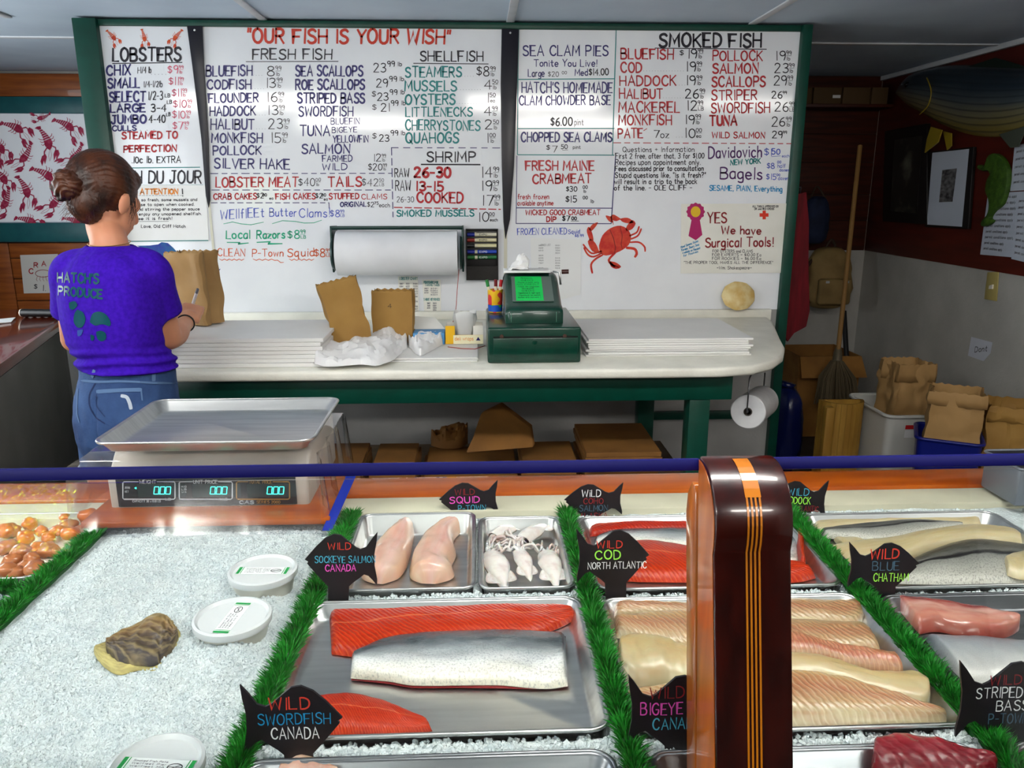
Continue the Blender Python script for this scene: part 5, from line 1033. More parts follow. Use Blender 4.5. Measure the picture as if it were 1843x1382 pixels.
# ------------------------------------------------------------------ marker tray
mk = thing('marker_tray', 'black wall tray for markers beside the paper roll', 'tray', (0.02, D, 1.15))
a = onY(838, 412, D - 0.03); b = onY(897, 504, D - 0.03)
G().box(a.x, b.x, D - 0.012, D - 0.001, b.z, a.z).build('back_plate', M('tray_black', (22, 21, 22), 0.45), mk, bevel=0.003)
for (y0, y1) in [(a.z - 0.004, a.z), (b.z, b.z + 0.004)]: G().box(a.x, b.x, D - 0.032, D - 0.0125, y0, y1).build('edge', 'tray_black', mk)
for x in (a.x, b.x - 0.004): G().box(x, x + 0.004, D - 0.032, D - 0.0125, b.z + 0.0041, a.z - 0.0041).build('edge', 'tray_black', mk)
G().box(a.x + 0.0045, b.x - 0.0045, D - 0.034, D - 0.0125, b.z + 0.0045, b.z + 0.066).build('eraser', M('eraser_grey', (44, 42, 40), 0.8, bump=0.3, bscale=200), mk, bevel=0.003)
for y, cc, bc, lab in [(422, (20, 40, 150), (226, 222, 200), 'dry-erase marker with blue cap at the top of the black tray'), (432, (150, 40, 30), (226, 218, 180), 'dry-erase marker with red cap in the black tray'), (442, (18, 18, 18), (232, 226, 180), 'dry-erase marker with black cap in the black tray'), (453, (20, 36, 150), (30, 70, 190), 'blue-bodied dry-erase marker in the black tray'), (463, (20, 110, 40), (30, 110, 60), 'green-bodied dry-erase marker in the black tray')]:
    z = onY(860, y, D - 0.025).z; yy = D - 0.0215; x0 = a.x + 0.007; x1 = b.x - 0.008
    t = thing('marker', lab, 'marker', (x0, yy, z), 'markers in the black tray')
    G().tube([(x0, yy, z), (x0 + 0.034, yy, z)], 0.0088, 12).build('cap', M('mcap%d' % y, cc, 0.35), t, smooth='auto')
    G().tube([(x0 + 0.0341, yy, z), (x1, yy, z)], 0.0085, 12).build('barrel', M('mbar%d' % y, bc, 0.4), t, smooth='auto')
    G().tube([(x0 + 0.034, yy, z), (x0 + 0.046, yy, z)], 0.0090, 12).build('collar', M('mcollar', (224, 218, 190), 0.4), t, smooth='auto')
    if y != 442:
        g = G(); O = Vector((x0 + 0.056, yy - 0.0094, z - 0.004)); text_geo(g, 'EXPO', O, Vector((0.034, 0, 0)), Vector((0, 0, 0.008)), NB, 0.0016); g.build('print', PEN['black' if y < 450 else 'cream'], t)
# ------------------------------------------------------------------ paper stacks on the counter
def stack(label, x0, x1, y0, y1, z0, z1, n, m, name, cat, group, par=None, jit=0.006, seed=1, thick=None):
    rn = random.Random(seed); t = thing(name, label, cat, ((x0 + x1) / 2, (y0 + y1) / 2, z0), group); dz = (z1 - z0) / n
    for k in range(n):
        a, b, c, d = (rn.uniform(-jit, jit) for _ in range(4))
        G().box(x0 + a, x1 + b, y0 + c, y1 + d, z0 + k * dz, z0 + (k + 1) * dz - 0.0006).build('sheet_bundle' if 'sheet' in name else 'folded_bag', m, t, bevel=min(0.0015, dz * 0.25), seg=1)
    return t
stack('thick white paper sheet stack beside the woman', -1.22, -0.535, 2.64, 3.03, ZT + 0.0005, 1.07, 7, M('stack_paper', (228, 228, 226), 0.6, col2=(220, 220, 218), nscale=4), 'paper_sheet_stack', 'paper stack', 'white paper stacks', seed=2)
stack('long white paper sheet stack behind the green cash register', 0.395, 1.0, 2.76, 3.2, ZT + 0.0005, 1.035, 8, 'stack_paper', 'paper_sheet_stack', 'paper stack', 'white paper stacks', seed=3, jit=0.010)
stack('thin white paper sheet stack under the crumpled wrapping', -0.50, 0.0, 2.70, 3.02, ZT + 0.0005, 0.985, 3, 'stack_paper', 'paper_sheet_stack', 'paper stack', 'white paper stacks', seed=4)
# ------------------------------------------------------------------ brown bags
M('kraft', (164, 126, 62), 0.7, col2=(146, 108, 50), nscale=5, bump=0.2, bscale=14)
M('kraft_light', (170, 134, 84), 0.7, col2=(150, 116, 70), nscale=5, bump=0.2, bscale=14)
def bag_mesh(w, d, h, seed, crumple=0.006, flare=1.0, zig=0.006, open_top=True, roll=0.0):
    """upright paper bag with gusset sides, open top, crumpled skin, real paper thickness"""
    rn = random.Random(seed); nu = 40; nz = 26; rows = []
    gs_ = 0.12 if roll else 0.45
    per = [(-w, -d), (w, -d), (w, -d * 0.5), (w - d * gs_, 0), (w, d * 0.5), (w, d), (-w, d), (-w, d * 0.5), (-w + d * gs_, 0), (-w, -d * 0.5), (-w, -d)]
    per = [(x / 2, y / 2, 0) for x, y in per]; P = [Vector(p) for p in per]; L = [0]
    for a, b in zip(P, P[1:]): L.append(L[-1] + (b - a).length)
    def at(t):
        x = t * L[-1]
        for i in range(len(P) - 1):
            if x <= L[i + 1] + 1e-9: return P[i].lerp(P[i + 1], (x - L[i]) / max(L[i + 1] - L[i], 1e-9))
        return P[-1]
    for i in range(nz):
        f = i / (nz - 1); row = []
        for j in range(nu):
            p = at(j / nu); g_ = Vector((p.x, p.y, 0))
            k = 1 + (flare - 1) * f
            base = Vector((max(-w / 2, min(w / 2, p.x)), p.y, 0))
            if f < 0.12: base.x = base.x  # flat bottom keeps its square
            z = h * f
            if i == nz - 1: z += zig * (1 if j % 2 else -1) * 0.5
            nx = noise.noise(Vector((p.x * 22 + seed, p.y * 22, z * 16))); ny = noise.noise(Vector((p.x * 20, p.y * 20 + seed * 2, z * 14 + 5)))
            row.append(Vector((base.x * k + nx * crumple, base.y * k + ny * crumple, z)))
        rows.append(row)
    g = G(); g.grid(rows, close_v=True, uv=False)
    if roll:   # rolled-down collar
        extra = []
        for (s, dz) in [(1.03, -0.004), (1.06, -roll * 0.5), (1.05, -roll)]:
            extra.append([Vector((p.x * s + noise.noise(p * 30) * 0.004, p.y * s, h + dz + 0.01 * noise.noise(p * 25 + Vector((seed, 0, 0))))) for p in rows[-1]])
        g.grid([rows[-1]] + extra, close_v=True, uv=False)
    n = len(g.v); g.f.append(tuple(range(nu)))
    return g
def bag(label, loc, w, d, h, seed, rotz=0.0, tilt=(0, 0), m='kraft', group='brown paper bags', **k):
    g = bag_mesh(w, d, h, seed, **k); o = g.build('paper_bag', m, smooth='auto', angle=0.5, weld=True)
    o.location = loc; o.rotation_euler = (tilt[0], tilt[1], rotz)
    md = o.modifiers.new('thickness', 'SOLIDIFY'); md.thickness = 0.0012; md.offset = -1
    return tag(o, label, 'paper bag', group)
b1 = bag('tall open brown bag leaning over the crumpled white paper', onZ(628, 630, ZT + 0.016) + Vector((0.01, 0.06, 0.012)), 0.13, 0.09, 0.245, 5, 0.25, (-0.08, -0.22), crumple=0.010, flare=1.08)
b2 = bag('upright brown bag with a small printed mark on its front', onZ(706, 622, ZT + 0.016) + Vector((0.0, 0.09, 0.0)), 0.155, 0.09, 0.2, 8, -0.06, (-0.04, 0), crumple=0.004)
b3 = bag('brown bag on the paper stack in front of the woman', onZ(350, 586, 1.071) + Vector((0.0, 0.045, 0.002)), 0.165, 0.10, 0.268, 12, -0.35, (0.0, -0.03), crumple=0.011, m='kraft_light')
g = G(); O = onY(700, 552, 2.985); text_geo(g, '4', O, Vector((0.014, 0, 0)), Vector((0, 0, 0.016)), NB, 0.002); g.v = [(x, b2.location.y - 0.0535 - (z - ZT) * 0.02, z) for x, y, z in g.v]; g.build('printed_mark', PEN['black'], b2)
# crumpled white wrapping
def wad(label, far, near, h, seed, z=0.986, name='crumpled_paper', amp=0.010):
    g = loft(far, near, h, z, nu=44, nv=26, wob=0.5, seed=seed, power=0.6)
    V = []
    for (x, y, zz_) in g.v:
        p = Vector((x * 13 + seed, y * 17, 2.2)); k = 2.2 * abs(noise.noise(p)) + 0.8 * abs(noise.noise(p * 2.3)) - 0.6
        V.append((x + 0.006 * noise.noise(p * 1.3), y, max(z, zz_ + (amp * k if zz_ > z + 0.003 else 0))))
    g.v = V; o = g.build(name, M('wrap_white', (232, 232, 232), 0.6), smooth='auto', angle=0.35)
    return tag(o, label, 'paper', 'crumpled white paper on the counter')
wad('long crumpled sheet of white wrapping paper in front of the brown bags', [(566, 634), (590, 628), (625, 622), (660, 606), (690, 610), (715, 596), (735, 592)], [(566, 655), (590, 660), (625, 658), (650, 656), (680, 658), (710, 646), (732, 626)], 0.045, 1)
wad('small folded white paper between the bag and the blue box', [(735, 618), (748, 606), (770, 608), (797, 616)], [(737, 626), (755, 640), (775, 632), (797, 620)], 0.035, 2, amp=0.01)
g = G(); g.prism([onZ(565, 640, ZT + 0.03), onZ(598, 582, ZT + 0.1), onZ(605, 610, ZT + 0.02), onZ(600, 634, ZT + 0.018)], (0, 0.003, 0.002)); tag(g.build('paper_flap', M('wrap_grey', (196, 198, 200), 0.6)), 'grey white paper flap folded up behind the wrapping', 'paper')
# boxes on the counter
bb = thing('glove_box', 'light blue cardboard glove box behind the folded paper', 'box', onZ(772, 620, 0.986))
c = onZ(772, 620, 0.986); G().box(c.x - 0.06, c.x + 0.06, c.y, c.y + 0.09, 0.9865, 1.03).build('carton', M('box_blue', (70, 140, 196), 0.5, col2=(90, 156, 206), nscale=9), bb, bevel=0.002)
g = G(); text_geo(g, 'SECUR', Vector((c.x - 0.005, c.y - 0.0006, 0.998)), Vector((0.055, 0, 0)), Vector((0, 0, 0.014)), NB, 0.002); g.build('print', PEN['cream'], bb)
G().prism([(c.x - 0.062, c.y + 0.09, 1.031), (c.x - 0.062, c.y + 0.12, 1.075), (c.x + 0.02, c.y + 0.12, 1.07), (c.x + 0.058, c.y + 0.09, 1.031)], (0, 0.002, 0.001)).build('lid_flap', M('flap_white', (206, 206, 200), 0.6), bb)
yb = thing('deli_sheet_box', 'yellow and white carton of plastic wrap beside the cash register', 'box', onZ(838, 626, 0.986))
c = onZ(836, 626, 0.9712); x0, x1 = c.x - 0.072, c.x + 0.072
G().box(x0, x1, c.y, c.y + 0.002, 0.9865, 1.0215).build('carton_front', M('box_yellow', (228, 176, 16), 0.5), yb)
G().box(x0, x0 + 0.036, c.y - 0.0006, c.y - 0.0001, 1.0216, 1.057).build('carton_front', 'box_yellow', yb)
G().box(x0 + 0.106, x1, c.y - 0.0006, c.y - 0.0001, 1.0216, 1.057).build('carton_front', M('box_white', (226, 224, 214), 0.5), yb)
G().box(x0, x1, c.y + 0.085, c.y + 0.087, 0.9865, 1.057).build('carton_back', 'box_white', yb)
for x in (x0, x1 - 0.002): G().box(x, x + 0.002, c.y + 0.0021, c.y + 0.0849, 0.9865, 1.057).build('carton_side', 'box_white', yb)
G().box(x0 + 0.03, x1, c.y - 0.0014, c.y - 0.0007, 0.9868, 1.021).build('carton_panel', M('box_cream', (232, 226, 190), 0.5), yb)
g = G(); text_geo(g, 'deli wraps', Vector((x0 + 0.036, c.y - 0.002, 1.001)), Vector((0.07, 0, 0)), Vector((0, 0, 0.014)), NB, 0.0018); g.build('print', PEN['gold'], yb)
g = G(); g.add([(x1 - 0.028, c.y - 0.002, 1.0), (x1 - 0.010, c.y - 0.002, 1.0), (x1 - 0.019, c.y - 0.002, 1.014)], [(0, 1, 2)]); g.build('logo', PEN['navy'], yb)
g = loft([(818, 560), (830, 557), (850, 558), (858, 562)], [(820, 600), (835, 604), (852, 600), (857, 592)], 0.03, 0.986, nu=16, nv=14, seed=7, wob=0.6)
cx = c.x + 0.002; V = []
for i in range(18):
    row = []
    for j in range(20):
        a = 2 * math.pi * j / 20; r = 0.044 * (0.75 + 0.3 * i / 17) * (1 + 0.18 * noise.noise(Vector((math.cos(a) * 2, math.sin(a) * 2, i * 0.2))))
        row.append((cx + r * math.cos(a), c.y + 0.043 + r * 0.55 * math.sin(a), 1.0 + i * 0.0062 + (0.006 * math.sin(a * 3) if i == 17 else 0)))
    V.append(row)
tag(G().grid(V, close_v=True, uv=False).build('plastic_bag', M('plastic_white', (222, 224, 224), 0.3, trans=0.3), smooth=True), 'translucent white plastic bags pulled up out of the yellow carton', 'plastic bag')
# ------------------------------------------------------------------ cash register
M('reg_green', (0, 58, 44), 0.3, col2=(0, 48, 36), nscale=20, coat=0.3)
rg = thing('cash_register', 'old dark green cash register with a drawer base', 'cash register', (0.195, 2.88, ZT))
rx0, rx1, ry0, ry1 = 0.031, 0.358, 2.66, 3.12
G().box(rx0, rx1, ry0, ry1, ZT + 0.001, 1.098).build('drawer_case', 'reg_green', rg, bevel=0.008, seg=3)
dr = G().box(rx0 + 0.02, rx1 - 0.012, ry0 - 0.007, ry0 + 0.01, ZT + 0.012, ZT + 0.092).build('drawer', 'reg_green', rg, bevel=0.003)
G().box(rx0 + 0.02, rx1 - 0.012, ry0 - 0.0012, ry0 - 0.0002, ZT + 0.0925, ZT + 0.097).build('drawer_gap', M('gap_black', (8, 6, 5), 0.8), rg)
g = G(); g.lathe((0.195, ry0 - 0.0072, ZT + 0.078), (0, -1, 0), [(0.009, 0), (0.009, 0.002), (0.005, 0.003)], 16); g.build('lock', 'reg_green', dr, smooth='auto')
for x in (0.08, 0.30): G().lathe((x, ry0 - 0.0015, ZT + 0.0975), (0, -1, 0), [(0.007, 0), (0.007, 0.003)], 12).build('hinge_pin', M('rust', (70, 44, 34), 0.7), rg, smooth='auto')
# housing: sloped keyboard front rising to a rounded top
hx0, hx1 = 0.096, 0.303
sec = [(2.735, 1.099), (2.735, 1.135), (2.742, 1.150), (2.765, 1.160), (2.80, 1.166), (2.95, 1.243), (2.975, 1.252), (3.02, 1.252), (3.045, 1.24), (3.06, 1.2), (3.06, 1.099)]
rows = []
for (f, s) in [(0, 0.86), (0.03, 0.955), (0.08, 1.0), (0.5, 1.0), (0.92, 1.0), (0.97, 0.955), (1, 0.86)]:
    rows.append([Vector((lerp(hx0, hx1, f), 2.9 + (y - 2.9) * (0.97 + 0.03 * (s > 0.99)), 1.099 + (z - 1.099) * s)) for y, z in sec])
g = G(); g.grid(rows, uv=False); n = len(sec); g.f.append(tuple(range(n))); g.f.append(tuple(range(6 * n, 7 * n))); g.build('housing', 'reg_green', rg, bevel=0.004, seg=2)
for x in (hx0 + 0.02, hx1 - 0.026): G().box(x, x + 0.0015, 2.7335, 2.736, 1.104, 1.14).build('trim_line', M('trim_pale', (90, 140, 120), 0.4), rg)
# sloped glass window with the green note
sl = Vector((0, 0.15, 0.077)).normalized(); sn = Vector((0, -sl.z, sl.y)); O = Vector((0.2, 2.872, 1.203))
g = G(); g.obox(O + sn * 0.0028, (0.075, 0, 0), sl * 0.080, sn * 0.0012); g.build('key_cover', M('cover_grey', (96, 110, 104), 0.3), rg)
nt = G(); nt.obox(O + sn * 0.0046 + Vector((-0.012, 0, 0)), (0.05, 0, 0), sl * 0.078, sn * 0.0004)
nn = nt.build('note', M('note_green', (20, 206, 92), 0.6), rg)
g = G()
for k, s in enumerate(['PERSONAL', 'CHECKS', '-Good credit only', 'NO CREDIT', '-Wait on register', 'TRAVELERS', 'CHECKS', '-Signatures in right spot', '-Signature to match', 'dates are current !']):
    o2 = O + sn * 0.0054 + Vector((-0.055 + (0.016 if k in (0, 1, 5, 6) else 0), 0, 0)) + sl * (0.062 - k * 0.0138); L_ = 0.045 if k in (0, 1, 5, 6) else 0.082
    text_geo(g, s, o2, Vector((L_, 0, 0)), sl * 0.009, sn, 0.0012)
g.build('note_writing', PEN['black'], nn)
G().obox((0.185, 2.975, 1.262), (0.088, 0, 0), (0, 0.05, 0), (0, 0, 0.004)).build('printer_shelf', 'paper_white', rg, bevel=0.002)
cr_ = G().tube([(0.285, 2.97, 1.258), (0.31, 2.965, 1.256), (0.315, 2.955, 1.21)], 0.004, 8).build('crank', 'steel', rg, smooth=True)
G().tube([(0.318, 2.962, 1.258), (0.345, 2.96, 1.259)], 0.0085, 10).build('crank_handle', M('bakelite', (58, 20, 14), 0.3), cr_, smooth='auto')
g = G()
V = []
for i in range(14):
    row = []
    for j in range(16):
        a = 2 * math.pi * j / 16; f = i / 13; r = 0.04 * (1 - f) ** 0.7 * (1 + 0.5 * noise.noise(Vector((math.cos(a) * 1.4, math.sin(a) * 1.4, f * 3)))) + 0.002
        row.append((0.16 + r * math.cos(a) + 0.015 * f, 2.965 + r * 0.8 * math.sin(a), 1.2665 + 0.06 * f + 0.008 * noise.cell(Vector((i * 0.5, j * 0.5, 1)))))
    V.append(row)
tag(g.grid(V, close_v=True, uv=False).build('crumpled_receipt', 'wrap_white', smooth='auto', angle=0.4), 'crumpled white paper on top of the cash register', 'paper')
# pen cup
pc = thing('pen_cup', 'cup with yellow, blue and red spots on the cash register base', 'cup', (0.066, 3.0, 1.099))
G().lathe((0.066, 3.0, 1.0995), (0, 0, 1), [(0.026, 0), (0.027, 0.003), (0.030, 0.088), (0.0285, 0.088), (0.026, 0.006)], 24).build('cup_body', M('cup_yellow', (230, 182, 30), 0.4, col2=(222, 60, 60), nscale=38, ndet=0, lo=0.52, hi=0.56), pc, smooth='auto')
G().lathe((0.066, 3.0, 1.104), (0, 0, 1), [(0.0275, 0), (0.0286, 0.026)], 24, cap=False).build('cup_band', M('cup_blue', (24, 90, 200), 0.4, col2=(40, 160, 60), nscale=30, ndet=0, lo=0.55, hi=0.58), pc, smooth='auto')
for dx, dy, cc, lab, tl in [(-0.012, -0.004, (40, 130, 60), 'green capped pen standing in the spotted cup', -0.2), (0.004, 0.004, (110, 14, 20), 'dark red pen standing in the spotted cup', 0.0), (0.014, -0.006, (190, 30, 34), 'bright red pen standing in the spotted cup', 0.12)]:
    t = thing('pen', lab, 'pen', (0.066 + dx, 3.0 + dy, 1.107), 'pens in the spotted cup')
    p = Vector((0.066 + dx * 0.6, 3.0 + dy, 1.107)); e = p + Vector((tl * 0.1, 0, 0.092)); e2 = e + Vector((tl * 0.028, 0, 0.026))
    G().tube([p, e], 0.006, 10).build('barrel', 'mcollar', t, smooth='auto'); G().tube([e, e2], 0.0066, 10).build('cap', M('pencap_' + str(cc[0]), cc, 0.35), t, smooth='auto')
# shell leaning at the right end
sh = G(); rows = []
for i in range(16):
    f = i / 15; rows.append([])
    for j in range(28):
        a = 2 * math.pi * j / 27; rr_ = 0.080 * f * (1 + 0.02 * math.cos(a * 9) * f)
        rows[-1].append((1.225 - rr_ * math.cos(a) * 0.98, 3.612 - 0.024 * (1 - f * f) - 0.003 * abs(math.sin(f * 24)) + 0.022 * f * math.sin(a), 1.072 + rr_ * math.sin(a) * 0.8))
sh.grid(rows); o = sh.build('quahog_shell', M('shell_cream', (222, 204, 150), 0.5, col2=(206, 170, 100), nscale=24, bump=0.2), smooth=True, weld=True); md = o.modifiers.new('t', 'SOLIDIFY'); md.thickness = 0.004
tag(o, 'cream ridged clam shell leaning against the menu board', 'shell')
# ------------------------------------------------------------------ stacks of flat brown bags on the lower shelf
M('kraft_dark', (140, 96, 44), 0.75, col2=(116, 78, 34), nscale=5, bump=0.1)
stack('tall square flat brown bag stack beside the green leg', 0.41, 0.70, 2.82, 3.2, 0.4005, 0.58, 9, 'kraft_dark', 'flat_bag_stack', 'bag stack', 'stacks of flat brown bags on the shelf', seed=21, jit=0.007)
stack('low wide flat brown bag stack left of the tall square one', 0.16, 0.375, 2.80, 3.1, 0.4005, 0.535, 7, 'kraft_dark', 'flat_bag_stack', 'bag stack', 'stacks of flat brown bags on the shelf', seed=22)
stack('flat brown bag stack under the loose tented bag', -0.22, 0.14, 2.80, 3.15, 0.4005, 0.50, 6, 'kraft_dark', 'flat_bag_stack', 'bag stack', 'stacks of flat brown bags on the shelf', seed=23, jit=0.012)
stack('flat brown bag stack between the scale and the loose bags', -0.42, -0.25, 2.80, 3.12, 0.4005, 0.53, 7, 'kraft_dark', 'flat_bag_stack', 'bag stack', 'stacks of flat brown bags on the shelf', seed=24)
stack('flat brown bag stack beside the plastic-covered scale', -0.64, -0.45, 2.78, 3.1, 0.4005, 0.54, 7, 'kraft_dark', 'flat_bag_stack', 'bag stack', 'stacks of flat brown bags on the shelf', seed=25)
# loose tented bag and a crumpled one
g = G(); A = [onY(778 + 60, 815, 2.86), onY(960, 805, 2.86), onY(955, 770, 3.0), onY(900, 728, 3.05), onY(865, 745, 3.0), onY(850, 790, 2.9)]
g.prism(A, (0.01, 0.04, 0.0)); tag(g.build('loose_bag', 'kraft_dark', bevel=0.004), 'loose brown bag standing tented on the flat bag stack', 'paper bag', 'brown paper bags')
g = loft([(775, 790), (800, 778), (838, 772), (842, 782)], [(776, 802), (800, 808), (828, 806), (842, 798)], 0.05, 0.505, nu=24, nv=16, wob=0.6, seed=9); tag(g.build('loose_bag', 'kraft_dark', smooth='auto', angle=0.4), 'crumpled brown bag lying open beside the tented one', 'paper bag', 'brown paper bags')
# ------------------------------------------------------------------ roll of plastic bags under the counter end
pr = thing('plastic_bag_roll', 'roll of clear plastic bags hanging under the counter end', 'bag roll', (1.0, 2.95, 0.69))
c0 = onY(1346, 741, 2.76); c1 = onY(1372, 722, 3.05); ax = c1 - c0
G().lathe(c0, ax, [(0.016, 0.002), (0.016, 0), (0.062, 0), (0.065, 0.004), (0.065, ax.length - 0.004), (0.062, ax.length), (0.016, ax.length)], 36, cap=False).build('bag_roll', M('plastic_roll', (214, 216, 218), 0.35, col2=(196, 198, 202), nscale=12, stretch=(1, 1, 1)), pr, smooth='auto')
G().lathe(c0, ax, [(0.0155, -0.004), (0.0155, 0.1), (0.012, 0.1), (0.012, -0.004), (0.0155, -0.004)], 24, cap=False).build('core', M('core_card', (60, 54, 48), 0.7), pr, smooth='auto')
G().tube([c0 - ax * 0.06 + Vector((0, 0, -0.0)), c0 - ax * 0.06 + Vector((0, 0, 0.13)), c0 + Vector((0.07, 0.12, 0.178))], 0.003, 8).build('hanger', 'steel_dark', pr, smooth=True)
G().tube([c0 - ax * 0.06, c1 + ax * 0.03, c1 + ax * 0.03 + Vector((0, 0, 0.12))], 0.003, 8).build('hanger', 'steel_dark', pr, smooth=True)
# ------------------------------------------------------------------ SCALE on its wooden board
wbd = tag(G().box(-0.80, -0.305, 1.475, 1.74, 0.9065, 0.92).build('scale_board', 'rail_wood', bevel=0.003), 'brown wooden board under the electronic scale', 'board')
M('scale_beige', (198, 192, 178), 0.45, col2=(188, 182, 168), nscale=10)
sc = thing('electronic_scale', 'electronic deli scale with three glowing displays', 'scale', (-0.55, 1.62, 0.92))
sx0, sx1 = onY(196, 890, 1.55).x, onY(556, 890, 1.55).x
zt_, zb_ = onY(380, 812, 1.57).z, onY(380, 922, 1.55).z
prof = [(1.55, zb_), (1.548, 0.985), (1.56, 0.995), (1.60, zt_ + 0.0), (1.86, zt_ + 0.0), (1.87, zb_)]
G().prism([(sx0, y, z) for y, z in prof], (sx1 - sx0, 0, 0)).build('housing', 'scale_beige', sc, bevel=0.008, seg=3)
for x in (sx0 + 0.04, sx1 - 0.04):
    for y in (1.59, 1.83): G().lathe((x, y, 0.9203), (0, 0, 1), [(0.016, 0), (0.014, zb_ - 0.9204)], 16).build('foot', M('rubber', (24, 24, 24), 0.7), sc, smooth='auto')
YD = 1.5455; CR[12] = (150, 690, 3.686)
def dp(x, y, Y=YD): px, py = cpx(12, x, y); return onY(px, py, Y)
a = dp(212, 640); b = dp(1418, 800)
dpn = G().box(a.x, b.x, YD, YD + 0.004, b.z, a.z).build('display_panel', M('panel_black', (22, 22, 26), 0.2), sc)
PEN['lcd'] = mat('display_digits', (60, 255, 215), 0.4, emit=2.2); PEN['panelw'] = mat('panel_print', (190, 196, 200), 0.5); PEN['panelo'] = mat('panel_amber', (150, 110, 40), 0.5)
def pl(pts, col, w, Y=YD - 0.0005, nm='panel_print'):
    g = G(); ribbon(g, [dp(x, y, Y) for x, y in pts], w / 3.686 / FPX * 1.6, NB); return g.build(nm, PEN[col], dpn)
def ptx(x0, y0, x1, h, s, col, w, Y=YD - 0.0005):
    g = G(); O = dp(x0, y0, Y); text_geo(g, s, O, dp(x1, y0, Y) - O, dp(x0, y0 - h, Y) - O, NB, w / 3.686 / FPX * 1.6, jit=0); return g.build('panel_print', PEN[col], dpn)
for (x0, x1, y0, y1, cap, ca, cb, col, u, ua, ub) in [(262, 608, 652, 768, 'WEIGHT', 372, 482, 'panelw', 'LB', 545, 580), (636, 988, 652, 768, 'UNIT PRICE', 730, 888, 'panelw', '$/LB', 900, 955), (1016, 1368, 652, 768, 'TOTAL PRICE', 1100, 1250, 'panelo', '', 0, 0)]:
    G().box(dp(x0 + 8, 0).x, dp(x1 - 8, 0).x, YD - 0.0004, YD - 0.0001, dp(x0, y1 - 10).z, dp(x0, y0 + 16).z).build('display_window', M('window_dark', (30, 44, 44), 0.15), dpn)
    pl([(ca - 8, y0), (x0 + 8, y0), (x0, y0 + 8), (x0, y1 - 8), (x0 + 8, y1), (x1 - 8, y1), (x1, y1 - 8), (x1, y0 + 8), (x1 - 8, y0), (cb + 8, y0)], col, 7)
    ptx(ca, y0 + 12, cb, 22, cap, col, 4)
    if u: ptx(ua, y1 + 8, ub, 16, u, col, 3)
    # seven-segment zeros
    g = G(); dx = x0 + 208 if cap != 'TOTAL PRICE' else x0 + 205
    for k, xx in enumerate([dx, dx + 40, dx + 78]):
        yt, ym, yb_ = y0 + 34, y0 + 58, y0 + 82; w = 28
        for (p, q) in [((xx + 4, yt), (xx + w + 2, yt)), ((xx + 2, yt + 3), (xx, ym - 2)), ((xx + w + 4, yt + 3), (xx + w + 2, ym - 2)), ((xx, ym + 2), (xx - 3, yb_ - 3)), ((xx + w + 2, ym + 2), (xx + w, yb_ - 3)), ((xx - 1, yb_), (xx + w - 2, yb_))]:
            ribbon(g, [dp(*p, YD - 0.0008), dp(*q, YD - 0.0008)], 6.5 / 3.686 / FPX * 1.6, NB)
        if k == 0: ribbon(g, [dp(xx + w + 5, yb_, YD - 0.0008), dp(xx + w + 8, yb_, YD - 0.0008)], 6 / 3.686 / FPX * 1.6, NB)
    g.build('digits', PEN['lcd'], dpn)
g = G(); g.add([dp(338, 694, YD - 0.0008), dp(352, 686, YD - 0.0008), dp(352, 702, YD - 0.0008)], [(0, 1, 2)]); g.build('pointer', PEN['lcd'], dpn)
ptx(326, 788, 512, 14, 'CAPACITY 30 x 0.01 LB', 'panelw', 3); ptx(275, 698, 308, 13, 'ZERO', 'panelw', 2.5); ptx(275, 724, 300, 13, 'NET', 'panelw', 2.5); ptx(1036, 798, 1130, 20, 'CAS', 'panelw', 5); ptx(1150, 796, 1305, 18, 'SERIES 2000', 'panelo', 4)
for k in range(3): ptx(652, 690 + k * 18, 684, 11, ['KG', 'LB', '1/4'][k], 'panelw', 2.5)
# weighing pan on top
zp = 1.082
pv = [onZ(172, 798, zp), onZ(558, 796, zp), onZ(616, 713, zp), onZ(276, 715, zp)]
G().box(-0.62, -0.42, 1.60, 1.80, zt_ + 0.0005, zp - 0.0275).build('platform', M('spider', (40, 40, 44), 0.5), sc, bevel=0.004)
wp = pan('weighing_pan', 'shallow steel weighing pan on top of the scale', pv[0].x - 0.012, pv[1].x + 0.004, pv[0].y, pv[2].y - 0.01, zr=zp, depth=0.026, r=0.03, slope=0.016, group=None)
# clear plastic cover over the scale
M('clear_plastic', (236, 238, 240), 0.08)
glass_material('clear_plastic_sheet', tint=(0.90, 0.90, 0.92), ior=1.5, rough=0.10, amount=1.7)
cv = thing('plastic_cover', 'clear plastic sheet draped over the scale front and side', 'plastic cover', (-0.55, 1.5, 0.91))
rows = []
for i in range(40):
    f = i / 39; x = lerp(sx0 - 0.035, sx1 + 0.03, f); rows.append([])
    for j in range(16):
        h = j / 15; z = lerp(0.896, zt_ + 0.003, h); y = 1.455 + 0.072 * h + 0.008 * noise.noise(Vector((x * 14, z * 5, 2))) * (1 - h * 0.5)
        rows[-1].append((x + 0.012 * (1 - h) * (f - 0.5) * 2, y, z))
    for j in range(8): rows[-1].append((x, 1.533 + 0.3 * (j + 1) / 8, zt_ + 0.004 + 0.002 * noise.noise(Vector((x * 20, j * 0.7, 0)))))
G().grid(rows, uv=False).build('front_sheet', 'clear_plastic_sheet', cv, smooth=True)
for xs, sg in ((sx1 + 0.032, 1), (sx0 - 0.037, -1)):
    rows = []
    for i in range(22):
        y = lerp(1.47, 1.84, i / 21); rows.append([])
        for j in range(16):
            h = j / 15; z = lerp(0.922, zt_ + 0.003, h)
            rows[-1].append((xs + sg * ((0.022 if sg > 0 else 0.004) * math.sin(i * 1.1) * (1 - h * 0.3) * 0.6 + 0.010 * (1 - h)), y, z))
    G().grid(rows, uv=False).build('side_sheet', 'clear_plastic_sheet', cv, smooth=True)
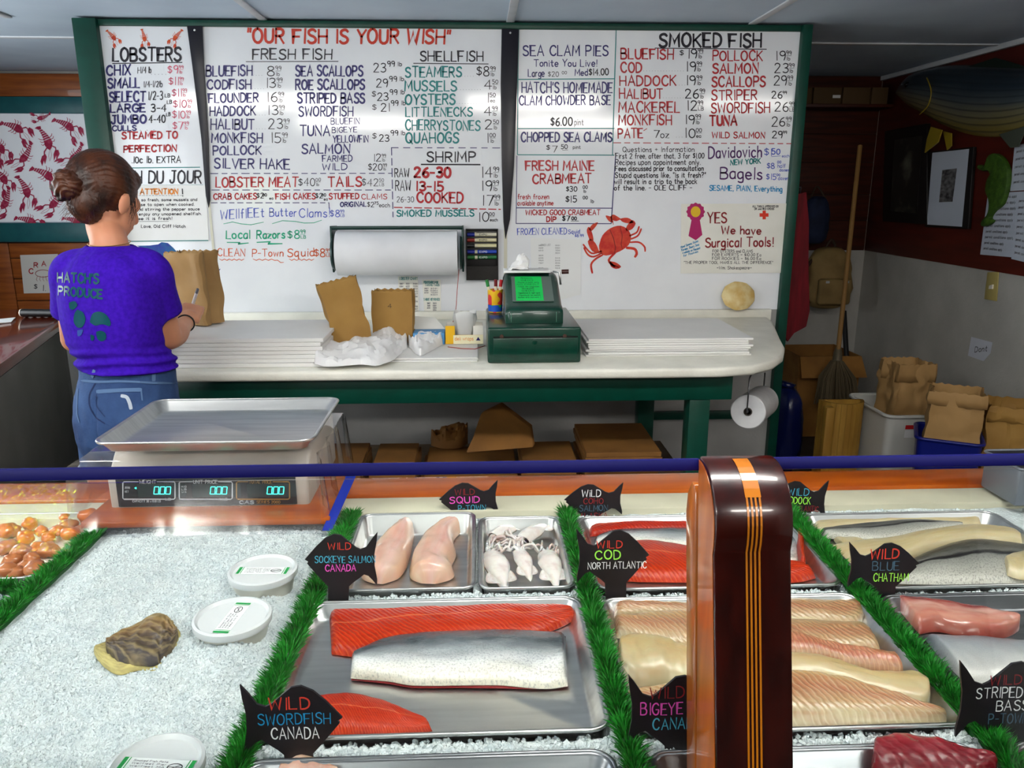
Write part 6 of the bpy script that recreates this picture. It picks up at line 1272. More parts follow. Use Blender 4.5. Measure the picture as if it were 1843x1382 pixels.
bl = G(); pA = onZ(588, 955, 0.905); pB = onY(640, 838, 1.63); dd = pB - pA
bl.prism([pA + Vector((-0.010, 0, 0)), pA + Vector((0.010, 0, 0)), pB + Vector((0.011, 0, 0)), pB + Vector((-0.011, 0, 0))], (0, 0.004, 0)); tag(bl.build('blue_strap', M('blue_strap', (10, 40, 150), 0.4), bevel=0.001), 'flat blue plastic strip leaning beside the scale', 'strip')
# ================================================================== BACK LEFT CORNER
YC = YB - 0.032
cu = thing('lobster_curtain', 'white window curtain printed with pink lobsters', 'curtain', (-2.75, YC, 1.35))
x0 = onY(-60, 300, YC).x; x1 = onY(158, 300, YC).x + 0.12
rows = []
for i in range(60):
    f = i / 59; x = lerp(x0, x1, f); rows.append([(x, YC + 0.002 * math.sin(f * 55) - 0.001 * math.sin(f * 23), lerp(1.352, 2.016, j / 5)) for j in range(6)])
o = G().grid(rows).build('cloth', M('curtain_cloth_glow', (226, 232, 240), 0.8, emit=0.10), cu, smooth=True)  # faint glow in the cloth stands in for daylight behind it
CR[13] = (0, 0, 4.0065)
YL = YC - 0.0045
for (x, y, s, a) in [(120, 920, 105, 0.5), (490, 905, 100, 0.6), (345, 1020, 110, 1.2), (180, 1130, 100, 2.2), (540, 1130, 95, 2.3), (340, 1260, 110, 0.6), (0, 1060, 100, 0.9), (20, 1280, 100, 0.9), (190, 1370, 105, 1.2), (40, 1460, 100, 2.0), (395, 1460, 100, 2.2), (215, 1590, 95, 0.4), (300, 850, 60, 2.9), (540, 1590, 80, 0.4), (620, 1350, 90, 1.2)]:
    lobster(13, x, y, s * 1.3, a, 'lobpink', cu, YL, 'lobster_print', 0.3)
pt_ = thing('crab_poster', 'small laminated paper with a crab drawing on the wooden planks', 'poster', (-2.9, YB - 0.02, 0.89)); YP = YB - 0.0195
pts = [onY(x, y, YP) for x, y in [(36, 459), (104, 457), (104, 527), (43, 528)]]
G().prism(pts, (0, 0.0015, 0)).build('paper', M('poster_white', (226, 224, 220), 0.25), pt_)
PEN['crabline'] = mat('ink_crabline', (150, 60, 60), 0.5)
LN(9, circ(310, 850, 55, 26, 20) + [(365, 850)], 'crabline', 6, pt_, YP - 0.0006, name='crab_drawing')
for q in range(5): LN(9, [(270 + q * 20, 870), (262 + q * 24, 895), (270 + q * 24, 905)], 'crabline', 4, pt_, YP - 0.0006, name='crab_drawing')
for s, x, y in [('C', 210, 850), ('R', 245, 805), ('A', 302, 795)]: N(9, x, y, 34, s, 'red', 10, par=pt_, Y=YP - 0.0006)
N(9, 245, 960, 34, '$', 'black', 7, par=pt_, Y=YP - 0.0006); N(9, 305, 975, 40, '1.', 'black', 8, par=pt_, Y=YP - 0.0006)
# side counter
sd = thing('side_counter', 'grey side counter with a polished wooden top at the frame edge', 'counter', (-2.3, 3.6, 0))
top = [onZ(-80, 715, 0.95), onZ(0, 655, 0.95), onZ(108, 578, 0.95), onZ(112, 566, 0.95), onZ(60, 556, 0.95), onZ(-80, 560, 0.95)]
G().prism([p - Vector((0, 0, 0.045)) for p in top], (0, 0, 0.045)).build('wooden_top', M('red_top', (136, 46, 14), 0.2, col2=(104, 30, 8), nscale=3, stretch=(6, 1, 1), coat=0.8), sd, bevel=0.006)
q = [Vector((p.x, p.y, 0)) for p in top]; c = sum(q, Vector()) / len(q); q = [c + (p - c) * 0.985 for p in q]
G().prism(q, (0, 0, 0.904)).build('side_panel', M('side_grey', (118, 116, 110), 0.6, col2=(108, 106, 100), nscale=5), sd)
fl = thing('black_torch', 'black and white rolled tube lying on the wooden side counter', 'tube', onZ(65, 566, 0.951))
p0 = onZ(40, 563, 0.97) + Vector((0, 0, 0)); p1 = onZ(112, 561, 0.97)
p1.y = p0.y - 0.02
dv = (p1 - p0).normalized()
G().tube([p0 + dv * 0.02 * i for i in range(10)], [0.019 + (0.0015 if i % 2 else 0) for i in range(10)], 16).build('grip', M('grip_black', (14, 14, 14), 0.4), fl, smooth='auto')
G().tube([p0 - dv * 0.012, p0 - dv * 0.006, p0 - dv * 0.0005], [0.010, 0.018, 0.0195], 16).build('cap', M('cap_white', (226, 220, 206), 0.4), fl, smooth='auto')
tag(G().prism([onZ(0, 575, 0.951), onZ(28, 572, 0.951), onZ(20, 580, 0.951), onZ(-30, 584, 0.951)], (0, 0, 0.003)).build('paper_scrap', 'paper_white'), 'white paper scrap on the wooden side counter', 'paper')
# ================================================================== BACK RIGHT CORNER
# hanging things near the corner
rd = G(); A = [(1452, 345), (1457, 400), (1456, 470), (1458, 560), (1452, 588), (1430, 600), (1418, 616), (1410, 600), (1420, 480), (1432, 350)]
rd.prism([onY(x, y, 3.815) for x, y in A], (0, 0.025, 0)); ra = thing('red_apron', 'dark red apron hanging beside the green frame post', 'apron', onY(1435, 600, 3.82))
rd.build('cloth', M('apron_red', (120, 10, 26), 0.8, col2=(92, 6, 18), nscale=6, stretch=(8, 1, 1)), ra, bevel=0.006)
hk = onY(1440, 348, 3.82); G().tube([(1.484, 3.80, hk.z + 0.03), (hk.x, 3.82, hk.z + 0.03), (hk.x, 3.825, hk.z - 0.01)], 0.005, 8).build('hook', 'steel_dark', ra, smooth=True)
def soft(name, label, cat, px, py, w, h, Y, d, m, seed, flat=0.6, parts=None):
    """soft hanging bag: superellipsoid with sag and creases"""
    c = onY(px, py, Y); W = w / 1400 * Y; H = h / 1400 * Y; P = []
    for i in range(22):
        th = math.pi * i / 21; row = []
        for j in range(28):
            ph = 2 * math.pi * j / 28; st_ = math.sin(th) ** flat
            cx_ = math.copysign(abs(math.cos(ph)) ** 0.7, math.cos(ph)); sy = math.copysign(abs(math.sin(ph)) ** 0.8, math.sin(ph))
            n = noise.noise(Vector((cx_ * 2 + seed, math.cos(th) * 3, sy * 2))) * 0.14
            k = 1 + n; zz_ = math.copysign(abs(math.cos(th)) ** 0.75, math.cos(th))
            row.append((c.x + W / 2 * st_ * cx_ * k * (1 - 0.12 * zz_), c.y + d / 2 * st_ * sy * k, c.z + H / 2 * zz_))
        P.append(row)
    t = thing(name, label, cat, (c.x, Y, c.z - H / 2)); G().grid(P, close_v=True, uv=False).build('body', m, t, smooth=True); return t, c, W, H
M('canvas_tan', (150, 124, 76), 0.8, col2=(126, 102, 60), nscale=8, bump=0.2)
bpk, c, W, H = soft('backpack', 'tan canvas backpack hanging in the back corner', 'backpack', 1490, 500, 82, 112, 5.12, 0.2, 'canvas_tan', 2)
G().box(c.x - W * 0.36, c.x + W * 0.36, c.y - 0.135, c.y - 0.085, c.z - H * 0.4, c.z + H * 0.02).build('front_pocket', 'canvas_tan', bpk, bevel=0.02, seg=3)
G().tube(smoothline([(c.x - W * 0.3, c.y, c.z + H * 0.35), (c.x - W * 0.6, c.y - 0.05, c.z + 0.05), (c.x - W * 0.45, c.y - 0.04, c.z - H * 0.4)], 14), 0.012, 8).build('strap', M('strap_dark', (60, 46, 34), 0.8), bpk, smooth=True)
G().tube(smoothline([(c.x - 0.04, c.y, c.z + H * 0.45), (c.x, c.y, c.z + H * 0.62), (c.x + 0.04, c.y, c.z + H * 0.45)], 10), 0.008, 8).build('loop', 'strap_dark', bpk, smooth=True)
for dx in (-0.06, 0.07): G().box(c.x + dx - 0.012, c.x + dx + 0.012, c.y - 0.138, c.y - 0.1352, c.z - 0.02, c.z - 0.005).build('buckle', 'steel', bpk)
cap_, c, W, H = soft('denim_bag', 'dark blue cloth bag hanging above the backpack', 'bag', 1468, 396, 44, 84, 5.15, 0.14, M('denim_dark', (20, 34, 66), 0.8, col2=(12, 22, 48), nscale=10), 5)
G().tube(smoothline([(c.x - 0.05, c.y, c.z + H * 0.4), (c.x + 0.01, c.y + 0.05, c.z + H * 0.7), (c.x + 0.06, c.y, c.z + H * 0.4)], 10), 0.006, 8).build('strap', 'strap_dark', cap_, smooth=True)
dn, c, W, H = soft('blue_sack', 'glossy dark blue sack standing behind the green post', 'sack', 1408, 770, 60, 170, 4.1, 0.3, M('sack_blue', (10, 20, 70), 0.25), 7)
G().tube([(c.x, c.y, c.z + H * 0.45), (c.x + 0.01, c.y, c.z + H * 0.53)], [0.03, 0.045], 10).build('tied_neck', 'sack_blue', dn, smooth=True)
# broom with its head in the carton
br = thing('broom', 'straw broom leaning head down in the corner', 'broom', onY(1500, 720, 4.6))
hb = onY(1507, 645, 4.55); ht_ = onY(1548, 262, 5.0)
G().tube([hb, ht_], 0.014, 10).build('handle', M('handle_wood', (150, 112, 60), 0.6), br, smooth='auto')
G().lathe(hb + Vector((0, 0, -0.02)), (ht_ - hb), [(0.03, 0), (0.024, 0.06), (0.016, 0.09)], 14).build('ferrule', M('ferrule', (120, 110, 90), 0.4, metal=0.6), br, smooth='auto')
g = G(); rn = random.Random(4)
for i in range(260):
    a = rn.uniform(-1, 1); b_ = rn.uniform(-1, 1); e = onY(1507 + a * 36, 722, 4.52); s_ = hb + Vector((a * 0.03, b_ * 0.02, -0.015))
    g.tube([s_, s_.lerp(e, 0.4) + Vector((a * 0.03, b_ * 0.03, 0)), e + Vector((0, b_ * 0.05, rn.uniform(-0.03, 0.03)))], 0.0028, 4)
o = g.build('bristles', M('bristle_grey', (96, 84, 62), 0.9), br); o['kind'] = 'stuff'
G().tube([onY(1527, 705, 4.75), onY(1519, 560, 5.0)], 0.016, 10).build('pole', M('pole_black', (12, 12, 14), 0.5)); tag(bpy.data.objects['pole'], 'black pole leaning behind the broom', 'pole')
# carton and yellow drum
M('carton', (150, 104, 44), 0.8, col2=(126, 84, 34), nscale=6)
kx = thing('cardboard_carton', 'open brown cardboard carton behind the broom', 'box', (2.1, 4.75, 0))
a = onY(1436, 640, 4.75); b = onY(1546, 640, 4.75)
for (x0_, x1_, y0_, y1_) in [(a.x, b.x, 4.72, 4.728), (a.x, b.x, 5.1, 5.108), (a.x, a.x + 0.008, 4.7285, 5.0995), (b.x - 0.008, b.x, 4.7285, 5.0995)]: G().box(x0_, x1_, y0_, y1_, 0.002, a.z).build('side', 'carton', kx)
G().prism([(a.x, 4.719, a.z), (b.x, 4.719, a.z), (b.x + 0.01, 4.64, a.z - 0.12), (a.x - 0.01, 4.64, a.z - 0.12)], (0, -0.004, 0)).build('flap', 'carton', kx)
yd = thing('yellow_bin', 'yellowish wooden bin with a post on its corner', 'bin', (1.85, 3.7, 0))
a = onY(1482, 724, 3.72); b = onY(1559, 722, 3.72); r = (b.x - a.x) / 2; cx = (a.x + b.x) / 2
M('yellow_wood', (168, 128, 48), 0.6, col2=(146, 106, 36), nscale=4, stretch=(6, 6, 1))
n = 13
for k in range(n):
    a0 = math.pi * (1.0 + k / n); a1 = math.pi * (1.0 + (k + 0.96) / n)
    pts = [(cx + r * math.cos(t_), 3.76 + r * 0.9 * math.sin(t_), 0.004) for t_ in (a0, a1)] + [(cx + (r - 0.012) * math.cos(t_), 3.76 + (r - 0.012) * 0.9 * math.sin(t_), 0.004) for t_ in (a1, a0)]
    G().prism(pts, (0, 0, a.z)).build('stave', 'yellow_wood', yd)
G().box(cx - r, cx + r, 3.765, 3.777, 0.004, a.z).build('back_board', 'yellow_wood', yd)
G().box(a.x - 0.025, a.x + 0.015, 3.62, 3.66, 0.0, a.z + 0.0).build('corner_post', 'yellow_wood', yd, bevel=0.003)
# white bin with a bag, blue bin with a bag, third bag
wbn = thing('white_bin', 'white plastic waste bin with a red label', 'bin', (2.1, 3.75, 0))
x0_, x1_ = 1.975, 2.26; y0_, y1_ = 3.52, 3.93; zt2 = 0.495
M('bin_white', (198, 198, 192), 0.45)
g = G()
for (ra, rb_) in [(0.85, 0.0), (1.0, zt2), (0.955, zt2), (0.82, 0.02)]:
    cx_, cy_ = (x0_ + x1_) / 2, (y0_ + y1_) / 2; hx, hy = (x1_ - x0_) / 2 * ra, (y1_ - y0_) / 2 * ra
    base = len(g.v); P = rrect(cx_ - hx, cx_ + hx, cy_ - hy, cy_ + hy, 0.035, rb_); g.v += [tuple(p) for p in P]
n = len(P)
for i in range(3):
    for j in range(n): g.f.append((i * n + j, i * n + (j + 1) % n, (i + 1) * n + (j + 1) % n, (i + 1) * n + j))
g.f.append(tuple(range(n))); g.f.append(tuple(range(3 * n, 4 * n)))
g.build('bin_shell', 'bin_white', wbn, smooth='auto')
P = rrect(x0_ - 0.006, x1_ + 0.006, y0_ - 0.006, y1_ + 0.006, 0.04, zt2); g = G(); g.tube(P + [P[0]], 0.009, 8, cap=False); g.build('bin_rim', 'bin_white', wbn, smooth=True)
lz = lambda x, y: onY(x, y, 3.527)
def lab_box(xa, ya, xb, yb_, m, nm):
    p = onY(xa, ya, 3.53); q = onY(xb, yb_, 3.53); z0, z1 = q.z, p.z; f = lambda z: 3.517 + 0.0308 * (1 - z / zt2) - 0.001
    G().add([(p.x, f(z0), z0), (q.x, f(z0), z0), (q.x, f(z1), z1), (p.x, f(z1), z1)], [(0, 1, 2, 3)]).build(nm, m, wbn)
lab_box(1628, 764, 1651, 771, M('label_red', (190, 30, 34), 0.5), 'label_red_band'); lab_box(1627, 773, 1650, 787, M('label_white', (222, 222, 222), 0.5), 'label')
bag('crumpled brown bag standing in the white bin', (2.13, 3.70, 0.28), 0.19, 0.17, 0.45, 31, 0.1, (0, 0.02), m='kraft_light', crumple=0.02, roll=0.09)
bc = onY(1704, 800, 3.26)
blb = thing('blue_bin', 'dark blue plastic bin under a brown bag', 'bin', (bc.x, 3.26, 0))
bx0, bx1 = bc.x - 0.128, bc.x + 0.128
g = G(); g.v = []
P = []
for (s, z) in [(0.86, 0.0), (1.0, 0.49), (0.95, 0.49), (0.84, 0.02)]:
    cx_, cy_ = (bx0 + bx1) / 2, 3.26; base = len(g.v); P = rrect(cx_ - (bx1 - bx0) / 2 * s, cx_ + (bx1 - bx0) / 2 * s, cy_ - 0.13 * s, cy_ + 0.13 * s, 0.03, z); g.v += [tuple(p) for p in P]
n = len(P)
for i in range(3):
    for j in range(n): g.f.append((i * n + j, i * n + (j + 1) % n, (i + 1) * n + (j + 1) % n, (i + 1) * n + j))
g.f.append(tuple(range(n))); g.f.append(tuple(range(3 * n, 4 * n)))
g.build('bin_shell', M('bin_blue', (8, 22, 110), 0.35), blb, smooth='auto')
P = rrect(bx0 - 0.004, bx1 + 0.004, 3.126, 3.394, 0.034, 0.49); g = G(); g.tube(P + [P[0]], 0.008, 8, cap=False); g.build('bin_rim', 'bin_blue', blb, smooth=True)
g = G(); O = Vector((bc.x - 0.1, 3.1375, 0.40)); ribbon(g, [O, O + Vector((0.05, 0, 0.03)), O + Vector((0.09, 0, 0.0)), O + Vector((0.05, 0, -0.03)), O], 0.012, NB); g.build('recycling_mark', PEN['cream'], blb)
blb.rotation_euler = (0, 0, -0.5)
bag('brown bag with rolled rim standing in the blue bin', (bc.x + 0.01, 3.26, 0.30), 0.205, 0.17, 0.40, 33, -0.5, (0, 0), m='kraft_light', crumple=0.016, roll=0.06)
bag('brown bag with rolled rim at the frame edge', (onY(1818, 780, 3.2).x + 0.04, 3.22, 0.0), 0.25, 0.2, 0.64, 35, -0.5, (0, 0), m='kraft', crumple=0.02, roll=0.07)
# ------------------------------------------------------------------ right wall pictures
XW = XR - 0.0125
def wq(pts, X): return [onX(x, y, X) for x, y in pts]
fr = thing('framed_picture', 'dark framed picture with pale blotches on the red wall', 'picture', onX(1630, 405, XW))
G().prism(wq([(1592, 236), (1668, 222), (1668, 404), (1588, 398)], XW - 0.025), (0.024, 0, 0)).build('frame', M('frame_black', (18, 14, 14), 0.4), fr, bevel=0.004)
G().prism(wq([(1610, 252), (1660, 244), (1650, 384), (1602, 380)], XW - 0.0265), (0.001, 0, 0)).build('picture_print', M('print_dark', (30, 28, 26), 0.3, col2=(92, 92, 80), nscale=8, lo=0.55, hi=0.75), fr)
f2 = thing('framed_picture', 'black and white photograph in a wide white mat on the red wall', 'picture', onX(1710, 405, XW))
G().prism(wq([(1668, 274), (1752, 264), (1742, 412), (1664, 408)], XW - 0.02), (0.019, 0, 0)).build('frame', 'frame_black', f2, bevel=0.003)
G().prism(wq([(1678, 275), (1744, 268), (1731, 408), (1668, 404)], XW - 0.0212), (0.001, 0, 0)).build('mat_board', M('mat_white', (186, 194, 208), 0.6), f2)
G().prism(wq([(1696, 306), (1722, 303), (1714, 363), (1690, 364)], XW - 0.0224), (0.001, 0, 0)).build('photograph', M('photo_grey', (34, 34, 36), 0.3, col2=(120, 120, 122), nscale=26, stretch=(1, 1, 2)), f2)
sz = [(1770, 300), (1760, 296), (1757, 302), (1768, 308), (1776, 306), (1780, 314), (1774, 326), (1772, 344), (1778, 362), (1776, 384), (1764, 400), (1766, 408), (1778, 404), (1784, 396), (1778, 392), (1786, 380), (1800, 368), (1808, 346), (1812, 320), (1810, 300), (1800, 282), (1786, 276), (1776, 282)]
sz = [(p.x, p.y) for p in smoothline([(x, y, 0) for x, y in sz + [sz[0]]], 60)][:-1]
tag(G().prism(wq(sz, XW - 0.03), (0.028, 0, 0)).build('seahorse', M('seahorse_green', (62, 96, 20), 0.6, col2=(44, 74, 14), nscale=40, bump=0.5), bevel=0.006), 'green seahorse ornament on the red wall', 'ornament')
def wall_sheet(label, quad, rows, X=XW - 0.0015):
    t = thing('wall_paper_sheet', label, 'paper', onX(*quad[3], X), 'papers pinned on the right wall')
    G().prism(wq(quad, X), (0.001, 0, 0)).build('paper', M('paper_blue', (178, 186, 200), 0.7), t)
    g = G(); nx_ = Vector((-1, 0, 0))
    for k in range(rows):
        f = (k + 1) / (rows + 1); a_ = [lerp(quad[0][i], quad[3][i], f) for i in (0, 1)]; b_ = [lerp(quad[1][i], quad[2][i], f) for i in (0, 1)]
        A_ = onX(lerp(a_[0], b_[0], 0.08), lerp(a_[1], b_[1], 0.08), X - 0.0006); B_ = onX(lerp(a_[0], b_[0], random.uniform(0.6, 0.92)), lerp(a_[1], b_[1], 0.9), X - 0.0006)
        text_geo(g, 'permit conditions apply', A_, B_ - A_, Vector((0, 0, 0.012)), nx_, 0.003)
    g.build('printed_lines', PEN['grey'], t)
wall_sheet('upper paper sheet at the frame edge beside the seahorse', [(1826, 262), (1880, 252), (1878, 340), (1818, 344)], 5)
wall_sheet('wide printed paper sheet below the seahorse', [(1778, 348), (1850, 344), (1822, 463), (1764, 458)], 10, XW - 0.003)
wall_sheet('printed paper sheet overlapping at the frame edge', [(1830, 352), (1890, 350), (1880, 480), (1820, 466)], 9, XW - 0.005)
sw = thing('light_switch', 'tan light switch plate on the white dado', 'switch', onX(1783, 540, XR))
G().prism(wq([(1777, 490), (1797, 489), (1793, 542), (1771, 538)], XR - 0.006), (0.0055, 0, 0)).build('plate', M('plate_tan', (176, 160, 96), 0.45), sw, bevel=0.002)
G().prism(wq([(1780, 514), (1786, 512), (1785, 520), (1779, 520)], XR - 0.014), (0.008, 0, 0)).build('toggle', M('toggle', (226, 222, 210), 0.4), sw)
nt2 = thing('taped_note', 'small crumpled note taped to the white dado', 'note', onX(1762, 645, XR))
G().prism(wq([(1748, 606), (1786, 616), (1782, 636), (1770, 650), (1742, 640)], XR - 0.004), (0.0015, 0, 0)).build('paper', M('note_white', (196, 200, 210), 0.6), nt2)
g = G(); O = onX(1754, 634, XR - 0.0048); text_geo(g, 'Dont', O, onX(1776, 632, XR - 0.0048) - O, Vector((0, 0, 0.03)), Vector((-1, 0, 0)), 0.004); g.build('writing', PEN['black'], nt2)
# mounted striped bass
fb = thing('mounted_bass', 'big mounted striped bass hanging on the red wall under the ceiling', 'mounted fish', onX(1720, 240, XW))
top_ = [(1606, 166), (1620, 140), (1640, 128), (1690, 118), (1760, 118), (1850, 122), (1930, 132)]; bot_ = [(1606, 170), (1620, 188), (1650, 206), (1690, 228), (1740, 244), (1800, 244), (1860, 226), (1930, 190)]
F_ = smoothline([onX(x, y, XW - 0.06) for x, y in top_], 40); B_ = smoothline([onX(x, y, XW - 0.06) for x, y in bot_], 40); rows = []
for i in range(40):
    u = i / 39; th = 0.085 * min(1, u * 5 + 0.15) ** 0.6 * (1 - 0.35 * u); rows.append([])
    for j in range(18):
        v = j / 17; p = F_[i].lerp(B_[i], v); rows[-1].append((XW - 0.012 - th * max(0, math.sin(math.pi * v)) ** 0.6, p.y, p.z))
fishmat('bass_mount', [(0, (12, 24, 34)), (0.3, (30, 44, 56)), (0.5, (70, 80, 84)), (0.7, (110, 106, 80)), (1, (126, 110, 40))], None, stripe=((16, 26, 36), 3.2, 1.5708, 0.5, 0.6), rough=0.3, coat=0.6, sss=0)
g = G(); g.grid(rows); g.build('fish_body', 'bass_mount', fb, smooth=True)
M('fin_yellow', (140, 120, 30), 0.4)
def fin(pts, m, nm, X): G().prism(wq(pts, X), (0.006, 0, 0)).build(nm, m, fb)
fin([(1675, 228), (1695, 234), (1688, 256), (1664, 275), (1668, 250)], 'fin_yellow', 'pectoral_fin', XW - 0.10)
fin([(1697, 236), (1712, 240), (1712, 262), (1704, 270)], 'fin_yellow', 'pelvic_fin', XW - 0.05)
fin([(1798, 242), (1848, 226), (1832, 264), (1818, 266)], M('fin_grey', (70, 76, 66), 0.4), 'anal_fin', XW - 0.04)
fin([(1742, 120), (1790, 104), (1840, 118), (1850, 124)], M('fin_dark', (20, 34, 26), 0.4), 'dorsal_fin', XW - 0.05)
c = onX(1632, 152, XW - 0.083); G().ball((c.x, c.y, c.z), 0.012, 0.018, 0.018, 12, 8).build('eye', M('eye_black', (10, 10, 10), 0.1), fb, smooth=True)
LN_ = G(); LN_.tube(smoothline([onX(x, y, XW - 0.088) for x, y in [(1668, 140), (1676, 165), (1670, 190), (1655, 206)]], 14), 0.004, 6); LN_.build('gill_edge', 'fin_yellow', fb, smooth=True)
# shelf with boxes high on the back wall
shf = thing('wall_shelf', 'dark wooden shelf high on the back wall', 'shelf', (2.3, YB - 0.1, 1.99))
z_s = onY(1500, 187, 5.1).z
G().box(onY(1440, 187, 5.1).x, XR - 0.02, 5.09, YB - 0.013, z_s - 0.02, z_s).build('shelf_board', 'dark_plank', shf, bevel=0.003)
for i, (xa, xb) in enumerate([(1440, 1463), (1466, 1516), (1519, 1568), (1571, 1600)]):
    p = onY(xa, 157, 5.12); q = onY(xb, 157, 5.12); t = thing('shelf_box', ['cut-off brown box on the high shelf by the green frame', 'brown box with a white tag on the high shelf', 'plain brown box in the middle of the high shelf', 'brown box on the high shelf nearest the mounted fish'][i], 'box', (p.x, 5.12, z_s), 'boxes on the high shelf')
    G().box(p.x, q.x, 5.12, YB - 0.015, z_s + 0.0005, p.z).build('carton', M('box_brown', (84, 62, 34), 0.8), t, bevel=0.003)
    if i == 1: a_ = onY(1499, 171, 5.119); G().box(a_.x, a_.x + 0.05, 5.1185, 5.1197, a_.z - 0.018, a_.z).build('tag', 'paper_white', t)
# ================================================================== PERSON AT THE COUNTER
def remeshed(parts, voxel, smooth_it=8, name='tmp'):
    """fuse closed pieces into one continuous skin"""
    g = G()
    for p in parts: g.add(p.v, p.f)
    o = g.build(name, 'sign_black', weld=False)
    md = o.modifiers.new('r', 'REMESH'); md.mode = 'VOXEL'; md.voxel_size = voxel
    ms = o.modifiers.new('s', 'SMOOTH'); ms.iterations = smooth_it; ms.factor = 0.5
    dg = bpy.context.evaluated_depsgraph_get(); me = bpy.data.meshes.new_from_object(o.evaluated_get(dg), depsgraph=dg)
    bpy.data.objects.remove(o)
    V = [tuple(v.co) for v in me.vertices]; F = [tuple(p.vertices) for p in me.polygons]
    bpy.data.meshes.remove(me)
    return V, F
def eloft(secs, n=28, f=None):
    """closed loft of ellipses: (centre, half width along r, half depth along f, facing angle)"""
    g = G(); k = len(secs)
    for (c, a, b, ang) in secs:
        r = Vector((math.cos(ang), -math.sin(ang), 0)); fw = Vector((math.sin(ang), math.cos(ang), 0))
        for j in range(n):
            t = 2 * math.pi * j / n; ct, st_ = math.cos(t), math.sin(t)
            ct = math.copysign(abs(ct) ** 0.85, ct); st_ = math.copysign(abs(st_) ** 0.85, st_)
            g.v.append(tuple(Vector(c) + r * (a * ct) + fw * (b * st_)))
    for i in range(k - 1):
        for j in range(n): g.f.append((i * n + j, i * n + (j + 1) % n, (i + 1) * n + (j + 1) % n, (i + 1) * n + j))
    g.f.append(tuple(range(n))[::-1]); g.f.append(tuple((k - 1) * n + j for j in range(n)))
    return g
def limb(pts, rs, n=16):
    P = [Vector(p) for p in pts]; m = max(10, 5 * len(P)); S = smoothline(P, m)
    R = [polyat([(i / (len(rs) - 1), r, 0) for i, r in enumerate(rs)], t / (m - 1)).y for t in range(m)]
    g = G(); g.tube(S, R, n)
    g.ball(S[0], R[0], R[0], R[0], 14, 8); g.ball(S[-1], R[-1], R[-1], R[-1], 14, 8)
    return g
TA = math.radians(22)      # torso turned a little to her right
HA = math.radians(27)      # head turned further
PYs = 2.28
def at(px, py, Y=PYs): return onY(px, py, Y)
pel = at(232, 745); wst = at(228, 655); chs = at(203, 545); shd = at(198, 475); nkb = at(196, 432, 2.30)
hd = at(190, 355, 2.34)
rfw = Vector((math.sin(TA), math.cos(TA), 0)); rrt = Vector((math.cos(TA), -math.sin(TA), 0))
hfw = Vector((math.sin(HA), math.cos(HA), 0)); hrt = Vector((math.cos(HA), -math.sin(HA), 0))
sR = at(270, 484, 2.27); sL = at(128, 488, 2.31)
eR = at(304, 608, 2.36); wR = at(336, 580, 2.58); hR = at(347, 554, 2.67)
eL = at(133, 612, 2.40); wL = at(225, 590, 2.62); hL = at(316, 560, 2.76)
hipR = pel + rrt * 0.078; hipL = pel - rrt * 0.082
def gz(p, z): return Vector((p.x, p.y, z))
torso = [(gz(pel, 0.80) , 0.150, 0.105, TA), (gz(pel, 0.88), 0.158, 0.118, TA), (gz(pel, 0.96), 0.150, 0.108, TA), (gz(wst, 1.05), 0.124, 0.088, TA), (gz(chs, 1.15), 0.130, 0.095, TA), (gz(chs, 1.24), 0.138, 0.098, TA), (gz(shd, 1.32), 0.130, 0.082, TA), (gz(shd, 1.365), 0.095, 0.062, TA), (gz(nkb, 1.395), 0.062, 0.05, TA), (gz(nkb, 1.41), 0.05, 0.05, HA)]
P_ = [eloft(torso)]
P_.append(limb([gz(nkb, 1.37), gz(nkb, 1.42), hd + Vector((0, 0, -0.085)) - hfw * 0.015, hd + Vector((0, 0, -0.04)) - hfw * 0.01], [0.055, 0.05, 0.049, 0.052]))
# head: cranium, jaw, nose, ear
def ell(c, a, b, h, ang, jit=0, n=24, m=16, tilt=0.0):
    g = G(); r = Vector((math.cos(ang), -math.sin(ang), 0)); f = Vector((math.sin(ang), math.cos(ang), 0)); u = Vector((0, 0, 1))
    f2 = f * math.cos(tilt) - u * math.sin(tilt); u2 = u * math.cos(tilt) + f * math.sin(tilt)
    g.ball((0, 0, 0), 1, 1, 1, n, m); g.v = [tuple(Vector(c) + r * (a * x) + f2 * (b * y) + u2 * (h * z)) for x, y, z in g.v]; return g
tl = 0.35
hu = Vector((0, 0, 1)) * math.cos(tl) + hfw * math.sin(tl); hf = hfw * math.cos(tl) - Vector((0, 0, 1)) * math.sin(tl)
P_ += [ell(hd + hu * 0.028 - hf * 0.006, 0.073, 0.092, 0.084, HA, tilt=tl), ell(hd + hf * 0.042 - hu * 0.045, 0.055, 0.052, 0.066, HA, tilt=tl), ell(hd + hf * 0.060 - hu * 0.088, 0.026, 0.026, 0.022, HA, tilt=tl), ell(hd + hf * 0.072 + hu * 0.0, 0.055, 0.02, 0.03, HA, tilt=tl)]
P_ += [limb([hd + hf * 0.088 + hu * 0.005, hd + hf * 0.108 - hu * 0.034, hd + hf * 0.100 - hu * 0.040], [0.008, 0.012, 0.012], 10), ell(hd + hf * 0.090 - hu * 0.062, 0.022, 0.010, 0.010, HA, tilt=tl)]
for s in (-1, 1):
    P_.append(ell(hd + hrt * (s * 0.083) - hf * 0.002 - hu * 0.018, 0.008, 0.019, 0.034, HA, tilt=tl + 0.15)); P_.append(ell(hd + hf * 0.076 + hrt * (s * 0.03) + hu * 0.002, 0.014, 0.012, 0.009, HA, tilt=tl))
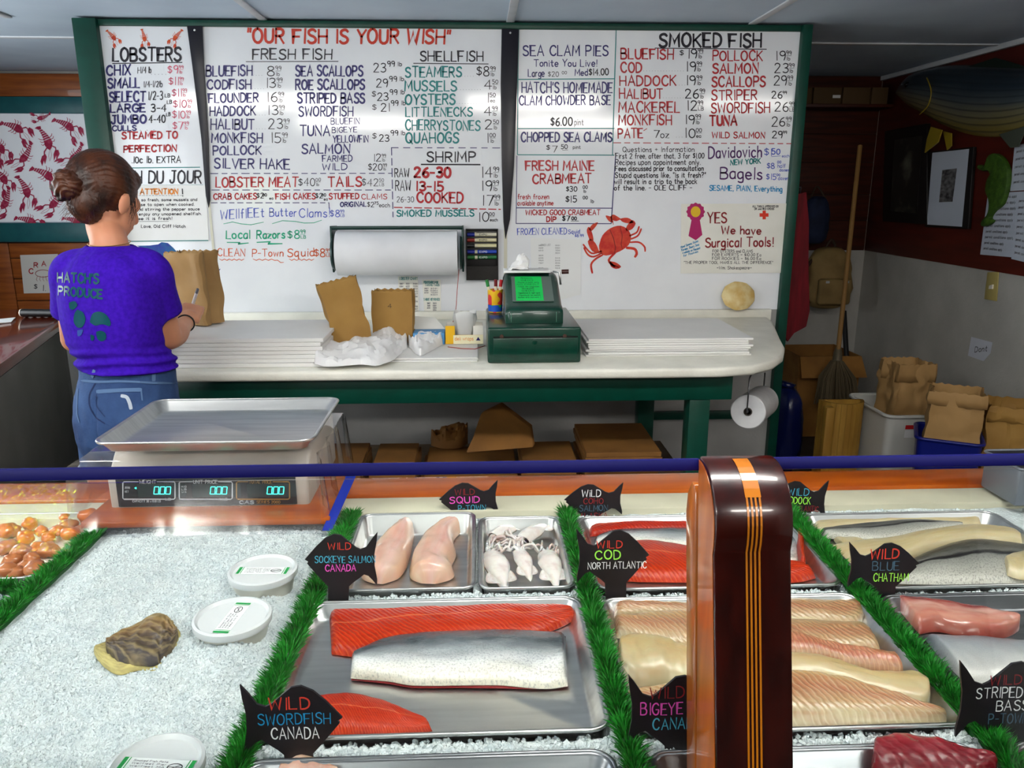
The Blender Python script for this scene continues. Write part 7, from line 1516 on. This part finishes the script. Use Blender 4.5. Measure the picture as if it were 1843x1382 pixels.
# arms
P_.append(limb([shd + (sR - shd) * 0.55, sR, sR.lerp(eR, 0.5), eR], [0.036, 0.038, 0.040, 0.037]))
P_.append(limb([eR, eR.lerp(wR, 0.35) + Vector((0, 0, -0.004)), eR.lerp(wR, 0.75), wR], [0.037, 0.039, 0.030, 0.024]))
P_.append(limb([shd + (sL - shd) * 0.55, sL, sL.lerp(eL, 0.5), eL], [0.036, 0.038, 0.040, 0.037]))
P_.append(limb([eL, eL.lerp(wL, 0.35), eL.lerp(wL, 0.75), wL], [0.037, 0.038, 0.030, 0.024]))
# hands with five fingers
def hand(w, c, up, thumb_side, curl):
    d = (c - w).normalized(); side = d.cross(up).normalized() * thumb_side; nrm = side.cross(d).normalized() * thumb_side; out_ = []
    palm = G(); palm.obox(w.lerp(c, 0.55) + d * 0.006, d * 0.042, side * 0.036, nrm * 0.012); out_.append(palm)
    out_.append(limb([w, w.lerp(c, 0.4)], [0.023, 0.024], 12))
    for k, (o2, L) in enumerate([(0.028, 0.066), (0.010, 0.074), (-0.009, 0.069), (-0.027, 0.054)]):
        b = w.lerp(c, 0.55) + d * 0.044 + side * o2; pts = [b - d * 0.012, b]; dd_ = d.copy()
        for q in range(3):
            ang = curl * (0.6 + 0.3 * q); dd_ = (d * math.cos(ang * (q + 1) * 0.5) - nrm * math.sin(ang * (q + 1) * 0.5)).normalized(); pts.append(pts[-1] + dd_ * (L / 3))
        out_.append(limb(pts, [0.0098, 0.0094, 0.0088, 0.0082, 0.007], 10))
    b = w.lerp(c, 0.35) + side * 0.030
    out_.append(limb([b, b + side * 0.018 + d * 0.02 - nrm * 0.008, b + side * 0.016 + d * 0.046 - nrm * 0.02, b + side * 0.004 + d * 0.062 - nrm * 0.028], [0.013, 0.0115, 0.0105, 0.008], 10))
    return out_
P_ += hand(wR, hR, Vector((0.3, -0.5, 0.8)), -1, 0.9)
P_ += hand(wL, hL, Vector((0.0, -0.6, 0.8)), 1, 0.6)
# legs to the floor
for s, h0 in ((1, hipR), (-1, hipL)):
    kn = gz(h0 + rrt * (0.004 * s) + rfw * 0.012, 0.46); an = gz(h0 - rfw * 0.02, 0.075)
    P_.append(limb([gz(h0, 0.86), gz(h0, 0.70), kn, gz(h0 - rfw * 0.012, 0.32), an], [0.082, 0.078, 0.050, 0.050, 0.034]))
V, F = remeshed(P_, 0.0055, 5)
skin = M('skin', (214, 152, 118), 0.5, col2=(200, 134, 104), nscale=6, sss=0.2)
person = thing('person', 'person in a purple t-shirt and denim shorts writing on a brown bag', 'person', gz(pel, 0))
G().add(V, F).build('body', skin, person, smooth=True)
# shoes
for s, h0 in ((1, hipR), (-1, hipL)):
    p = gz(h0 - rfw * 0.02, 0); g = G(); P = []
    for i in range(14):
        u = i / 13; c = p + rfw * (-0.06 + 0.24 * u); w = 0.036 + 0.012 * math.sin(u * 3.0); h = 0.085 * (1 - u) ** 0.8 + 0.035
        P.append([c + rrt * (w * math.cos(t)) + Vector((0, 0, max(0.001, h * math.sin(t)))) for t in [math.pi * j / 11 for j in range(12)]])
    g.grid(P, uv=False); n = len(g.v); g.f += [tuple(range(12)), tuple(range(13 * 12, 14 * 12))]; g.build('shoe', M('shoe_grey', (90, 90, 96), 0.6), person, smooth=True)
# t-shirt
off = 0.012
sh_ = [(gz(wst, 1.035), 0.150, 0.112, TA), (gz(wst, 1.06), 0.150, 0.112, TA), (gz(wst, 1.09), 0.142, 0.106, TA), (gz(chs, 1.12), 0.142, 0.108, TA), (gz(chs, 1.20), 0.152, 0.116, TA), (gz(chs, 1.27), 0.156, 0.114, TA), (gz(shd, 1.335), 0.148, 0.098, TA), (gz(shd, 1.378), 0.112, 0.076, TA), (gz(nkb, 1.402), 0.074, 0.062, TA), (gz(nkb, 1.412), 0.062, 0.058, TA)]
S_ = [eloft(sh_), limb([shd + (sR - shd) * 0.4, sR, sR.lerp(eR, 0.30), sR.lerp(eR, 0.60)], [0.056, 0.056, 0.056, 0.060]), limb([shd + (sL - shd) * 0.4, sL, sL.lerp(eL, 0.30), sL.lerp(eL, 0.58)], [0.056, 0.056, 0.056, 0.060])]
# keep sleeves open: cut the rounded end back afterwards
V, F = remeshed(S_, 0.0060, 6)
NV = []
for p in V:
    v = Vector(p); f = (v - gz(wst, v.z)); a_ = math.atan2(f.dot(rrt), -f.dot(rfw))
    k = 0.0035 * noise.noise(Vector((a_ * 2.2, v.z * 9, 3)))
    if v.z < 1.15: k += 0.006 * math.sin(v.z * 210 + 2.2 * math.sin(a_ * 1.6 + v.z * 9)) * min(1, (1.15 - v.z) / 0.06)
    fr_ = Vector((f.x, f.y, 0)); fr_ = fr_.normalized() if fr_.length > 1e-6 else fr_
    v = v + fr_ * k + Vector((0, 0, -0.004 * abs(noise.noise(Vector((a_ * 3, v.z * 6, 8))))))
    NV.append(v)
def cutdist(v, s, e, t):
    d = (e - s).normalized(); c = s.lerp(e, t); r = v - c; ax_ = r.dot(d); return ax_, (r - d * ax_).length
keep = []
for fc in F:
    c = sum((NV[i] for i in fc), Vector()) / len(fc); ok = c.z > 1.058 and c.z < 1.409
    for (s, e, t) in ((sR, eR, 0.60), (sL, eL, 0.58)):
        a1, rad = cutdist(c, s, e, t)
        if a1 > 0 and rad < 0.09 and (c - s.lerp(e, t)).length < 0.12: ok = False
    if ok: keep.append(fc)
shirt_m = M('shirt_purple', (60, 14, 172), 0.9, col2=(48, 9, 150), nscale=90, bump=0.1, spec=0.2)
shirt = G().add(NV, keep).build('tshirt', shirt_m, person, smooth=True)
import bmesh as _bm
def smooth_edge(bm):
    for _ in range(8):
        mv = {}
        for v in bm.verts:
            nb = [e.other_vert(v).co for e in v.link_edges if e.is_boundary]
            if len(nb) == 2: mv[v] = v.co * 0.4 + (nb[0] + nb[1]) * 0.3
        for v, c in mv.items(): v.co = c
bm_ = _bm.new(); bm_.from_mesh(shirt.data); _bm.ops.delete(bm_, geom=[v for v in bm_.verts if not v.link_faces], context='VERTS'); smooth_edge(bm_); bm_.to_mesh(shirt.data); bm_.free(); shirt.data.shade_smooth()
md = shirt.modifiers.new('thickness', 'SOLIDIFY'); md.thickness = 0.0025; md.offset = -1
# print on the back of the shirt, laid onto the cloth
bvh = BVHTree.FromPolygons([v for v in NV], [tuple(f) for f in keep])
def cloth(x, y):
    px, py = cpx(9, x, y); d = ray(px, py).normalized(); h = bvh.ray_cast(CAM, d)
    if h[0] is None: return None, None
    n = h[1] if h[1].dot(d) < 0 else -h[1]
    return h[0] + n * 0.0014, n
def cloth_text(s, x0, y0, x1, y1, h, col, w):
    g = G(); adv = []; x = 0
    for ch in s: adv.append(x); x += glyph(ch)[1] + 2.3
    tot = x - 2.3
    for ch, a in zip(s, adv):
        for st in glyph(ch)[0]:
            pts = []; nn = None
            for i in range(len(st) - 1):
                for q in range(5):
                    t = q / 5; pts.append((lerp(st[i][0], st[i + 1][0], t), lerp(st[i][1], st[i + 1][1], t)))
            pts.append(st[-1]); P = []
            for (gx, gy) in pts:
                f = (a + gx) / tot; c, n = cloth(lerp(x0, x1, f), lerp(y0, y1, f) - gy / 10 * h)
                if c is not None: P.append(c); nn = n if nn is None else nn + n
            if len(P) > 1: ribbon(g, P, w / 4.0065 / FPX * 2.3, nn.normalized())
    return g.build('shirt_print', PEN[col], person)
cloth_text("HATCH'S", 418, 912, 712, 922, 66, 'shirtgreen', 15); cloth_text('PRODUCE', 424, 1004, 738, 1030, 60, 'shirtgreen', 15)
PEN['shirtblue'] = mat('ink_shirtblue', (24, 66, 150), 0.7)
def cloth_blob(pts, col):
    g = G(); n = 14; c = (sum(p[0] for p in pts) / len(pts), sum(p[1] for p in pts) / len(pts)); S = smoothline([(x, y, 0) for x, y in pts + [pts[0]]], 37)[:-1]; rows = []
    for i in range(7):
        f = i / 6; row = []
        for p in S:
            q, _ = cloth(lerp(c[0], p.x, max(f, 0.02)), lerp(c[1], p.y, max(f, 0.02))); row.append(q)
        if any(q is None for q in row): return
        rows.append(row)
    g.grid(rows, close_v=True, uv=False); g.build('shirt_print', PEN[col], person)
for pts, col in [([(650, 1200), (670, 1140), (720, 1125), (770, 1150), (798, 1200), (790, 1228), (740, 1215), (690, 1225)], 'shirtgreen'), ([(695, 1270), (730, 1262), (762, 1280), (764, 1320), (735, 1338), (705, 1320)], 'shirtgreen'), ([(560, 1110), (600, 1130), (618, 1180), (600, 1230), (565, 1240), (535, 1200), (540, 1140)], 'shirtgreen'), ([(500, 1060), (540, 1050), (560, 1080), (530, 1110), (505, 1100)], 'shirtgreen'), ([(655, 1290), (680, 1300), (676, 1330), (658, 1328)], 'shirtgreen'), ([(560, 1260), (600, 1255), (590, 1290), (565, 1300)], 'shirtblue')]: cloth_blob(pts, col)
# shorts
sh2 = [(gz(pel, 0.795), 0.150, 0.112, TA), (gz(pel, 0.84), 0.163, 0.124, TA), (gz(pel, 0.90), 0.163, 0.126, TA), (gz(pel, 0.97), 0.152, 0.114, TA), (gz(wst, 1.03), 0.142, 0.104, TA), (gz(wst, 1.075), 0.140, 0.102, TA)]
S2 = [eloft(sh2)]
for s, h0 in ((1, hipR), (-1, hipL)): S2.append(limb([gz(h0, 0.88), gz(h0, 0.80), gz(h0, 0.745)], [0.090, 0.092, 0.094]))
V, F = remeshed(S2, 0.006, 5)
NV2 = []
for p in V:
    v = Vector(p); f = v - gz(pel, v.z); a_ = math.atan2(f.dot(rrt), -f.dot(rfw)); k = 0.002 * noise.noise(Vector((a_ * 6, v.z * 30, 1)))
    if abs(f.dot(rrt)) < 0.012 and f.dot(rfw) < 0 and v.z < 0.99: k -= 0.006 * (1 - abs(f.dot(rrt)) / 0.012)
    fr_ = Vector((f.x, f.y, 0)).normalized(); NV2.append(v + fr_ * k)
keep2 = [fc for fc in F if (lambda c: 0.752 < c.z < 1.068)(sum((NV2[i] for i in fc), Vector()) / len(fc))]
den = M('denim', (26, 52, 98), 0.85, col2=(58, 90, 138), nscale=7, lo=0.3, hi=0.75, bump=0.15, bscale=160)
shorts = G().add(NV2, keep2).build('shorts', den, person, smooth=True)
bm_ = _bm.new(); bm_.from_mesh(shorts.data); _bm.ops.delete(bm_, geom=[v for v in bm_.verts if not v.link_faces], context='VERTS'); smooth_edge(bm_); bm_.to_mesh(shorts.data); bm_.free(); shorts.data.shade_smooth()
md = shorts.modifiers.new('thickness', 'SOLIDIFY'); md.thickness = 0.003; md.offset = -1
bvs = BVHTree.FromPolygons(NV2, [tuple(f) for f in keep2])
PEN['denimlight'] = mat('denim_seam', (84, 114, 154), 0.85); PEN['denimdark'] = mat('denim_dark_seam', (22, 40, 84), 0.85); PEN['fray'] = mat('fray_white', (176, 188, 202), 0.9)
CR[14] = (0, 560, 4.0065)
def seam(pts, col, w, nm='stitched_seam', off_=0.0022):
    S = smoothline([(x, y, 0) for x, y in pts], 24); P = []; nn = Vector()
    for p in S:
        px, py = cpx(14, p.x, p.y); d = ray(px, py).normalized(); h = bvs.ray_cast(CAM, d)
        if h[0] is not None: n = h[1] if h[1].dot(d) < 0 else -h[1]; P.append(h[0] + n * off_); nn += n
    if len(P) > 1: g = G(); ribbon(g, P, w / 4.0065 / FPX * 2.25, nn.normalized()); g.build(nm, PEN[col], shorts)
seam([(590, 500), (720, 508), (900, 505), (1100, 515), (1280, 520)], 'denimlight', 14, 'waistband_seam'); seam([(705, 580), (860, 570), (1015, 565)], 'denimlight', 26, 'pocket_welt'); seam([(1018, 570), (1025, 640)], 'denimlight', 10)
seam([(690, 520), (650, 600), (650, 680), (690, 760), (760, 810)], 'denimdark', 9); seam([(565, 560), (560, 650), (560, 740), (575, 800)], 'denimlight', 12); seam([(700, 600), (700, 680), (760, 760)], 'denimdark', 5); seam([(1105, 450), (1105, 495)], 'denimlight', 26, 'belt_loop', 0.004); seam([(685, 430), (672, 470)], 'denimlight', 26, 'belt_loop', 0.004)
seam([(880, 610), (915, 620), (935, 660), (945, 700)], 'fray', 24, 'worn_patch')
g = G(); rn = random.Random(2)
for i in range(260):
    s, h0 = rn.choice(((1, hipR), (-1, hipL))); a_ = rn.uniform(0, 6.283); c = gz(h0, 0.755) + Vector((math.cos(a_), math.sin(a_), 0)) * 0.0935
    g.tube([c, c + Vector((math.cos(a_) * 0.004 + rn.uniform(-0.004, 0.004), math.sin(a_) * 0.004 + rn.uniform(-0.004, 0.004), -rn.uniform(0.008, 0.02)))], 0.0009, 3)
o = g.build('frayed_hem', PEN['fray'], shorts); o['kind'] = 'stuff'
# hair: cap, nape, bun and loose strands
H_ = [ell(hd + hu * 0.034 - hf * 0.020, 0.087, 0.098, 0.094, HA, tilt=tl), ell(hd - hf * 0.056 - hu * 0.022, 0.064, 0.046, 0.062, HA, tilt=tl), ell(hd - hf * 0.044 - hu * 0.058, 0.045, 0.034, 0.034, HA, tilt=tl), ell(hd + hf * 0.035 + hu * 0.066, 0.062, 0.052, 0.04, HA, tilt=tl)]
bun = onY(127, 334, 2.26)
H_ += [limb([hd - hf * 0.07 + hu * 0.03, bun.lerp(hd - hf * 0.07 + hu * 0.03, 0.4)], [0.044, 0.036], 14)]
hv, hfc = remeshed(H_, 0.005, 4)
hair_m = M('hair_brown', (36, 16, 8), 0.45, col2=(84, 42, 18), nscale=26, stretch=(1, 1, 0.35), ndet=6, bump=0.5)
NVh = []
for p in hv:
    v = Vector(p); d = (v - hd); a_ = math.atan2(d.dot(hrt), d.dot(hu)); k = 0.0018 * math.sin(a_ * 46 + 5 * noise.noise(v * 18)); NVh.append(v + d.normalized() * k)
hair = G().add(NVh, hfc).build('hair', hair_m, person, smooth=True)
bh = [ell(bun, 0.044, 0.044, 0.042, HA)]
for k in range(7):
    a0 = k * 0.9; c = bun + Vector((math.cos(a0) * 0.026, math.sin(a0) * 0.02, math.sin(a0 * 1.7) * 0.024)); bh.append(ell(c, 0.026, 0.026, 0.020, HA + k))
bv_, bf_ = remeshed(bh, 0.0045, 3)
NVb = [Vector(p) + (Vector(p) - bun).normalized() * 0.0028 * math.sin(60 * (Vector(p) - bun).length + 9 * noise.noise(Vector(p) * 30) + Vector(p).z * 260) for p in bv_]
G().add(NVb, bf_).build('hair_bun', hair_m, hair, smooth=True)
g = G(); rn = random.Random(6)
for i in range(46):
    a_ = rn.uniform(-1.5, 1.5); s0 = hd - hf * 0.06 + hrt * (0.05 * math.sin(a_)) - hu * rn.uniform(-0.02, 0.07); dr = (-hf * rn.uniform(0.2, 1) + hrt * math.sin(a_) + Vector((0, 0, -rn.uniform(0.2, 1.2)))).normalized(); g.tube([s0, s0 + dr * 0.02, s0 + dr * 0.035 + Vector((0, 0, -0.012))], [0.0008, 0.0006, 0.0003], 3)
for i in range(14):
    s0 = hd + hrt * 0.07 + hf * rn.uniform(0.01, 0.05) + hu * rn.uniform(0.0, 0.03); g.tube([s0, s0 + hf * 0.008 - hu * 0.03 + hrt * rn.uniform(0, 0.01), s0 + hf * rn.uniform(0.0, 0.02) - hu * rn.uniform(0.05, 0.08)], [0.0008, 0.0007, 0.0003], 3)
for i in range(20):
    s0 = bun + Vector((rn.uniform(-1, 1), rn.uniform(-1, 1), rn.uniform(-1, 1))).normalized() * 0.034; d = (s0 - bun).normalized(); g.tube([s0, s0 + d * 0.012, s0 + d * 0.02 + Vector((0, 0, -0.008))], [0.0007, 0.0006, 0.0003], 3)
o = g.build('loose_strands', hair_m, hair); o['kind'] = 'stuff'
# necklace and hair tie on the wrist
g = G(); g.tube([gz(nkb, 1.416) + Vector((math.cos(a) * 0.056, math.sin(a) * 0.054, 0.006 * math.sin(a))) for a in [2 * math.pi * i / 32 for i in range(33)]], 0.0012, 5, cap=False); g.build('necklace', M('chain_gold', (176, 140, 90), 0.35, metal=0.8), person, smooth=True)
wd = (wR - eR).normalized(); e1 = wd.orthogonal().normalized(); e2 = wd.cross(e1); c = eR.lerp(wR, 0.93)
g = G(); g.tube([c + (e1 * math.cos(a) + e2 * math.sin(a)) * 0.0275 for a in [2 * math.pi * i / 24 for i in range(25)]], 0.0026, 6, cap=False); g.build('wrist_band', M('band_black', (12, 12, 14), 0.5), person, smooth=True)
# pen in her hand
pn = thing('pen', 'white pen held in the writing hand', 'pen', hR)
pa = onY(341, 566, 2.72); pb = onY(356, 520, 2.68)
G().tube([pa, pa.lerp(pb, 0.85)], 0.0052, 10).build('barrel', M('pen_white', (214, 216, 220), 0.35), pn, smooth='auto'); G().tube([pa.lerp(pb, 0.85), pb], [0.0052, 0.0044], 10).build('clip_end', M('pen_grey', (90, 94, 110), 0.35), pn, smooth='auto')
